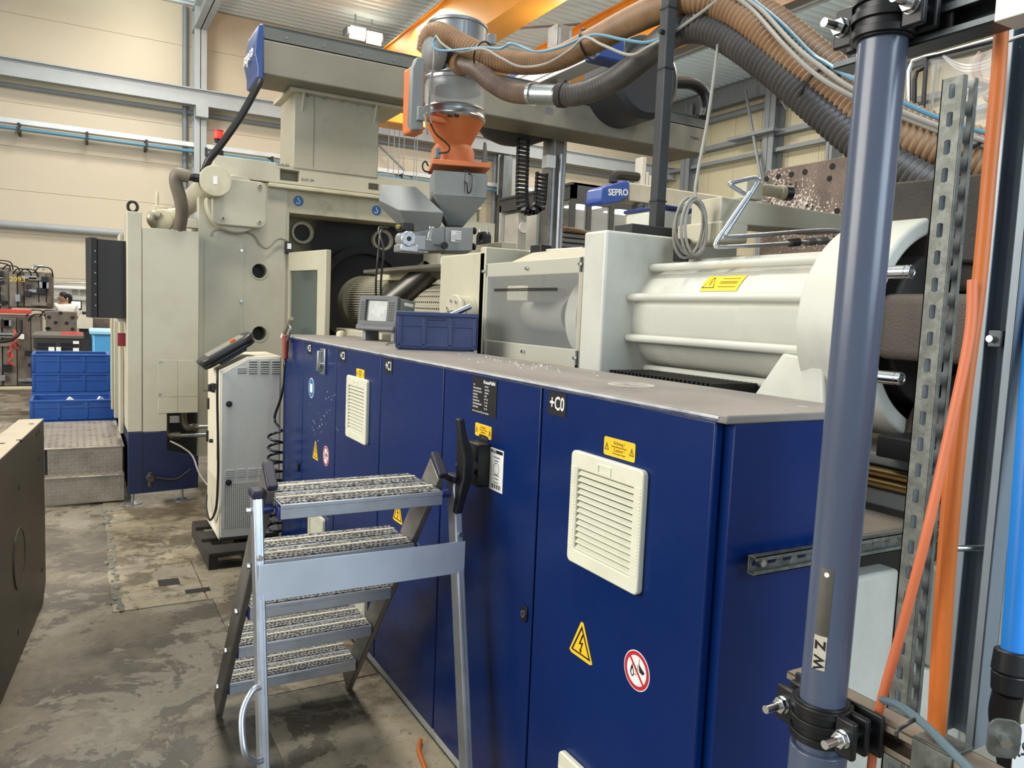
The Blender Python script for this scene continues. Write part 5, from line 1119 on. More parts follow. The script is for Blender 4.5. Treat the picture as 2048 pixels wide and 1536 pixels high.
cab = spline([a+V(.06, -.16, .03), V(.815, 5.40, 1.25), V(.815, 5.40, 1.10), V(.822, 5.41, .85), V(.826, 5.42, .60), V(.818, 5.44, .36), V(.795, 5.55, .25), V(.79, 5.68, .30), V(.80, 5.75, .38)], 8)
tag(ob('pendant_cable', MB().tube(cab, .008, 8), cable_black), 'black pendant cable hanging down the cream side of the temperature unit', 'cable')
# steel tool block at the left border
t = thing('tool_steel_block', 'large dark oiled steel mold block standing at the left border', 'steel block', (-.3, 4, 0))
p0 = V(-.163, 5.10, 0); u = V(-.125, -1.25, 0).normalized(); w = V(u.y, -u.x, 0)   # w points to -X
w = V(-abs(u.y), u.x, 0) if True else w
zt3 = q(91, 837, Y=5.10).z
def blk(s, d, z): return p0+u*s+w*d+V(0, 0, z)
TW = F(p0, u, (0, 0, 1))
ob('body', MB().hull_loft([[blk(0, 0, .10), blk(0, 0, zt3-.006), blk(0, .12, zt3-.006), blk(0, .12, .10)], [blk(.12, 0, 0), blk(.12, 0, zt3-.006), blk(.12, .12, zt3-.006), blk(.12, .12, 0)], [blk(2.3, 0, 0), blk(2.3, 0, zt3-.006), blk(2.3, .12, zt3-.006), blk(2.3, .12, 0)]]), block_steel, t, .003)
ob('ground_top', MB().hull_loft([[blk(s, d, z) for d, z in ((-.0, zt3-.007), (.0, zt3), (.12, zt3), (.12, zt3-.007))] for s in (.0, 2.3)]), block_top, t, .002)
FN = Vector((-u.y, u.x, 0)); FN = FN if FN.x > 0 else -FN          # outward normal of the long face
def face_pt(px, py): v = ray(px, py); return CAMPOS+v*((p0-CAMPOS).dot(FN)/v.dot(FN))
c = face_pt(38, 1116)
ob('round_plug', MB().ringcyl(c-FN*.01, c+FN*.006, .15, .138, 44).cyl(c-FN*.01, c+FN*.003, .138, n=40), block_steel, t, .002)
for px, py in ((78, 862), (73, 869), (77, 918), (38, 975), (84, 1140), (36, 1265)):
    c = face_pt(px, py); ob('bolt_hole', MB().cyl(c-FN*.01, c+FN*.0015, .014, n=12), hole_m, t)
for px, py in ((63, 848), (38, 880), (4, 887)):
    k = q(px, py, Z=zt3); ob('top_hole', MB().cyl((k.x, k.y, zt3-.01), (k.x, k.y, zt3+.001), .013, n=14), hole_m, t)
# ================================================================== far background, left
def pbox(name, label, cat, px0, py0, px1, py1, Y, depth, mat, bev=.01, group=None, z0=None):
    a, b = q(px0, py0, Y=Y), q(px1, py1, Y=Y)
    return tag(ob(name, MB().box(a.x, b.x, Y, Y+depth, b.z if z0 is None else z0, a.z), mat, None, bev), label, cat, group)
t = thing('black_container', 'black lidded container with white paper labels, behind the blue crates', 'container', (-.3, 12.3, 0))
a, b = q(70, 672, Y=12), q(160, 700, Y=12)
ob('body', MB().box(a.x, b.x, 12, 13.1, 0, a.z-.03), black_matte, t, .02); ob('lid', MB().box(a.x-.04, b.x+.05, 11.97, 13.15, a.z-.03, a.z+.02), M('dusty_lid', '#57544d', .7), t, .01)
ob('body_rim', MB().box(a.x-.02, b.x+.02, 11.98, 13.1, a.z-.16, a.z-.03), black_matte, t, .01)
for i, (px0, py0, px1, py1) in enumerate(((97, 694, 109, 703), (112, 694, 122, 703), (146, 682, 158, 688), (146, 696, 158, 703))): c, d = q(px0, py0, Y=11.97), q(px1, py1, Y=11.97); ob('paper_label', MB().box(c.x, d.x, 11.965, 11.972, d.z-(.03 if i in (0, 1, 3) else 0), c.z), white_s, t)
for px in (92, 137): c = q(px, 689, Y=11.97); ob('grip_slot', MB().box(c.x-.1, c.x+.1, 11.97, 11.975, c.z-.02, c.z+.02), black, t)
ob('red_rag', MB().hull_loft([[V(a.x+.28+x*.7, 12.2+y, a.z+.02) for x, y in ((0, 0), (.3, -.1), (.42, .1), (.2, .25), (.05, .15))], [V(a.x+.30+x*.55, 12.22+y*.8, a.z+.05) for x, y in ((0, 0), (.3, -.1), (.42, .1), (.2, .25), (.05, .15))]]), M('red_rag', '#a8322b', .8), t)
t = thing('mold_plate', 'brown steel mold plate standing upright behind the black container', 'steel plate', (-.3, 14, 0))
a, b = q(91, 622, Y=14), q(154, 670, Y=14); ob('plate', MB().box(a.x, b.x, 14, 14.35, 0, a.z), mold_steel, t, .01)
for px, py in ((121, 626), (98, 634), (145, 635), (111, 645), (133, 646), (98, 657), (94, 657), (145, 658), (133, 667)): c = q(px, py, Y=13.998); ob('bolt_hole', MB().cyl((c.x, 14.0, c.z), (c.x, 13.99, c.z), .025, n=12), hole_m, t)
pbox('mold_plate', 'second brown mold plate below the black control box', 'steel plate', 187, 636, 219, 660, 14.5, .4, mold_steel, z0=0)
t = thing('parts_bin', 'pale blue plastic bin behind the rear blue crate stack', 'bin', (.5, 12, 0))
a, b = q(184, 660, Y=12), q(226, 702, Y=12); ob('body', MB().box(a.x, b.x+.1, 12, 12.8, 0, a.z-.04), lightblue, t, .03); ob('rim', MB().box(a.x-.03, b.x+.13, 11.96, 12.85, a.z-.06, a.z), M('pale_rim', '#9ccbe6', .45), t, .015); ob('side_rib', MB().box(a.x+.25, a.x+.30, 11.98, 12, 0, a.z-.05), lightblue, t, .01)
# injection molds on the rack at far left
mold_grey = M('mold_grey', '#7b746a', .5, .3, .2, 5)
def mold(name, label, px0, py0, px1, py1, Y, depth, seedv, big=False):
    rnd = random.Random(seedv); a, b = q(px0, py0, Y=Y), q(px1, py1, Y=Y); zb_ = b.z if not big else 0
    t = thing(name, label, 'mold', ((a.x+b.x)/2, Y+depth/2, zb_)); w = b.x-a.x; n = 5; h = a.z-zb_
    ob('base_block', MB().box(a.x, b.x, Y+.06, Y+depth, zb_, a.z), mold_steel, t, .01)
    x = a.x
    while x < b.x-.04:
        ww = min(rnd.uniform(.10, .24), b.x-x); ob('mold_plate', MB().box(x, x+ww-.012, Y-rnd.uniform(0, .05), Y+.1, zb_+rnd.uniform(0, .04), a.z-rnd.uniform(0, .05)), (mold_steel if rnd.random() < .6 else mold_grey), t, .006); x += ww
    for i in range(4):
        zz = zb_+h*rnd.uniform(.1, .9); xx = a.x+w*rnd.uniform(.1, .6); ob('rail', MB().box(xx, xx+w*.35, Y-.12, Y-.04, zz-.03, zz+.03), steel if i % 2 else mold_grey, t, .004)
    for i in range(7): xx, zz = rnd.uniform(a.x+.05, b.x-.15), rnd.uniform(zb_+.05, a.z-.15); ob('fitting', MB().box(xx, xx+rnd.uniform(.06, .16), Y-.14, Y-.04, zz, zz+rnd.uniform(.05, .14)), (black, steel, dark_int)[i % 3], t, .004)
    for i in range(3):
        x0 = rnd.uniform(a.x, b.x); z0 = a.z-rnd.uniform(.0, .1)
        ob('hose', MB().tube(spline([V(x0, Y, z0), V(x0+.1, Y-.1, z0+.12), V(x0+.28, Y-.05, z0+.10), V(x0+.32, Y, z0-.05)], 6), .012, 6), cable_black, t)
    return t
m1 = mold('injection_mold', 'upper steel injection mold with yellow mark on the far-left rack', 18, 541, 104, 618, 17.5, .8, 3)
p = q(35, 559, Y=17.3); text('2093', .13, F((p.x, 17.3, p.z), (1, 0, 0), (0, 0, 1)), M('yellow_mark', '#d9c13a', .6), m1, 'chalk_number', .004)
ob('lift_frame', MB().tube([q(66, 540, Y=17.6), q(67, 532, Y=17.6), q(86, 532, Y=17.6), q(88, 541, Y=17.6)], .025, 8), steel, m1)
pbox('mold_side_plate', 'tall brown mold side plate right of the upper far-left mold', 'steel plate', 97, 545, 106, 618, 17.6, .9, mold_steel)
mold('injection_mold', 'dark steel mold partly cut off at the left border, under the yellow wall', -20, 533, 19, 620, 18.3, .7, 9)
m3 = mold('injection_mold', 'tall grey steel mold with red hoses standing on the far-left floor', -20, 630, 83, 737, 17.2, .9, 5, True)
for i, (x0, y0) in enumerate(((26, 660), (18, 690), (20, 705), (28, 672))): ob('red_hose', MB().tube(spline([q(x0, y0, Y=17.0), q(x0+5, y0+8, Y=16.95), q(x0-2, y0+18, Y=16.95), q(x0+8, y0+26, Y=17.0)], 6), .022, 6), M('red_hose', '#b4443a', .5), m3)
ob('paper_tag', MB().box(q(35, 668, Y=17).x, q(48, 668, Y=17).x, 17.0, 17.01, q(35, 678, Y=17).z, q(35, 668, Y=17).z), white_s, m3)
ob('red_beam', MB().box(q(-20, 620, Y=16.8).x, q(62, 620, Y=16.8).x, 16.8, 16.95, q(0, 626, Y=16.8).z, q(0, 618, Y=16.8).z), M('red_beam', '#c03a32', .5), m3, .01)
tag(ob('mold_hose', MB().tube(spline([q(42, 640, Y=16.7), q(40, 665, Y=16.7), q(20, 680, Y=16.7), q(-10, 684, Y=16.7)], 8), .03, 8), cable_black), 'thick black hose curving across the far-left mold', 'hose')
tag(ob('floor_curb', MB().box(-4, -.15, 16.6, 16.8, 0, .05), M('cream_curb', '#b5ab90', .6), None, .01), 'low cream curb on the floor under the far-left molds', 'curb')
# workbench, board and person
t = thing('pin_board', 'white shelf board with notes and lamp strip behind the worker', 'board', (.4, 23, 1))
a, b = q(100, 567, Y=23), q(200, 632, Y=23)
ob('panel', MB().box(a.x, b.x+.6, 23, 23.1, b.z, a.z-.02), M('board_white', '#dcd8cc', .6), t, .02)
ob('lamp_strip', MB().box(a.x, a.x+1.0, 22.7, 22.95, a.z-.12, a.z-.04), white_s, t, .02); ob('shelf', MB().box(a.x, b.x+.6, 22.75, 23, q(100, 595, Y=23).z-.04, q(100, 595, Y=23).z), grey_light, t, .005)
ob('frame_edge', MB().tube(spline([V(a.x, 22.95, a.z), V(a.x+.8, 22.95, a.z+.05), V(b.x, 22.95, a.z-.1), V(b.x+.5, 22.95, a.z-.35)], 6), .03, 8), steel, t)
for px0, py0, px1, py1 in ((144, 576, 156, 590), (160, 576, 172, 592), (108, 576, 124, 590), (126, 575, 140, 590)):
    c, d = q(px0, py0, Y=22.99), q(px1, py1, Y=22.99); ob('note_sheet', MB().box(c.x, d.x, 22.985, 22.998, d.z, c.z), M('note_grey', '#b0aea8', .7) if px0 > 140 else white_s, t)
pbox('workbench', 'pale workbench top with small tools behind the mold plate', 'bench', 100, 629, 185, 633, 21.8, 1.0, M('bench_top', '#d8d3c4', .5), z0=.95)
t = thing('computer_monitor', 'computer monitor with bright screen beside the worker', 'monitor', (.5, 22, 1)); a, b = q(139, 600, Y=22.1), q(164, 620, Y=22.1)
ob('case', MB().box(a.x, b.x, 22.1, 22.16, b.z, a.z), black, t, .01); ob('screen', MB().box(a.x+.03, b.x-.03, 22.09, 22.1, b.z+.04, a.z-.03), screen_glow, t); ob('stand', MB().box((a.x+b.x)/2-.04, (a.x+b.x)/2+.04, 22.12, 22.2, b.z-.3, b.z), black, t)
for px, w, c, lab in ((168, 4, black, 'black tool on the workbench, left of two'), (176, 5, M('tool_grey', '#4a4a48', .5), 'grey tool on the workbench near the black control box'), (115, 6, M('grey_device', '#8d8a80', .5), 'small grey device on the workbench in front of the worker')):
    pbox('bench_tool', lab, 'tool', px-w, 623, px+w, 629, 21.85, .3, c, .02)
pbox('bench_cabinet', 'dark drawer cabinet under the pale workbench', 'cabinet', 158, 634, 184, 690, 21.9, .8, black_matte, .02, z0=0)
def body(parent, name, joints, edges, radii, mat, sub=2):
    me = bpy.data.meshes.new(name); me.from_pydata([tuple(j) for j in joints], edges, []); o = bpy.data.objects.new(name, me); COL.objects.link(o)
    off = rootloc(parent); me.transform(Matrix.Translation(-off)); o.parent = parent
    m = o.modifiers.new('skin', 'SKIN'); sv = me.skin_vertices[0].data
    for i, r in enumerate(radii): sv[i].radius = r if isinstance(r, tuple) else (r, r)
    sv[0].use_root = True
    s = o.modifiers.new('sub', 'SUBSURF'); s.levels = sub; s.render_levels = sub; me.materials.append(mat); me.shade_smooth() if me.polygons else None
    m.use_smooth_shade = True; return o
P0 = q(128, 592, Y=20.5); px_, py_ = P0.x, 20.5
t = thing('person', 'person in white shirt with dark ponytail standing at the workbench', 'person', (px_, py_, 0))
def J(x, y, z): return V(px_+x, py_+y, z)
body(t, 'body', [J(.05, 0, .98), J(.05, 0, 1.14), J(.05, 0, 1.32), J(.03, .01, 1.54), J(.01, .01, 1.60), J(-.01, -.01, 1.66), J(.20, 0, 1.51), J(.24, .08, 1.24), J(.10, .30, 1.14), J(-.13, 0, 1.51), J(-.18, .08, 1.24), J(-.12, .32, 1.10), J(.14, 0, .92), J(.14, 0, .50), J(.14, .02, .09), J(.14, .12, .04), J(-.05, 0, .92), J(-.05, 0, .50), J(-.05, .02, .09), J(-.05, .12, .04)],
     [(0, 1), (1, 2), (2, 3), (3, 4), (4, 5), (3, 6), (6, 7), (7, 8), (3, 9), (9, 10), (10, 11), (0, 12), (12, 13), (13, 14), (14, 15), (0, 16), (16, 17), (17, 18), (18, 19)],
     [(.15, .11), (.13, .10), (.16, .11), (.13, .09), .052, .06, .065, .05, .035, .065, .05, .035, .085, .06, .042, .035, .085, .06, .042, .035], skin)
sh = body(t, 'shirt', [J(.05, 0, .96), J(.05, 0, 1.14), J(.05, 0, 1.32), J(.03, .01, 1.56), J(.21, 0, 1.52), J(.255, .08, 1.26), J(-.14, 0, 1.52), J(-.195, .08, 1.26)], [(0, 1), (1, 2), (2, 3), (3, 4), (4, 5), (3, 6), (6, 7)], [(.18, .14), (.16, .13), (.19, .14), (.15, .11), .085, .07, .085, .07], shirt)
body(t, 'trousers', [J(.05, 0, .97), J(.14, 0, .90), J(.14, 0, .50), J(.14, .02, .10), J(-.05, 0, .90), J(-.05, 0, .50), J(-.05, .02, .10)], [(0, 1), (1, 2), (2, 3), (0, 4), (4, 5), (5, 6)], [(.17, .13), .105, .08, .065, .105, .08, .065], trousers)
def ball(name, c, rx, ry, rz, mat, parent):
    return ob(name, MB().lathe([(max(.001, math.sin(math.pi*i/14)), -math.cos(math.pi*i/14)) for i in range(15)], Matrix.Translation(c) @ Matrix.Diagonal((rx, ry, rz, 1)), 24), mat, parent)
hc = J(-.03, -.01, 1.70)
hd = ball('head', hc, .082, .085, .115, skin, t)
ball('nose', hc+V(-.088, -.005, -.01), .018, .012, .022, skin, hd); ball('eye', hc+V(-.072, -.05, .012), .010, .012, .008, white_s, hd); ball('mouth', hc+V(-.078, -.02, -.055), .012, .022, .006, lips, hd); ball('ear', hc+V(.01, -.085, -.005), .018, .010, .03, skin, hd)
hr = ob('hair', MB().hull_loft([[hc+V(x*.9*s_+.018, y*s_, z) for x, y in circ(.1, 20)] for s_, z in ((.55, -.06), (.80, -.01), (.95, .04), (.88, .085), (.6, .118), (.2, .13))]), hair, hd)
ob('ponytail', MB().tube(spline([hc+V(.07, 0, .05), hc+V(.13, -.01, .05), hc+V(.155, -.01, .0), hc+V(.15, -.01, -.08), hc+V(.13, -.01, -.13)], 6), lambda i: .028+.018*math.sin(math.pi*min(1, i/20)), 12), hair, hd)
# ================================================================== background right of the hopper
t = thing('office_cabin', 'dark glazed office cabin in the background with ceiling lights', 'cabin', (10, 17.5, 0))
a, b = q(1120, 372, Y=17), q(1400, 470, Y=17)
YO = 17
zt4 = q(1146, 364, Y=YO).z; zw1, zw0 = q(1150, 405, Y=YO).z, q(1150, 480, Y=YO).z
xo0, xo1 = q(1146, 400, Y=YO).x, q(1420, 400, Y=YO).x
oc = M('cabin_dark', '#3d4040', .5)
ob('fascia', MB().box(xo0, xo1, YO, YO+.15, zw1, zt4), oc, t); ob('roof', MB().box(xo0-.05, xo1, YO, YO+4, zt4-.06, zt4), oc, t)
ob('side_fascia', MB().box(xo0, xo0+.12, YO, YO+4, zw1+.1, zt4), oc, t)
ob('back_wall', MB().box(xo0, xo1, YO+3.9, YO+4, 0, zw1+.3), M('cabin_inside', '#b9bab6', .8), t); ob('sill_wall', MB().box(xo0, xo1, YO, YO+.12, 0, 1.0), oc, t); ob('cabin_ceiling', MB().box(xo0+.1, xo1, YO+.1, YO+3.9, zw1+.25, zw1+.28), white_s, t)
for px in (1146, 1178, 1224, 1266, 1330): x = q(px, 430, Y=YO).x; ob('window_post', MB().box(x-.07, x+.07, YO-.01, YO+.12, 1.0, zw1), oc, t)
ob('side_post', MB().box(xo0, xo0+.1, YO+1.9, YO+2, 1.0, zw1+.1), oc, t)
ob('window_glass', MB().box(xo0, xo1, YO+.04, YO+.05, 1.0, zw1), clear('cabin_glass', '#cfd4d4', .05, .25), t, smooth=False)
for px in (1165, 1245): c = q(px, 412, Y=YO+2); ob('ceiling_light', MB().box(c.x-.4, c.x+.4, YO+1.6, YO+2.4, zw1+.22, zw1+.245), tube_glow, t)
ob('desk_items', MB().box(xo0+1.3, xo0+2.3, YO+1.5, YO+2, 1.0, 1.7), M('office_grey', '#77787a', .6), t, .05); ob('red_item', MB().box(xo0+3.2, xo0+3.7, YO+1.5, YO+2, 1.0, 1.75), M('office_red', '#b06a68', .6), t, .05); ob('floor_slab', MB().box(xo0, xo1, YO+.1, YO+3.9, .9, 1.0), M('office_floor', '#8d8d8a', .6), t)
t = thing('side_robot', 'second small robot arm with blue end cap in front of the office cabin', 'robot', (8, 11, 3))
YS = 11.0
a, b = q(1262, 365, Y=YS), q(1430, 420, Y=YS)
ob('arm', MB().box(a.x-.02, b.x+1.2, YS, YS+.35, q(1262, 402, Y=YS).z, a.z), M('robot_cream', '#b9b4a0', .5), t, .02)
ca, cb_ = q(1203, 374, Y=YS), q(1260, 405, Y=YS)
ec = ob('end_cap', MB().hull_loft([[V(q(px, py, Y=YS-.06).x, YS-.06+d, q(px, py, Y=YS-.06).z) for px, py in ((1206, 409), (1238, 404), (1257, 394), (1260, 363), (1252, 361), (1208, 373), (1203, 380), (1202, 402))] for d in (0, .45)]), M('cap_blue', '#2b4fa0', .35, 0, .03, 2, coat=.3), t, .02)
text('SEPRO', .155, F(((ca.x+cb_.x)/2, YS-.062, q(1231, 386, Y=YS).z), (1, 0, .10), (-.10, 0, 1)), white_s, ec, depth=.003, sx=.95, bold=.003)
c = q(1283, 325, Y=YS+.2); x = q(1268, 325, Y=YS).x
ob('column', MB().box(c.x-.06, c.x+.03, YS+.1, YS+.3, 2.0, 4.6).box(c.x+.05, c.x+.10, YS+.1, YS+.3, 2.2, 4.35).box(c.x+.12, c.x+.17, YS+.1, YS+.3, 2.2, 4.3), M('column_white', '#c9c7bb', .5), t, .008)
ob('cable_loop', MB().tube(spline([q(1226, 365, Y=YS+.2), q(1228, 353, Y=YS+.2), q(1240, 350, Y=YS+.2), q(1275, 354, Y=YS+.2)], 6), .08, 8), dark_int, t)
ob('gripper', MB().box(q(1275, 440, Y=YS).x, q(1285, 440, Y=YS).x, YS, YS+.2, q(1280, 440, Y=YS).z, q(1280, 408, Y=YS).z).box(q(1288, 440, Y=YS).x, q(1297, 440, Y=YS).x, YS, YS+.2, q(1280, 448, Y=YS).z, q(1280, 408, Y=YS).z), galv_dark, t, .01)
ob('pedestal', MB().box(q(1310, 440, Y=YS).x, q(1360, 440, Y=YS).x, YS+.1, YS+.9, 0, q(1320, 420, Y=YS).z), M('robot_cream_pedestal', '#a9a48f', .5), t, .02)
t = thing('stack_beacon', 'orange and red signal beacon beside the cable chain', 'beacon', (4, 8.5, 2)); 
for (y0, y1, c, nm) in ((470, 457, M('beacon_orange', '#d9702a', .4), 'orange_lens'), (457, 447, M('beacon_red', '#a3282a', .4), 'red_lens'), (447, 442, M('beacon_cap', '#6f6a66', .5), 'cap'), (545, 470, galv_dark, 'post')):
    a, b = q(1124, y0, Y=8.6), q(1124, y1, Y=8.6); ob(nm, MB().cyl(a if nm == 'post' else a, V(a.x, 8.6, b.z), .028 if nm != 'post' else .015, n=16), c, t)
t = thing('moving_platen_frame', 'grey machine parts and bent brown hose behind the cream cover', 'machine frame', (4.4, 7.9, 0))
a, b = q(1128, 456, Y=8.0), q(1180, 500, Y=8.0)
for i in range(6): zz = a.z-.06*i; ob('rail_bar', MB().box(a.x, b.x+.3, 8.0, 8.2, zz-.045, zz), alu_dull, t, .006)
ob('dark_base', MB().box(a.x-.3, b.x+.4, 8.05, 8.6, 0, a.z-.36), dark_int, t, .02)
ob('bent_hose', MB().tube(spline([q(1095, 490, Y=7.9), q(1108, 470, Y=7.9), q(1128, 458, Y=7.9), q(1160, 462, Y=7.9), q(1180, 468, Y=7.9)], 8), .025, 8), hose_brown, t)
t = thing('white_pillar', 'white robot pillar rising behind the cream guard roof', 'pillar', (4, 8, 0)); a = q(1079, 420, Y=7.9)
ob('pillar', MB().box(a.x-.0, a.x+.07, 7.96, 8.2, 0, q(1079, 418, Y=7.96).z), M('pillar_white', '#c5c2b4', .5), t, .006)
pbox('wall_cabinet', 'grey wall cabinet with round gauge behind the cable chain', 'cabinet', 1036, 425, 1075, 520, 20, .8, M('cabinet_grey', '#b3b2aa', .6), .02, z0=0)
c = q(1048, 455, Y=19.95); tag(ob('round_gauge', MB().ringcyl((c.x, 19.99, c.z), (c.x, 19.93, c.z), .16, .11, 24).cyl((c.x, 19.99, c.z), (c.x, 19.95, c.z), .12, n=24), white_s), 'round pale gauge on the grey wall cabinet', 'gauge')
pbox('wall_duct', 'dark vertical duct on the back wall left of the cable chain', 'duct', 1008, 310, 1018, 500, 23, .3, galv_dark, .01, z0=0)
bar('conduit_pipe', 'yellow vertical conduit on the back wall beside the hopper', 'pipe', q(1021, 310, Y=23.4), q(1021, 390, Y=23.4), .05, M('yellow_conduit', '#a8975a', .6))
bar('conduit_pipe', 'thin pale vertical conduit left of the yellow one', 'pipe', q(999, 310, Y=23.4), q(996, 390, Y=23.4), .045, grey_light)
# framed film screen at upper right
t = thing('film_screen', 'aluminium frame with glossy clear plastic film at upper right', 'screen', (3.5, 2.6, 2.3))
XS = 3.05
fr = [q(1818, 215, X=XS), q(1818, 140, X=XS), q(1826, 122, X=XS), q(1850, 114, X=XS), q(1880, 108, X=XS), q(2015, 70, X=XS)]
ob('outer_tube', MB().tube(fr, .009, 8), alu, t); ob('inner_tube', MB().tube([q(1828, 218, X=XS), q(1829, 160, X=XS), q(1834, 142, X=XS), q(1852, 134, X=XS)], .010, 8), black, t)
ob('black_post', MB().tube([q(1853, 116, X=XS), q(1846, 220, X=XS)], .009, 8), black, t); ob('black_rail', MB().tube([q(1853, 115, X=XS), q(2020, 74, X=XS)], .009, 8), black, t)
n = 16; vs = []; fs = []
for i in range(n+1):
    u_ = i/n
    for j in range(9):
        v_ = j/8; x = 1856+u_*170; top_ = 116-u_*42+18*math.sin(u_*math.pi)*(1 if j == 0 else .6)
        p = q(x, top_+v_*(285-top_), X=XS+.01+.012*math.sin(9*u_+3*v_)*(1-v_*.5)); vs.append(tuple(p))
for i in range(n):
    for j in range(8): k = i*9+j; fs.append((k, k+1, k+10, k+9))
ob('clear_film', MB().add(vs, fs), film, t)
for s_ in (0, 6, 12): ob('film_fold', MB().tube(spline([q(1886, 110+s_*.3, X=XS), q(1915, 126+s_, X=XS), q(1945, 130+s_, X=XS), q(1985, 116+s_, X=XS), q(2005, 92, X=XS)], 8), .0035, 6), film, t)
ob('chain', MB().tube([q(1872, 130, X=XS), q(1861, 240, X=XS)], .006, 6), cable_grey, t)
ob('bent_tube', MB().tube(spline([q(1965, 105, X=3.3), q(1951, 130, X=3.3), q(1960, 160, X=3.3), q(1990, 172, X=3.3), q(1975, 192, X=3.3), q(1990, 200, X=3.3)], 8), .018, 8), hose_brown, t)
# ================================================================== step ladder
t = thing('step_ladder', 'aluminium step ladder with five ribbed treads in front of the cabinets', 'ladder', (.80, 2.7, 0))
LX0, LX1 = .532, 1.062
grip = M('grip_band', '#6d6a66', .55, .6, .15, 8)
nt = grip.node_tree; b_ = nt.nodes['Principled BSDF']
tcg = nt.nodes.new('ShaderNodeTexCoord'); mg = nt.nodes.new('ShaderNodeMapping'); mg.inputs['Scale'].default_value = (1, 1, 1); nt.links.new(tcg.outputs['Object'], mg.inputs[0])
gn = nt.nodes.new('ShaderNodeTexNoise'); gn.inputs['Scale'].default_value = 120; gn.inputs['Detail'].default_value = 2; nt.links.new(mg.outputs[0], gn.inputs[0])
gr_ = nt.nodes.new('ShaderNodeValToRGB'); gr_.color_ramp.elements[0].position = .42; gr_.color_ramp.elements[1].position = .58; nt.links.new(gn.outputs[0], gr_.inputs[0])
gm = nt.nodes.new('ShaderNodeMix'); gm.data_type = 'RGBA'; nt.links.new(gr_.outputs[0], gm.inputs[0]); gm.inputs[6].default_value = lin('#2c2a28'); gm.inputs[7].default_value = lin('#a3a19c'); nt.links.new(gm.outputs[2], b_.inputs['Base Color'])
ladder_blue = M('ladder_blue', '#20276a', .45)
strip = M('cream_tread_stripe', '#d8d2be', .6, 0, .1, 30)
hole_b = M('tread_hole', '#141312', .8)
def ltread(z, y0, d, x0=LX0, x1=LX1):
    o = ob('tread', MB().box(x0, x1, y0, y0+d, z-.004, z).box(x0, x1, y0, y0+.006, z-.045, z).box(x0, x1, y0+d-.006, y0+d, z-.045, z).box(x0, x1, y0-.003, y0+.003, z-.012, z+.001), alu, t, .0015)
    w = d/2
    for k in range(2):
        ya = y0+.012+k*w
        ob('grip_band', MB().box(x0+.004, x1-.004, ya, ya+w*.40, z, z+.004), grip, o, smooth=False)
        ob('grip_band', MB().box(x0+.004, x1-.004, ya+w*.50, ya+w*.80, z, z+.004), grip, o, smooth=False)
        ob('stripe', MB().box(x0+.002, x1-.002, ya+w*.41, ya+w*.49, z, z+.006), strip, o, smooth=False)
    hb = MB(); nx = 30
    for k in range(2):
        for r_ in range(2):
            for i in range(nx):
                x = x0+.015+(x1-x0-.03)*(i+.5*(r_ % 2))/nx; yy = y0+.012+k*w+(.10+.18*r_)*w; hb.box(x, x+.008, yy, yy+.008, z+.004, z+.0046)
    stuff(ob('grip_holes', hb, hole_b, o, smooth=False))
    for xa in (x0-.004, x1-.012): ob('side_plug', MB().box(xa, xa+.016, y0+.01, y0+.06, z-.05, z-.012), ladder_blue, o, .003)
    return o
TR = [(.205, 3.165, .235), (.437, 2.975, .25), (.670, 2.765, .25), (.907, 2.545, .262), (1.15, 2.315, .315)]
for z, y0, d in TR: ltread(z, y0, d)
# sloping stiles
def stile(x0, x1):
    s0, s1 = V(0, 3.30, .0), V(0, 2.36, 1.185); dr_ = (s1-s0).normalized(); nn = V(0, dr_.z, -dr_.y); w = .098
    o = ob('stile', MB().hull_loft([[V(x0, 0, 0)+s0, V(x1, 0, 0)+s0, V(x1, 0, 0)+s0+nn*w, V(x0, 0, 0)+s0+nn*w], [V(x0, 0, 0)+s1, V(x1, 0, 0)+s1, V(x1, 0, 0)+s1+nn*w, V(x0, 0, 0)+s1+nn*w]]), alu_dull, t, .005)
    ob('stile_cap', MB().hull_loft([[V(x, 0, 0)+s1+nn*k for x, k in ((x0-.003, -.003), (x1+.003, -.003), (x1+.003, w+.003), (x0-.003, w+.003))], [V(x, 0, 0)+s1+dr_*.025+nn*k for x, k in ((x0-.003, -.003), (x1+.003, -.003), (x1+.003, w+.003), (x0-.003, w+.003))]]), rubber, o, .005)
    ob('rubber_foot', MB().hull_loft([[V(x, 0, .001)+s0+nn*k-V(0, 0, s0.z) for x, k in ((x0-.003, -.003), (x1+.003, -.003), (x1+.003, w+.003), (x0-.003, w+.003))] , [V(x, 0, 0)+s0+dr_*.03+nn*k for x, k in ((x0-.003, -.003), (x1+.003, -.003), (x1+.003, w+.003), (x0-.003, w+.003))]]), black, o, .003) if False else None
    for z, y0, d in TR[:4]:
        x = x0-.004 if x0 < .6 else x1+.004; ob('tread_bolt', MB().cyl((x, y0+.06, z-.03), (x-.008 if x0 < .6 else x+.008, y0+.06, z-.03), .011, n=8), chrome, o)
    return o
stile(LX0-.030, LX0-.004); stile(LX1+.004, LX1+.030)
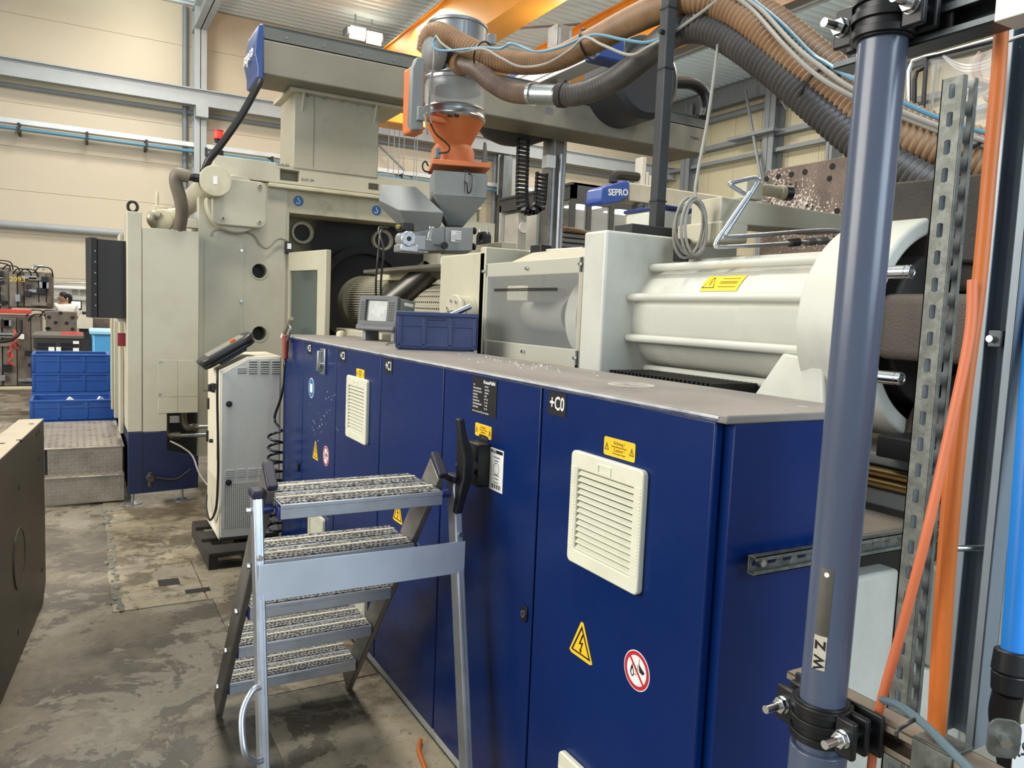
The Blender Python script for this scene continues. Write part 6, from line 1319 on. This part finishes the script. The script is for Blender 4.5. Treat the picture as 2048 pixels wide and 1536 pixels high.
# front legs
def leg(x0, y_top, y_bot, lab):
    zt_l = 1.165; w, dp = .028, .062
    def sec(y, z): return [V(x0-w/2, y-dp/2, z), V(x0+w/2, y-dp/2, z), V(x0+w/2, y+dp/2, z), V(x0-w/2, y+dp/2, z)]
    o = ob('front_leg', MB().hull_loft([sec(y_bot, 0.02), sec(y_top, zt_l)]), alu, t, .004)
    gv = MB()
    for dx in (-.006, .006): gv.hull_loft([[V(x0+dx-.0015, y_bot-dp/2-.002, .03), V(x0+dx+.0015, y_bot-dp/2-.002, .03), V(x0+dx+.0015, y_bot-dp/2+.002, .03), V(x0+dx-.0015, y_bot-dp/2+.002, .03)], [V(x0+dx-.0015, y_top-dp/2-.002, zt_l), V(x0+dx+.0015, y_top-dp/2-.002, zt_l), V(x0+dx+.0015, y_top-dp/2+.002, zt_l), V(x0+dx-.0015, y_top-dp/2+.002, zt_l)]])
    ob('leg_ridge', gv, alu, o, smooth=False)
    ob('leg_cap', MB().box(x0-w/2-.004, x0+w/2+.004, y_top-dp/2-.004, y_top+dp/2+.004, zt_l-.006, zt_l+.022), rubber, o, .006)
    ob('leg_foot', MB().box(x0-w/2-.004, x0+w/2+.004, y_bot-dp/2-.004, y_bot+dp/2+.004, 0, .04), black, o, .006)
    s_ = -1 if x0 < .8 else 1
    for z in (.99, .86): ob('leg_bolt', MB().cyl((x0, y_top-dp/2-.03, z), (x0, y_top-dp/2-.046, z), .009, n=8), chrome, o)
    ob('hinge_bolt', MB().cyl((x0-.03*1, y_top, 1.12), (x0+.04, y_top, 1.12), .009, n=8), chrome, o); ob('hinge_spacer', MB().cyl((x0+(.016 if s_ < 0 else -.016), y_top, 1.12), (x0+(.05 if s_ < 0 else -.05), y_top, 1.12), .014, n=10), ladder_blue, o)
    return o
l1 = leg(.477, 2.40, 2.19, 'l'); l2 = leg(1.143, 2.405, 2.19, 'r')
def legy(x, z, yt, yb): return yb+(yt-yb)*(z-.02)/1.145
ya, yb_ = legy(0, .93, 2.40, 2.19)-.038, legy(0, .93, 2.405, 2.19)-.038
p0, p1 = q(525, 1166, Y=ya), q(925, 1115, Y=yb_)
zc = (p0.z+p1.z)/2
ob('brace_plate', MB().hull_loft([[V(.470, ya-dy, z) for dy, z in ((0, p0.z-.057), (.005, p0.z-.057), (.005, p0.z+.057), (0, p0.z+.057))], [V(1.155, yb_-dy, z) for dy, z in ((0, p1.z-.052), (.005, p1.z-.052), (.005, p1.z+.058), (0, p1.z+.058))]]), M('brace_aluminium', '#dde6f2', .34, .5, .08, 4, .02, 80), t, .001)
hx_, hy = .462, 2.20
yy1, yy0 = legy(0, .50, 2.40, 2.19), legy(0, .26, 2.40, 2.19)
ob('carry_handle', MB().tube(spline([V(.466, yy1-.02, q(508, 1378, Y=2.25).z), V(.44, yy1-.03, q(495, 1385, Y=2.25).z), V(.41, yy1-.05, q(478, 1425, Y=2.25).z), V(.41, yy0-.05, q(478, 1480, Y=2.25).z), V(.44, yy0-.03, q(494, 1508, Y=2.25).z), V(.466, yy0-.02, q(510, 1510, Y=2.25).z)], 8), .0095, 12), alu, t)
ob('name_strip', MB().box(.470, .484, legy(0, .78, 2.40, 2.19)-.034, legy(0, .78, 2.40, 2.19)-.030, .66, .84), white_s, t) if False else None
# ================================================================== things on the cabinet top
ZTT = ZT+.016
t = thing('process_monitor', 'small grey process monitor with dusty screen on the cabinet top', 'monitor', (1.62, 4.85, ZTT))
c0, c1_ = q(716, 640, X=1.56), q(786, 655, X=1.56)
o_ = V(1.50, 5.00, ZTT); T = F((1.635, 4.64, ZTT), V(.5, -.866, 0), (0, 0, 1))
wv = .30
Tt = T @ Matrix.Rotation(math.radians(-6), 4, 'X')
ob('housing', MB(Tt).prism(rrect(-wv/2, wv/2, .08, .275, .012, 4), -.17, -.02), M('monitor_grey', '#6e706e', .5, 0, .06, 4), t, .006)
mdk = M('monitor_dark', '#47494a', .5)
ob('front_frame', MB(Tt).frame(rrect(-wv/2-.006, wv/2+.006, .07, .283, .016, 4), rrect(-.10, .075, .125, .255, .006, 4), -.02, .012), mdk, t, .005)
ob('screen', MB(Tt).box(-.102, .077, .123, .257, -.012, -.006), M('dusty_screen', '#7f8480', .25, 0, .25, 14, 0, 60, '#b4b6b0', .7, 16), t, smooth=False)
kb = MB(Tt); kd = M('key_dark', '#2f3131', .5)
for x in (-.138, -.122, .09, .106, .122):
    for i in range(8): kb.box(x, x+.009, .13+.015*i, .138+.015*i, .012, .015)
stuff(ob('keypad_keys', kb, kd, t, smooth=False))
ob('chin', MB(Tt).box(-wv/2-.006, wv/2+.006, .062, .10, -.01, .028), M('chin_grey', '#54575a', .5), t, .01)
for x in (-.13, .10): ob('stand_leg', MB(T).prism([(x, 0), (x+.03, 0), (x+.026, .085), (x+.004, .085)], -.15, -.02), M('stand_grey', '#7f8282', .5), t, .004)
ob('side_label', MB(Tt).box(wv/2, wv/2+.002, .235, .255, -.15, -.06), white_s, t); ob('green_sticker', MB(F((Tt @ V(wv/2+.001, .19, -.12)), (Tt.to_3x3() @ V(0, 0, -1)), (0, 0, 1))).frame(circ(.026, 24), circ(.014, 24), 0, .001), M('sticker_green', '#4f9a86', .5), t, smooth=False)
cr = crate('parts_crate', .405, .27, .195, crate_navy, M('crate_navy_dark', '#1c2544', .5), .012)
cr['label'] = 'small navy blue crate on the cabinet top in front of the cream cover'; cr['category'] = 'crate'
cr.location = (1.655, 3.76, ZTT); cr.rotation_euler = (0, 0, math.radians(-21))
ex = MB()
for x0, x1, z0, z1 in ((-.075, .075, .05, .15),): ex.frame(rrect(x0, x1, z0, z1, .01, 3), rrect(x0+.006, x1-.006, z0+.006, z1-.006, .008, 3), 0, .010, F((0, -.135, 0), (1, 0, 0), (0, 0, 1)))
for x in (-.17, -.12, .095, .145): ex.frame(rrect(x, x+.035, .04, .15, .006, 3), rrect(x+.005, x+.03, .046, .144, .005, 3), 0, .007, F((0, -.135, 0), (1, 0, 0), (0, 0, 1)))
for x in (-.12, .105): ex.box(x-.02, x+.02, -.139, -.1345, .0, .02)
ob('front_pockets', ex, crate_navy, cr, .002)
p = V(1.80, 3.66, ZTT+.165)
tag(ob('steel_pin', MB().cyl(V(1.62, 3.70, ZTT+.14), V(1.79, 3.63, ZTT+.235), .014, n=18), chrome, None, .002), 'short shiny steel pin leaning out of the navy crate', 'pin')
p = q(682, 664, X=1.60); p.z = ZTT; tag(ob('cap_knob', MB().lathe([(.032, 0), (.032, .02), (.024, .035), (.008, .04)], Matrix.Translation(p), 20), M('knob_cream', '#c9c0a9', .5)), 'small cream cap on the cabinet top near the open door', 'cap')
p = q(745, 680, Z=ZTT); tag(ob('bent_wire', MB().tube(spline([q(772, 690, Z=ZTT+.004), q(778, 686, Z=ZTT+.006), q(800, 686, Z=ZTT+.004), q(815, 688, Z=ZTT+.004)], 6), .004, 6), steel), 'short bent wire on the cabinet top between monitor and crate', 'wire')
# air gun with coiled hose hanging at the far end of the cabinets
t = thing('air_gun', 'steel air gun with red grip hooked on the far cabinet corner', 'air gun', (1.24, 5.45, 1.5))
a, b = q(583, 637, X=1.235), q(568, 668, X=1.235)
ob('barrel', MB().cyl(a, b, .014, n=10).cyl(b, b+V(-.01, .0, -.03), .020, n=10), M('gun_steel', '#8f8b7d', .4, .6), t)
c = q(571, 700, X=1.22); ob('trigger', MB().tube(spline([a.lerp(b, .3), q(581, 660, X=1.22), q(576, 676, X=1.22), c+V(0, 0, .05)], 5), .008, 8), steel, t); ob('grip', MB().cyl(c+V(0, 0, .10), c-V(0, 0, .06), .022, .018, 12), M('red_grip', '#8e3a30', .5), t, .004)
ob('hook', MB().tube(spline([b, q(572, 690, X=1.225), q(573, 706, X=1.225)], 5), .009, 8), M('hook_cream', '#b4a98e', .5), t)
hz = [c-V(0, 0, .06), q(568, 740, X=1.20), q(563, 790, X=1.18), q(549, 836, X=1.16), q(560, 857, X=1.17)]
cx, cy = q(552, 870, X=1.16).x-.005, q(552, 870, X=1.16).y
co = []
zt5, zb5 = q(552, 862, X=1.16).z, q(552, 1066, X=1.16).z
N_t = 11
for i in range(N_t*16+1):
    a_ = 2*math.pi*i/16; f_ = i/(N_t*16); co.append(V(cx+.045*math.cos(a_), cy+.045*math.sin(a_), zt5+(zb5-zt5)*(f_**.9)))
tag(ob('coiled_air_hose', MB().tube(spline(hz, 8)+co, .0085, 10), M('glossy_black_hose', '#17181a', .22, 0, .1, 5)), 'glossy black spiral air hose hanging in front of the far cabinet', 'hose')
tag(ob('floor_cord', MB().tube(spline([q(841, 1480, Z=.02), q(838, 1500, Z=.015), q(848, 1530, Z=.012), q(870, 1590, Z=.012)], 8), .010, 8), cord_orange), 'orange cord lying on the floor in front of the cabinet plinth', 'cord')
# ================================================================== conveying hoses
def hose(name, label, pts, r, mat, pitch=.025, amp=.13):
    path = resample(spline(pts, 14), pitch/4); ph = (1.0, 1-amp*.4, 1-amp, 1-amp*.4)
    return tag(ob(name, MB().tube(path, lambda i: r*ph[i % 4], 18), mat), label, 'hose', 'corrugated conveying hoses')
Q = lambda x, y, d: q(x, y, D=d)
h1_ = [Q(852, 100, 5.35), Q(858, 74, 5.28), Q(880, 66, 5.2), Q(930, 92, 5.08), Q(985, 118, 4.98), Q(1045, 126, 4.85), Q(1110, 118, 4.65), Q(1180, 85, 4.35), Q(1250, 48, 4.02), Q(1325, 14, 3.66), Q(1385, 0, 3.45), Q(1440, 12, 3.36), Q(1500, 48, 3.25), Q(1580, 122, 3.12), Q(1660, 195, 3.02), Q(1760, 256, 2.9), Q(1870, 298, 2.8), Q(1985, 335, 2.72), Q(2090, 372, 2.66)]
hose('conveying_hose', 'brown corrugated hose from the loader head over the post to the right', h1_, .071, hose_brown)
h2_ = [Q(1400, -14, 3.6), Q(1450, -2, 3.52), Q(1530, 30, 3.4), Q(1600, 82, 3.3), Q(1680, 148, 3.2), Q(1780, 222, 3.1), Q(1900, 270, 3.0), Q(2080, 320, 2.9)]
hose('conveying_hose', 'second brown hose half hidden behind the grey and blue lines', h2_, .066, hose_brown)
h3_ = [Q(923, 128, 5.25), Q(950, 136, 5.05), Q(985, 165, 4.9), Q(1025, 185, 4.78), Q(1085, 188, 4.62)]
hose('conveying_hose', 'brown to black hose stub leaving the steel loader body', h3_, .062, M('hose_dark_brown', '#5f5047', .45, 0, .25, 2.5, 0, 60, '#93714c', .8, 2.2))
h4_ = [Q(1118, 189, 4.55), Q(1150, 189, 4.46), Q(1190, 178, 4.34), Q(1240, 152, 4.15), Q(1290, 112, 3.92), Q(1330, 78, 3.7), Q(1370, 58, 3.52), Q(1420, 60, 3.4), Q(1480, 92, 3.28), Q(1560, 152, 3.14), Q(1640, 222, 3.02), Q(1720, 288, 2.92), Q(1800, 338, 2.82), Q(1890, 384, 2.72), Q(1990, 430, 2.62), Q(2080, 470, 2.55)]
hose('conveying_hose', 'black corrugated hose from the steel coupling past the black post', h4_, .066, hose_black)
t = thing('hose_coupling', 'shiny steel sleeve with clamps joining the brown and black hoses', 'coupling', tuple(Q(1100, 188, 4.6)))
ob('sleeve', MB().cyl(Q(1062, 188, 4.66), Q(1130, 190, 4.52), .058, n=32), steel, t)
a, b = Q(1062, 188, 4.66), Q(1130, 190, 4.52); u_ = (b-a).normalized()
ob('hose_clamp', MB().cyl(a, a+u_*.02, .070, n=28), chrome, t); ob('hose_clamp', MB().cyl(b-u_*.04, b, .072, n=28), dark_int, t); ob('clamp_screw', MB().cyl(b-u_*.05+V(0, 0, .075), b+V(0, 0, .075), .014, n=8), dark_int, t)
p = Q(914, 128, 5.35); tag(ob('loader_inlet', MB().cyl(q(915, 128, Y=4.98), q(926, 128, Y=4.86), .072, .066, 28), hose_brown), 'short brown inlet stub on the steel loader body', 'inlet')
def line(name, label, pts, r, mat): return tag(ob(name, MB().tube(spline(pts, 8), r*.85, 8), mat), label, 'cable', 'air and signal lines along the hoses')
line('air_line', 'blue air line looping along the brown hose to the post', [Q(874, 70, 5.05), Q(866, 85, 5.05), Q(872, 98, 5.02), Q(900, 101, 4.95), Q(965, 95, 4.8), Q(1000, 97, 4.7), Q(1025, 87, 4.6), Q(1070, 103, 4.5), Q(1120, 95, 4.35), Q(1185, 70, 4.1), Q(1250, 80, 3.85), Q(1300, 84, 3.7), Q(1345, 60, 3.5), Q(1400, 22, 3.4), Q(1430, -5, 3.3)], .009, cable_blue)
line('signal_cable', 'grey cable drooping under the brown hose to the post', [Q(872, 72, 5.04), Q(885, 88, 5.0), Q(915, 104, 4.95), Q(965, 98, 4.78), Q(1000, 115, 4.68), Q(1040, 133, 4.6), Q(1090, 128, 4.45), Q(1140, 100, 4.28), Q(1170, 75, 4.15), Q(1205, 90, 4.0), Q(1260, 110, 3.82), Q(1300, 92, 3.68), Q(1345, 66, 3.48), Q(1400, 27, 3.36), Q(1435, 0, 3.3)], .009, cable_grey)
line('signal_cable', 'upper of two grey cables lying along the brown hose at right', [Q(1470, -8, 3.24), Q(1510, 25, 3.18), Q(1570, 92, 3.05), Q(1630, 148, 2.96), Q(1700, 190, 2.88), Q(1800, 232, 2.8), Q(1900, 270, 2.72), Q(2060, 318, 2.62)], .011, cable_grey)
line('signal_cable', 'lower of two grey cables lying along the brown hose at right', [Q(1484, -8, 3.24), Q(1525, 22, 3.17), Q(1590, 92, 3.04), Q(1650, 140, 2.95), Q(1710, 180, 2.87), Q(1800, 222, 2.79), Q(1900, 260, 2.71), Q(2060, 308, 2.6)], .011, cable_grey)
line('air_line', 'blue air line running down over the hoses at upper right', [Q(1495, -8, 3.22), Q(1560, 45, 3.14), Q(1620, 105, 3.05), Q(1650, 125, 2.99), Q(1700, 155, 2.9), Q(1790, 198, 2.82), Q(1900, 244, 2.75), Q(2060, 290, 2.65)], .010, cable_blue)
for i, (x, y, d, r, lab) in enumerate(((965, 110, 4.99, .082, 'left'), (1175, 88, 4.36, .082, 'middle'), (1640, 180, 3.03, .088, 'right'), (1958, 328, 2.73, .085, 'far right'))):
    c = Q(x, y, d); n_ = (Q(x+20, y+(8 if i == 0 else -9 if i == 1 else 13), d-.04)-c).normalized(); T = axis_frame(c, c+n_)
    tag(ob('cable_tie', MB(T).tube([V(r*math.cos(a_*.2618), r*math.sin(a_*.2618), 0) for a_ in range(24)], .006, 6, True), black), 'black cable tie around the brown hose, '+lab+' one along its length', 'cable tie', 'cable ties on the brown hose')
# ================================================================== foreground pipe rack
t = thing('vertical_pipe', 'grey plastic pipe standing upright in the right foreground', 'pipe', (1.06, .79, 0))
pt = lambda z: V(1.0495+.016*(z-1.15), .79, z)
ob('pipe', MB().cyl(pt(.0), pt(2.6), .0357, n=56), pvc, t)
ob('socket', MB().ringcyl(pt(1.072), pt(.9), .0445, .0357, 48), pvc, t, .002)
zl0, zl1 = q(1620, 1355, Y=.765).z, q(1640, 1148, Y=.765).z
lab_m = M('dull_tape', '#6d6a62', .3, .6, .3, 8, 0, 60, '#3d3b38', .5, 9)
def on_pipe(az, z, r=.0363): c = pt(z); return c+V(math.cos(az)*r, math.sin(az)*r, 0)
def pipe_patch(name, a0, a1, z0, z1, mat, r=.0362, n=8):
    vs = []; fs = []
    for i in range(n+1):
        a = a0+(a1-a0)*i/n; vs += [on_pipe(a, z0, r), on_pipe(a, z1, r)]
    for i in range(n): fs.append((2*i, 2*i+2, 2*i+3, 2*i+1))
    return ob(name, MB().add(vs, fs), mat, t)
A0, A1 = math.radians(180), math.radians(216)
tp = pipe_patch('metal_tape', A0+.05, A1, zl0+.055, zl1, lab_m)
lb = pipe_patch('paper_label', A0+.05, A1-.02, zl0-.0, zl0+.055, M('aged_paper', '#b9b2a2', .7, 0, .1, 12), .0365)
am = (A0+A1)/2+.05
for ch_, zc in (('W', .012), ('Z', .040)):
    T = F(on_pipe(am, zl0+zc, .0368), (0, 0, 1), (math.sin(am)*1, -math.cos(am), 0)); 
    text(ch_, .022, T, black_s, lb, 'handwriting', .0002, bold=.0006)
ob('tape_mark', MB(axis_frame(on_pipe(math.radians(200), zl1-.01, .0363), on_pipe(math.radians(200), zl1-.01, .05))).prism(circ(.004, 10), 0, .0005), white_s, t)
clampm = M('black_clamp', '#17181a', .4, .2, .15, 6)
def clamp(z, lab):
    c = pt(z); k = thing('pipe_clamp', lab, 'clamp', tuple(c), 'pipe clamps on the grey pipe')
    bd = MB().ringcyl(c-V(0, 0, .033), c+V(0, 0, .033), .0425, .0360, 48)
    for dz in (-.030, -.006, .018): bd.ringcyl(c+V(0, 0, dz), c+V(0, 0, dz+.012), .0475, .0360, 48)
    ob('band', bd, clampm, k, .001)
    for s_ in (-1, 1):
        b = c+V(0, s_*.058, 0)
        ob('ear', MB().box(b.x-.022, b.x-.010, b.y-.018, b.y+.016, c.z-.030, c.z+.030).box(b.x+.008, b.x+.020, b.y-.018, b.y+.016, c.z-.030, c.z+.030), clampm, k, .003)
        xb = b.x-.022
        ob('bolt', MB().cyl((xb-.042, b.y, c.z), (b.x+.035, b.y, c.z), .0068, n=14), chrome, k); ob('nut', MB().cyl((xb-.012, b.y, c.z), (xb-.002, b.y, c.z), .0135, n=6), chrome, k, .001); ob('washer', MB().cyl((xb-.002, b.y, c.z), (xb, b.y, c.z), .014, n=20), chrome, k)
    ob('back_bracket', MB().box(c.x+.034, c.x+.041, c.y-.085, c.y+.085, c.z-.034, c.z+.034), clampm, k, .003)
    return k
clamp(1.118, 'lower black pipe clamp with zinc bolts on the grey pipe'); clamp(2.214, 'upper black pipe clamp at the top of the grey pipe')
def channel(mb, x, z, y0, y1, w=.048, h=.048, tt=.0028):
    mb.box(x-w/2, x+w/2, y0, y1, z+h/2-tt, z+h/2).box(x-w/2, x-w/2+tt, y0, y1, z+h/2-.013, z+h/2).box(x-w/2, x-w/2+tt, y0, y1, z-h/2, z-h/2+.011).box(x-w/2, x+w/2, y0, y1, z-h/2, z-h/2+tt).box(x+w/2-tt, x+w/2, y0, y1, z-h/2, z+h/2); return mb
def unp(px, py, z): return q(px, py, Z=z)
bx = 1.117
dusty = M('dusty_channel', '#857868', .6, .3, .18, 9, .03, 60, '#5c5a56', .5, 7)
ob_ = tag(ob('mounting_channel', channel(MB(), bx, 1.116, .30, .90), dusty, None, .0008), 'dusty horizontal channel behind the lower pipe clamp, running towards the viewer', 'channel')
tag(ob('mounting_channel', channel(MB(), bx, 2.197, .30, .90), galv_dark, None, .0008), 'dark horizontal channel behind the upper pipe clamp at the top edge', 'channel')
tag(ob('channel_bracket', MB().box(bx-.030, bx+.026, .60, .66, 1.141, 1.146).box(bx-.030, bx-.025, .60, .66, 1.085, 1.146).cyl((bx-.03, .63, 1.105), (bx-.042, .63, 1.105), .009, n=6), galv, None, .002), 'bent galvanised bracket bolted over the lower channel', 'bracket')
tag(ob('paper_sheet', MB().box(bx-.026, bx+.026, .57, .64, 2.1715, 2.224), white_s, None, .001), 'scrap of white paper tucked on the upper channel at the top edge', 'paper')
# slotted upright
sx, sy = None, None
c = q(1850, 800, D=1.46); sx, sy = c.x, c.y
t = thing('slotted_upright', 'galvanised slotted channel upright behind the cords in the right foreground', 'strut', (sx, sy, 0))
ztop = q(1900, 176, D=1.47).z
Lz = ztop-.02
galv_in = M('galvanised_inside', '#8f9392', .5, .2, .2, 20)
def upright(x, y, z0, z1): 
    n = int((z1-z0)/.05); zz0 = z1-n*.05
    # side flange planes face -X; webs with long slots
    ob('slotted_face', MB().slotted(n*.05, .041, .05, .0115, .027, .002, F((x, y, zz0), (0, -1, 0), (0, 0, 1))), galv, t, smooth=False)
    ob('slotted_face', MB().slotted(n*.05, .041, .05, .0115, .027, .002, F((x+.041, y, zz0), (0, -1, 0), (0, 0, 1))), galv_in, t, smooth=False)
    ob('back_web', MB().box(x-.002, x+.041, y+.0185, y+.0205, zz0, z1), galv_in, t, smooth=False)
    ob('lip', MB().box(x-.002, x+.008, y-.0215, y-.0195, zz0, z1).box(x+.031, x+.041, y-.0215, y-.0195, zz0, z1), galv, t, smooth=False)
upright(sx, sy, .0, ztop)
# heavy channel at the right edge
v1, v2 = ray(1949, 700), ray(2026, 700); wy = .062; wx = .045
x0r = wy/(v1.y/v1.x-v2.y/v2.x); yf = x0r*v1.y/v1.x; yn = yf-wy; rx, ry = x0r+wx/2, (yf+yn)/2; w = wx
t = thing('channel_post', 'heavy grey channel post with open side at the right edge', 'post', (rx, ry, 0))
gp = M('post_galv', '#8f9aa2', .42, .5, .15, 3, .04, 60, '#55606a', .5, 4, (1, 1, .25))
zl, zh = q(1885, 1470, X=x0r).z, q(2010, 20, X=x0r).z
ob('right_wall', MB().box(x0r, x0r+wx, yn, yn+.003, zl, zh), gp, t, .001)
ob('back_wall', MB().box(x0r+wx-.003, x0r+wx, yn, yf, zl, zh).box(x0r, x0r+wx, yf-.003, yf, zl, zh), M('post_inside', '#7f909d', .5, .3, .15, 4), t, .001)
ob('lip', MB().box(x0r, x0r+.003, yn, yn+.015, zl, zh), gp, t, .001); ob('lip', MB().box(x0r, x0r+.003, yf-.015, yf, zl, zh), gp, t, .001)
ob('inner_rib', MB().box(x0r+wx-.008, x0r+wx-.003, ry-.006, ry+.006, zl, zh), gp, t, .001)
p = q(1996, 678, X=x0r+.01); ob('nut_plate', MB().box(rx-w/2-.002, rx-w/2+.02, ry-.012, ry+.010, p.z-.014, p.z+.014), galv_dark, t, .002); ob('bolt', MB().cyl((rx-w/2-.012, ry+.002, p.z), (rx-w/2+.01, ry+.002, p.z), .006, n=10), chrome, t)
p = q(1950, 1098, X=x0r); ob('bolt', MB().cyl((rx-w/2-.028, ry+.015, p.z), (rx+.08, ry-.03, p.z), .006, n=10), chrome, t); ob('hex_nut', MB().cyl((rx+.045, ry-.04, p.z), (rx+.07, ry-.05, p.z), .014, n=6), chrome, t)
p = q(2005, 1475, D=1.08); ob('foot_tab', MB().prism(rrect(-.02, .022, -.028, .028, .014, 4), 0, .004, F((p.x, p.y, p.z), (.75, -.66, 0), (0, 0, 1))), galv, t, .001); ob('tab_bolt', MB().cyl(p, p+V(-.012, -.012, .0), .008, n=6), chrome, t)
tag(ob('cable_tie', MB().tube([V(rx+.030*math.cos(i*.314), ry+.040*math.sin(i*.314), q(2005, 85, X=x0r).z) for i in range(20)], .0022, 6, True), white_s), 'white cable tie around the grey channel post and orange cord', 'cable tie')
tag(ob('salmon_cord', MB().tube(spline([Q(1945, 560, 1.10), Q(1942, 640, 1.10), Q(1930, 720, 1.10), Q(1895, 880, 1.10), Q(1850, 1080, 1.11), Q(1800, 1270, 1.16), Q(1762, 1405, 1.22), Q(1748, 1490, 1.25), Q(1740, 1560, 1.25)], 10), .0070, 12), cord_pink), 'salmon cord hanging diagonally in front of the slotted upright', 'cord')
tag(ob('orange_cord', MB().tube(spline([Q(2004, 40, 1.13), Q(1996, 160, 1.12), Q(1980, 330, 1.12), Q(1965, 500, 1.12), Q(1952, 620, 1.12), Q(1930, 780, 1.12), Q(1912, 950, 1.12), Q(1896, 1150, 1.13), Q(1884, 1350, 1.14), Q(1876, 1470, 1.15)], 10), .0100, 12), cord_orange), 'thick orange cord running down along the channel post, right one', 'cord')
tag(ob('orange_cord', MB().tube(spline([Q(1946, 680, 1.15), Q(1920, 800, 1.15), Q(1900, 950, 1.15), Q(1884, 1150, 1.16), Q(1872, 1350, 1.16), Q(1866, 1470, 1.17)], 10), .0085, 12), cord_orange), 'second orange cord beside the thick one, left one', 'cord')
t = thing('blue_pipe', 'bright blue pipe with black connector at the right border', 'pipe', tuple(Q(2030, 1100, 1.25)))
ob('pipe', MB().cyl(Q(2098, 300, 1.28), Q(2027, 1308, 1.22), .0180, n=24), pipe_blue, t); ob('connector', MB().cyl(Q(2025, 1300, 1.22), Q(2020, 1345, 1.22), .025, .027, 24).cyl(Q(2020, 1345, 1.22), Q(2016, 1385, 1.22), .026, .024, 24), black, t, .003)
tag(ob('grey_line', MB().tube(spline([Q(1765, 1400, 1.12), Q(1800, 1412, 1.05), Q(1850, 1450, .98), Q(1900, 1500, .92), Q(1960, 1560, .86)], 8), .0055, 8), M('teal_grey_line', '#52666e', .4)), 'thin teal grey hose lying along the lower channel', 'hose')
tag(ob('wire_tie', MB().tube(spline([Q(1838, 1434, 1.0), Q(1815, 1448, .99), Q(1795, 1462, .99), Q(1793, 1475, .98)], 6), .0025, 6), black), 'black tie strap around the thin hose on the lower channel', 'cable tie')
t = thing('wall_box', 'white machine box with red-ringed button at the lower right border', 'control box', tuple(Q(2060, 1300, 1.9))); c = q(2034, 1330, Y=1.15)
ob('case', MB().box(c.x, c.x+.3, 1.15, 1.21, .3, c.z+.22), white_paint, t, .01); p = q(2032, 1250, Y=c.y); ob('button_ring', MB().ringcyl((p.x, c.y, p.z), (p.x, c.y-.012, p.z), .036, .028, 24), red_s, t)
p = Q(2040, 1500, 1.15); ob('lower_label', MB(FY((p.x+.01, p.y, p.z))).box(-.03, .03, -.04, .04, 0, .001), white_s, t); text('KS2', .03, FY((p.x+.005, p.y-.0015, p.z)), black_s, t, depth=.0003)
tag(ob('black_hose_bundle', MB().tube(spline([Q(2018, 1380, 1.22), Q(2008, 1430, 1.24), Q(2015, 1480, 1.26), Q(2030, 1560, 1.28)], 8), .022, 12), cable_black), 'black hose below the blue pipe connector at the right border', 'hose')
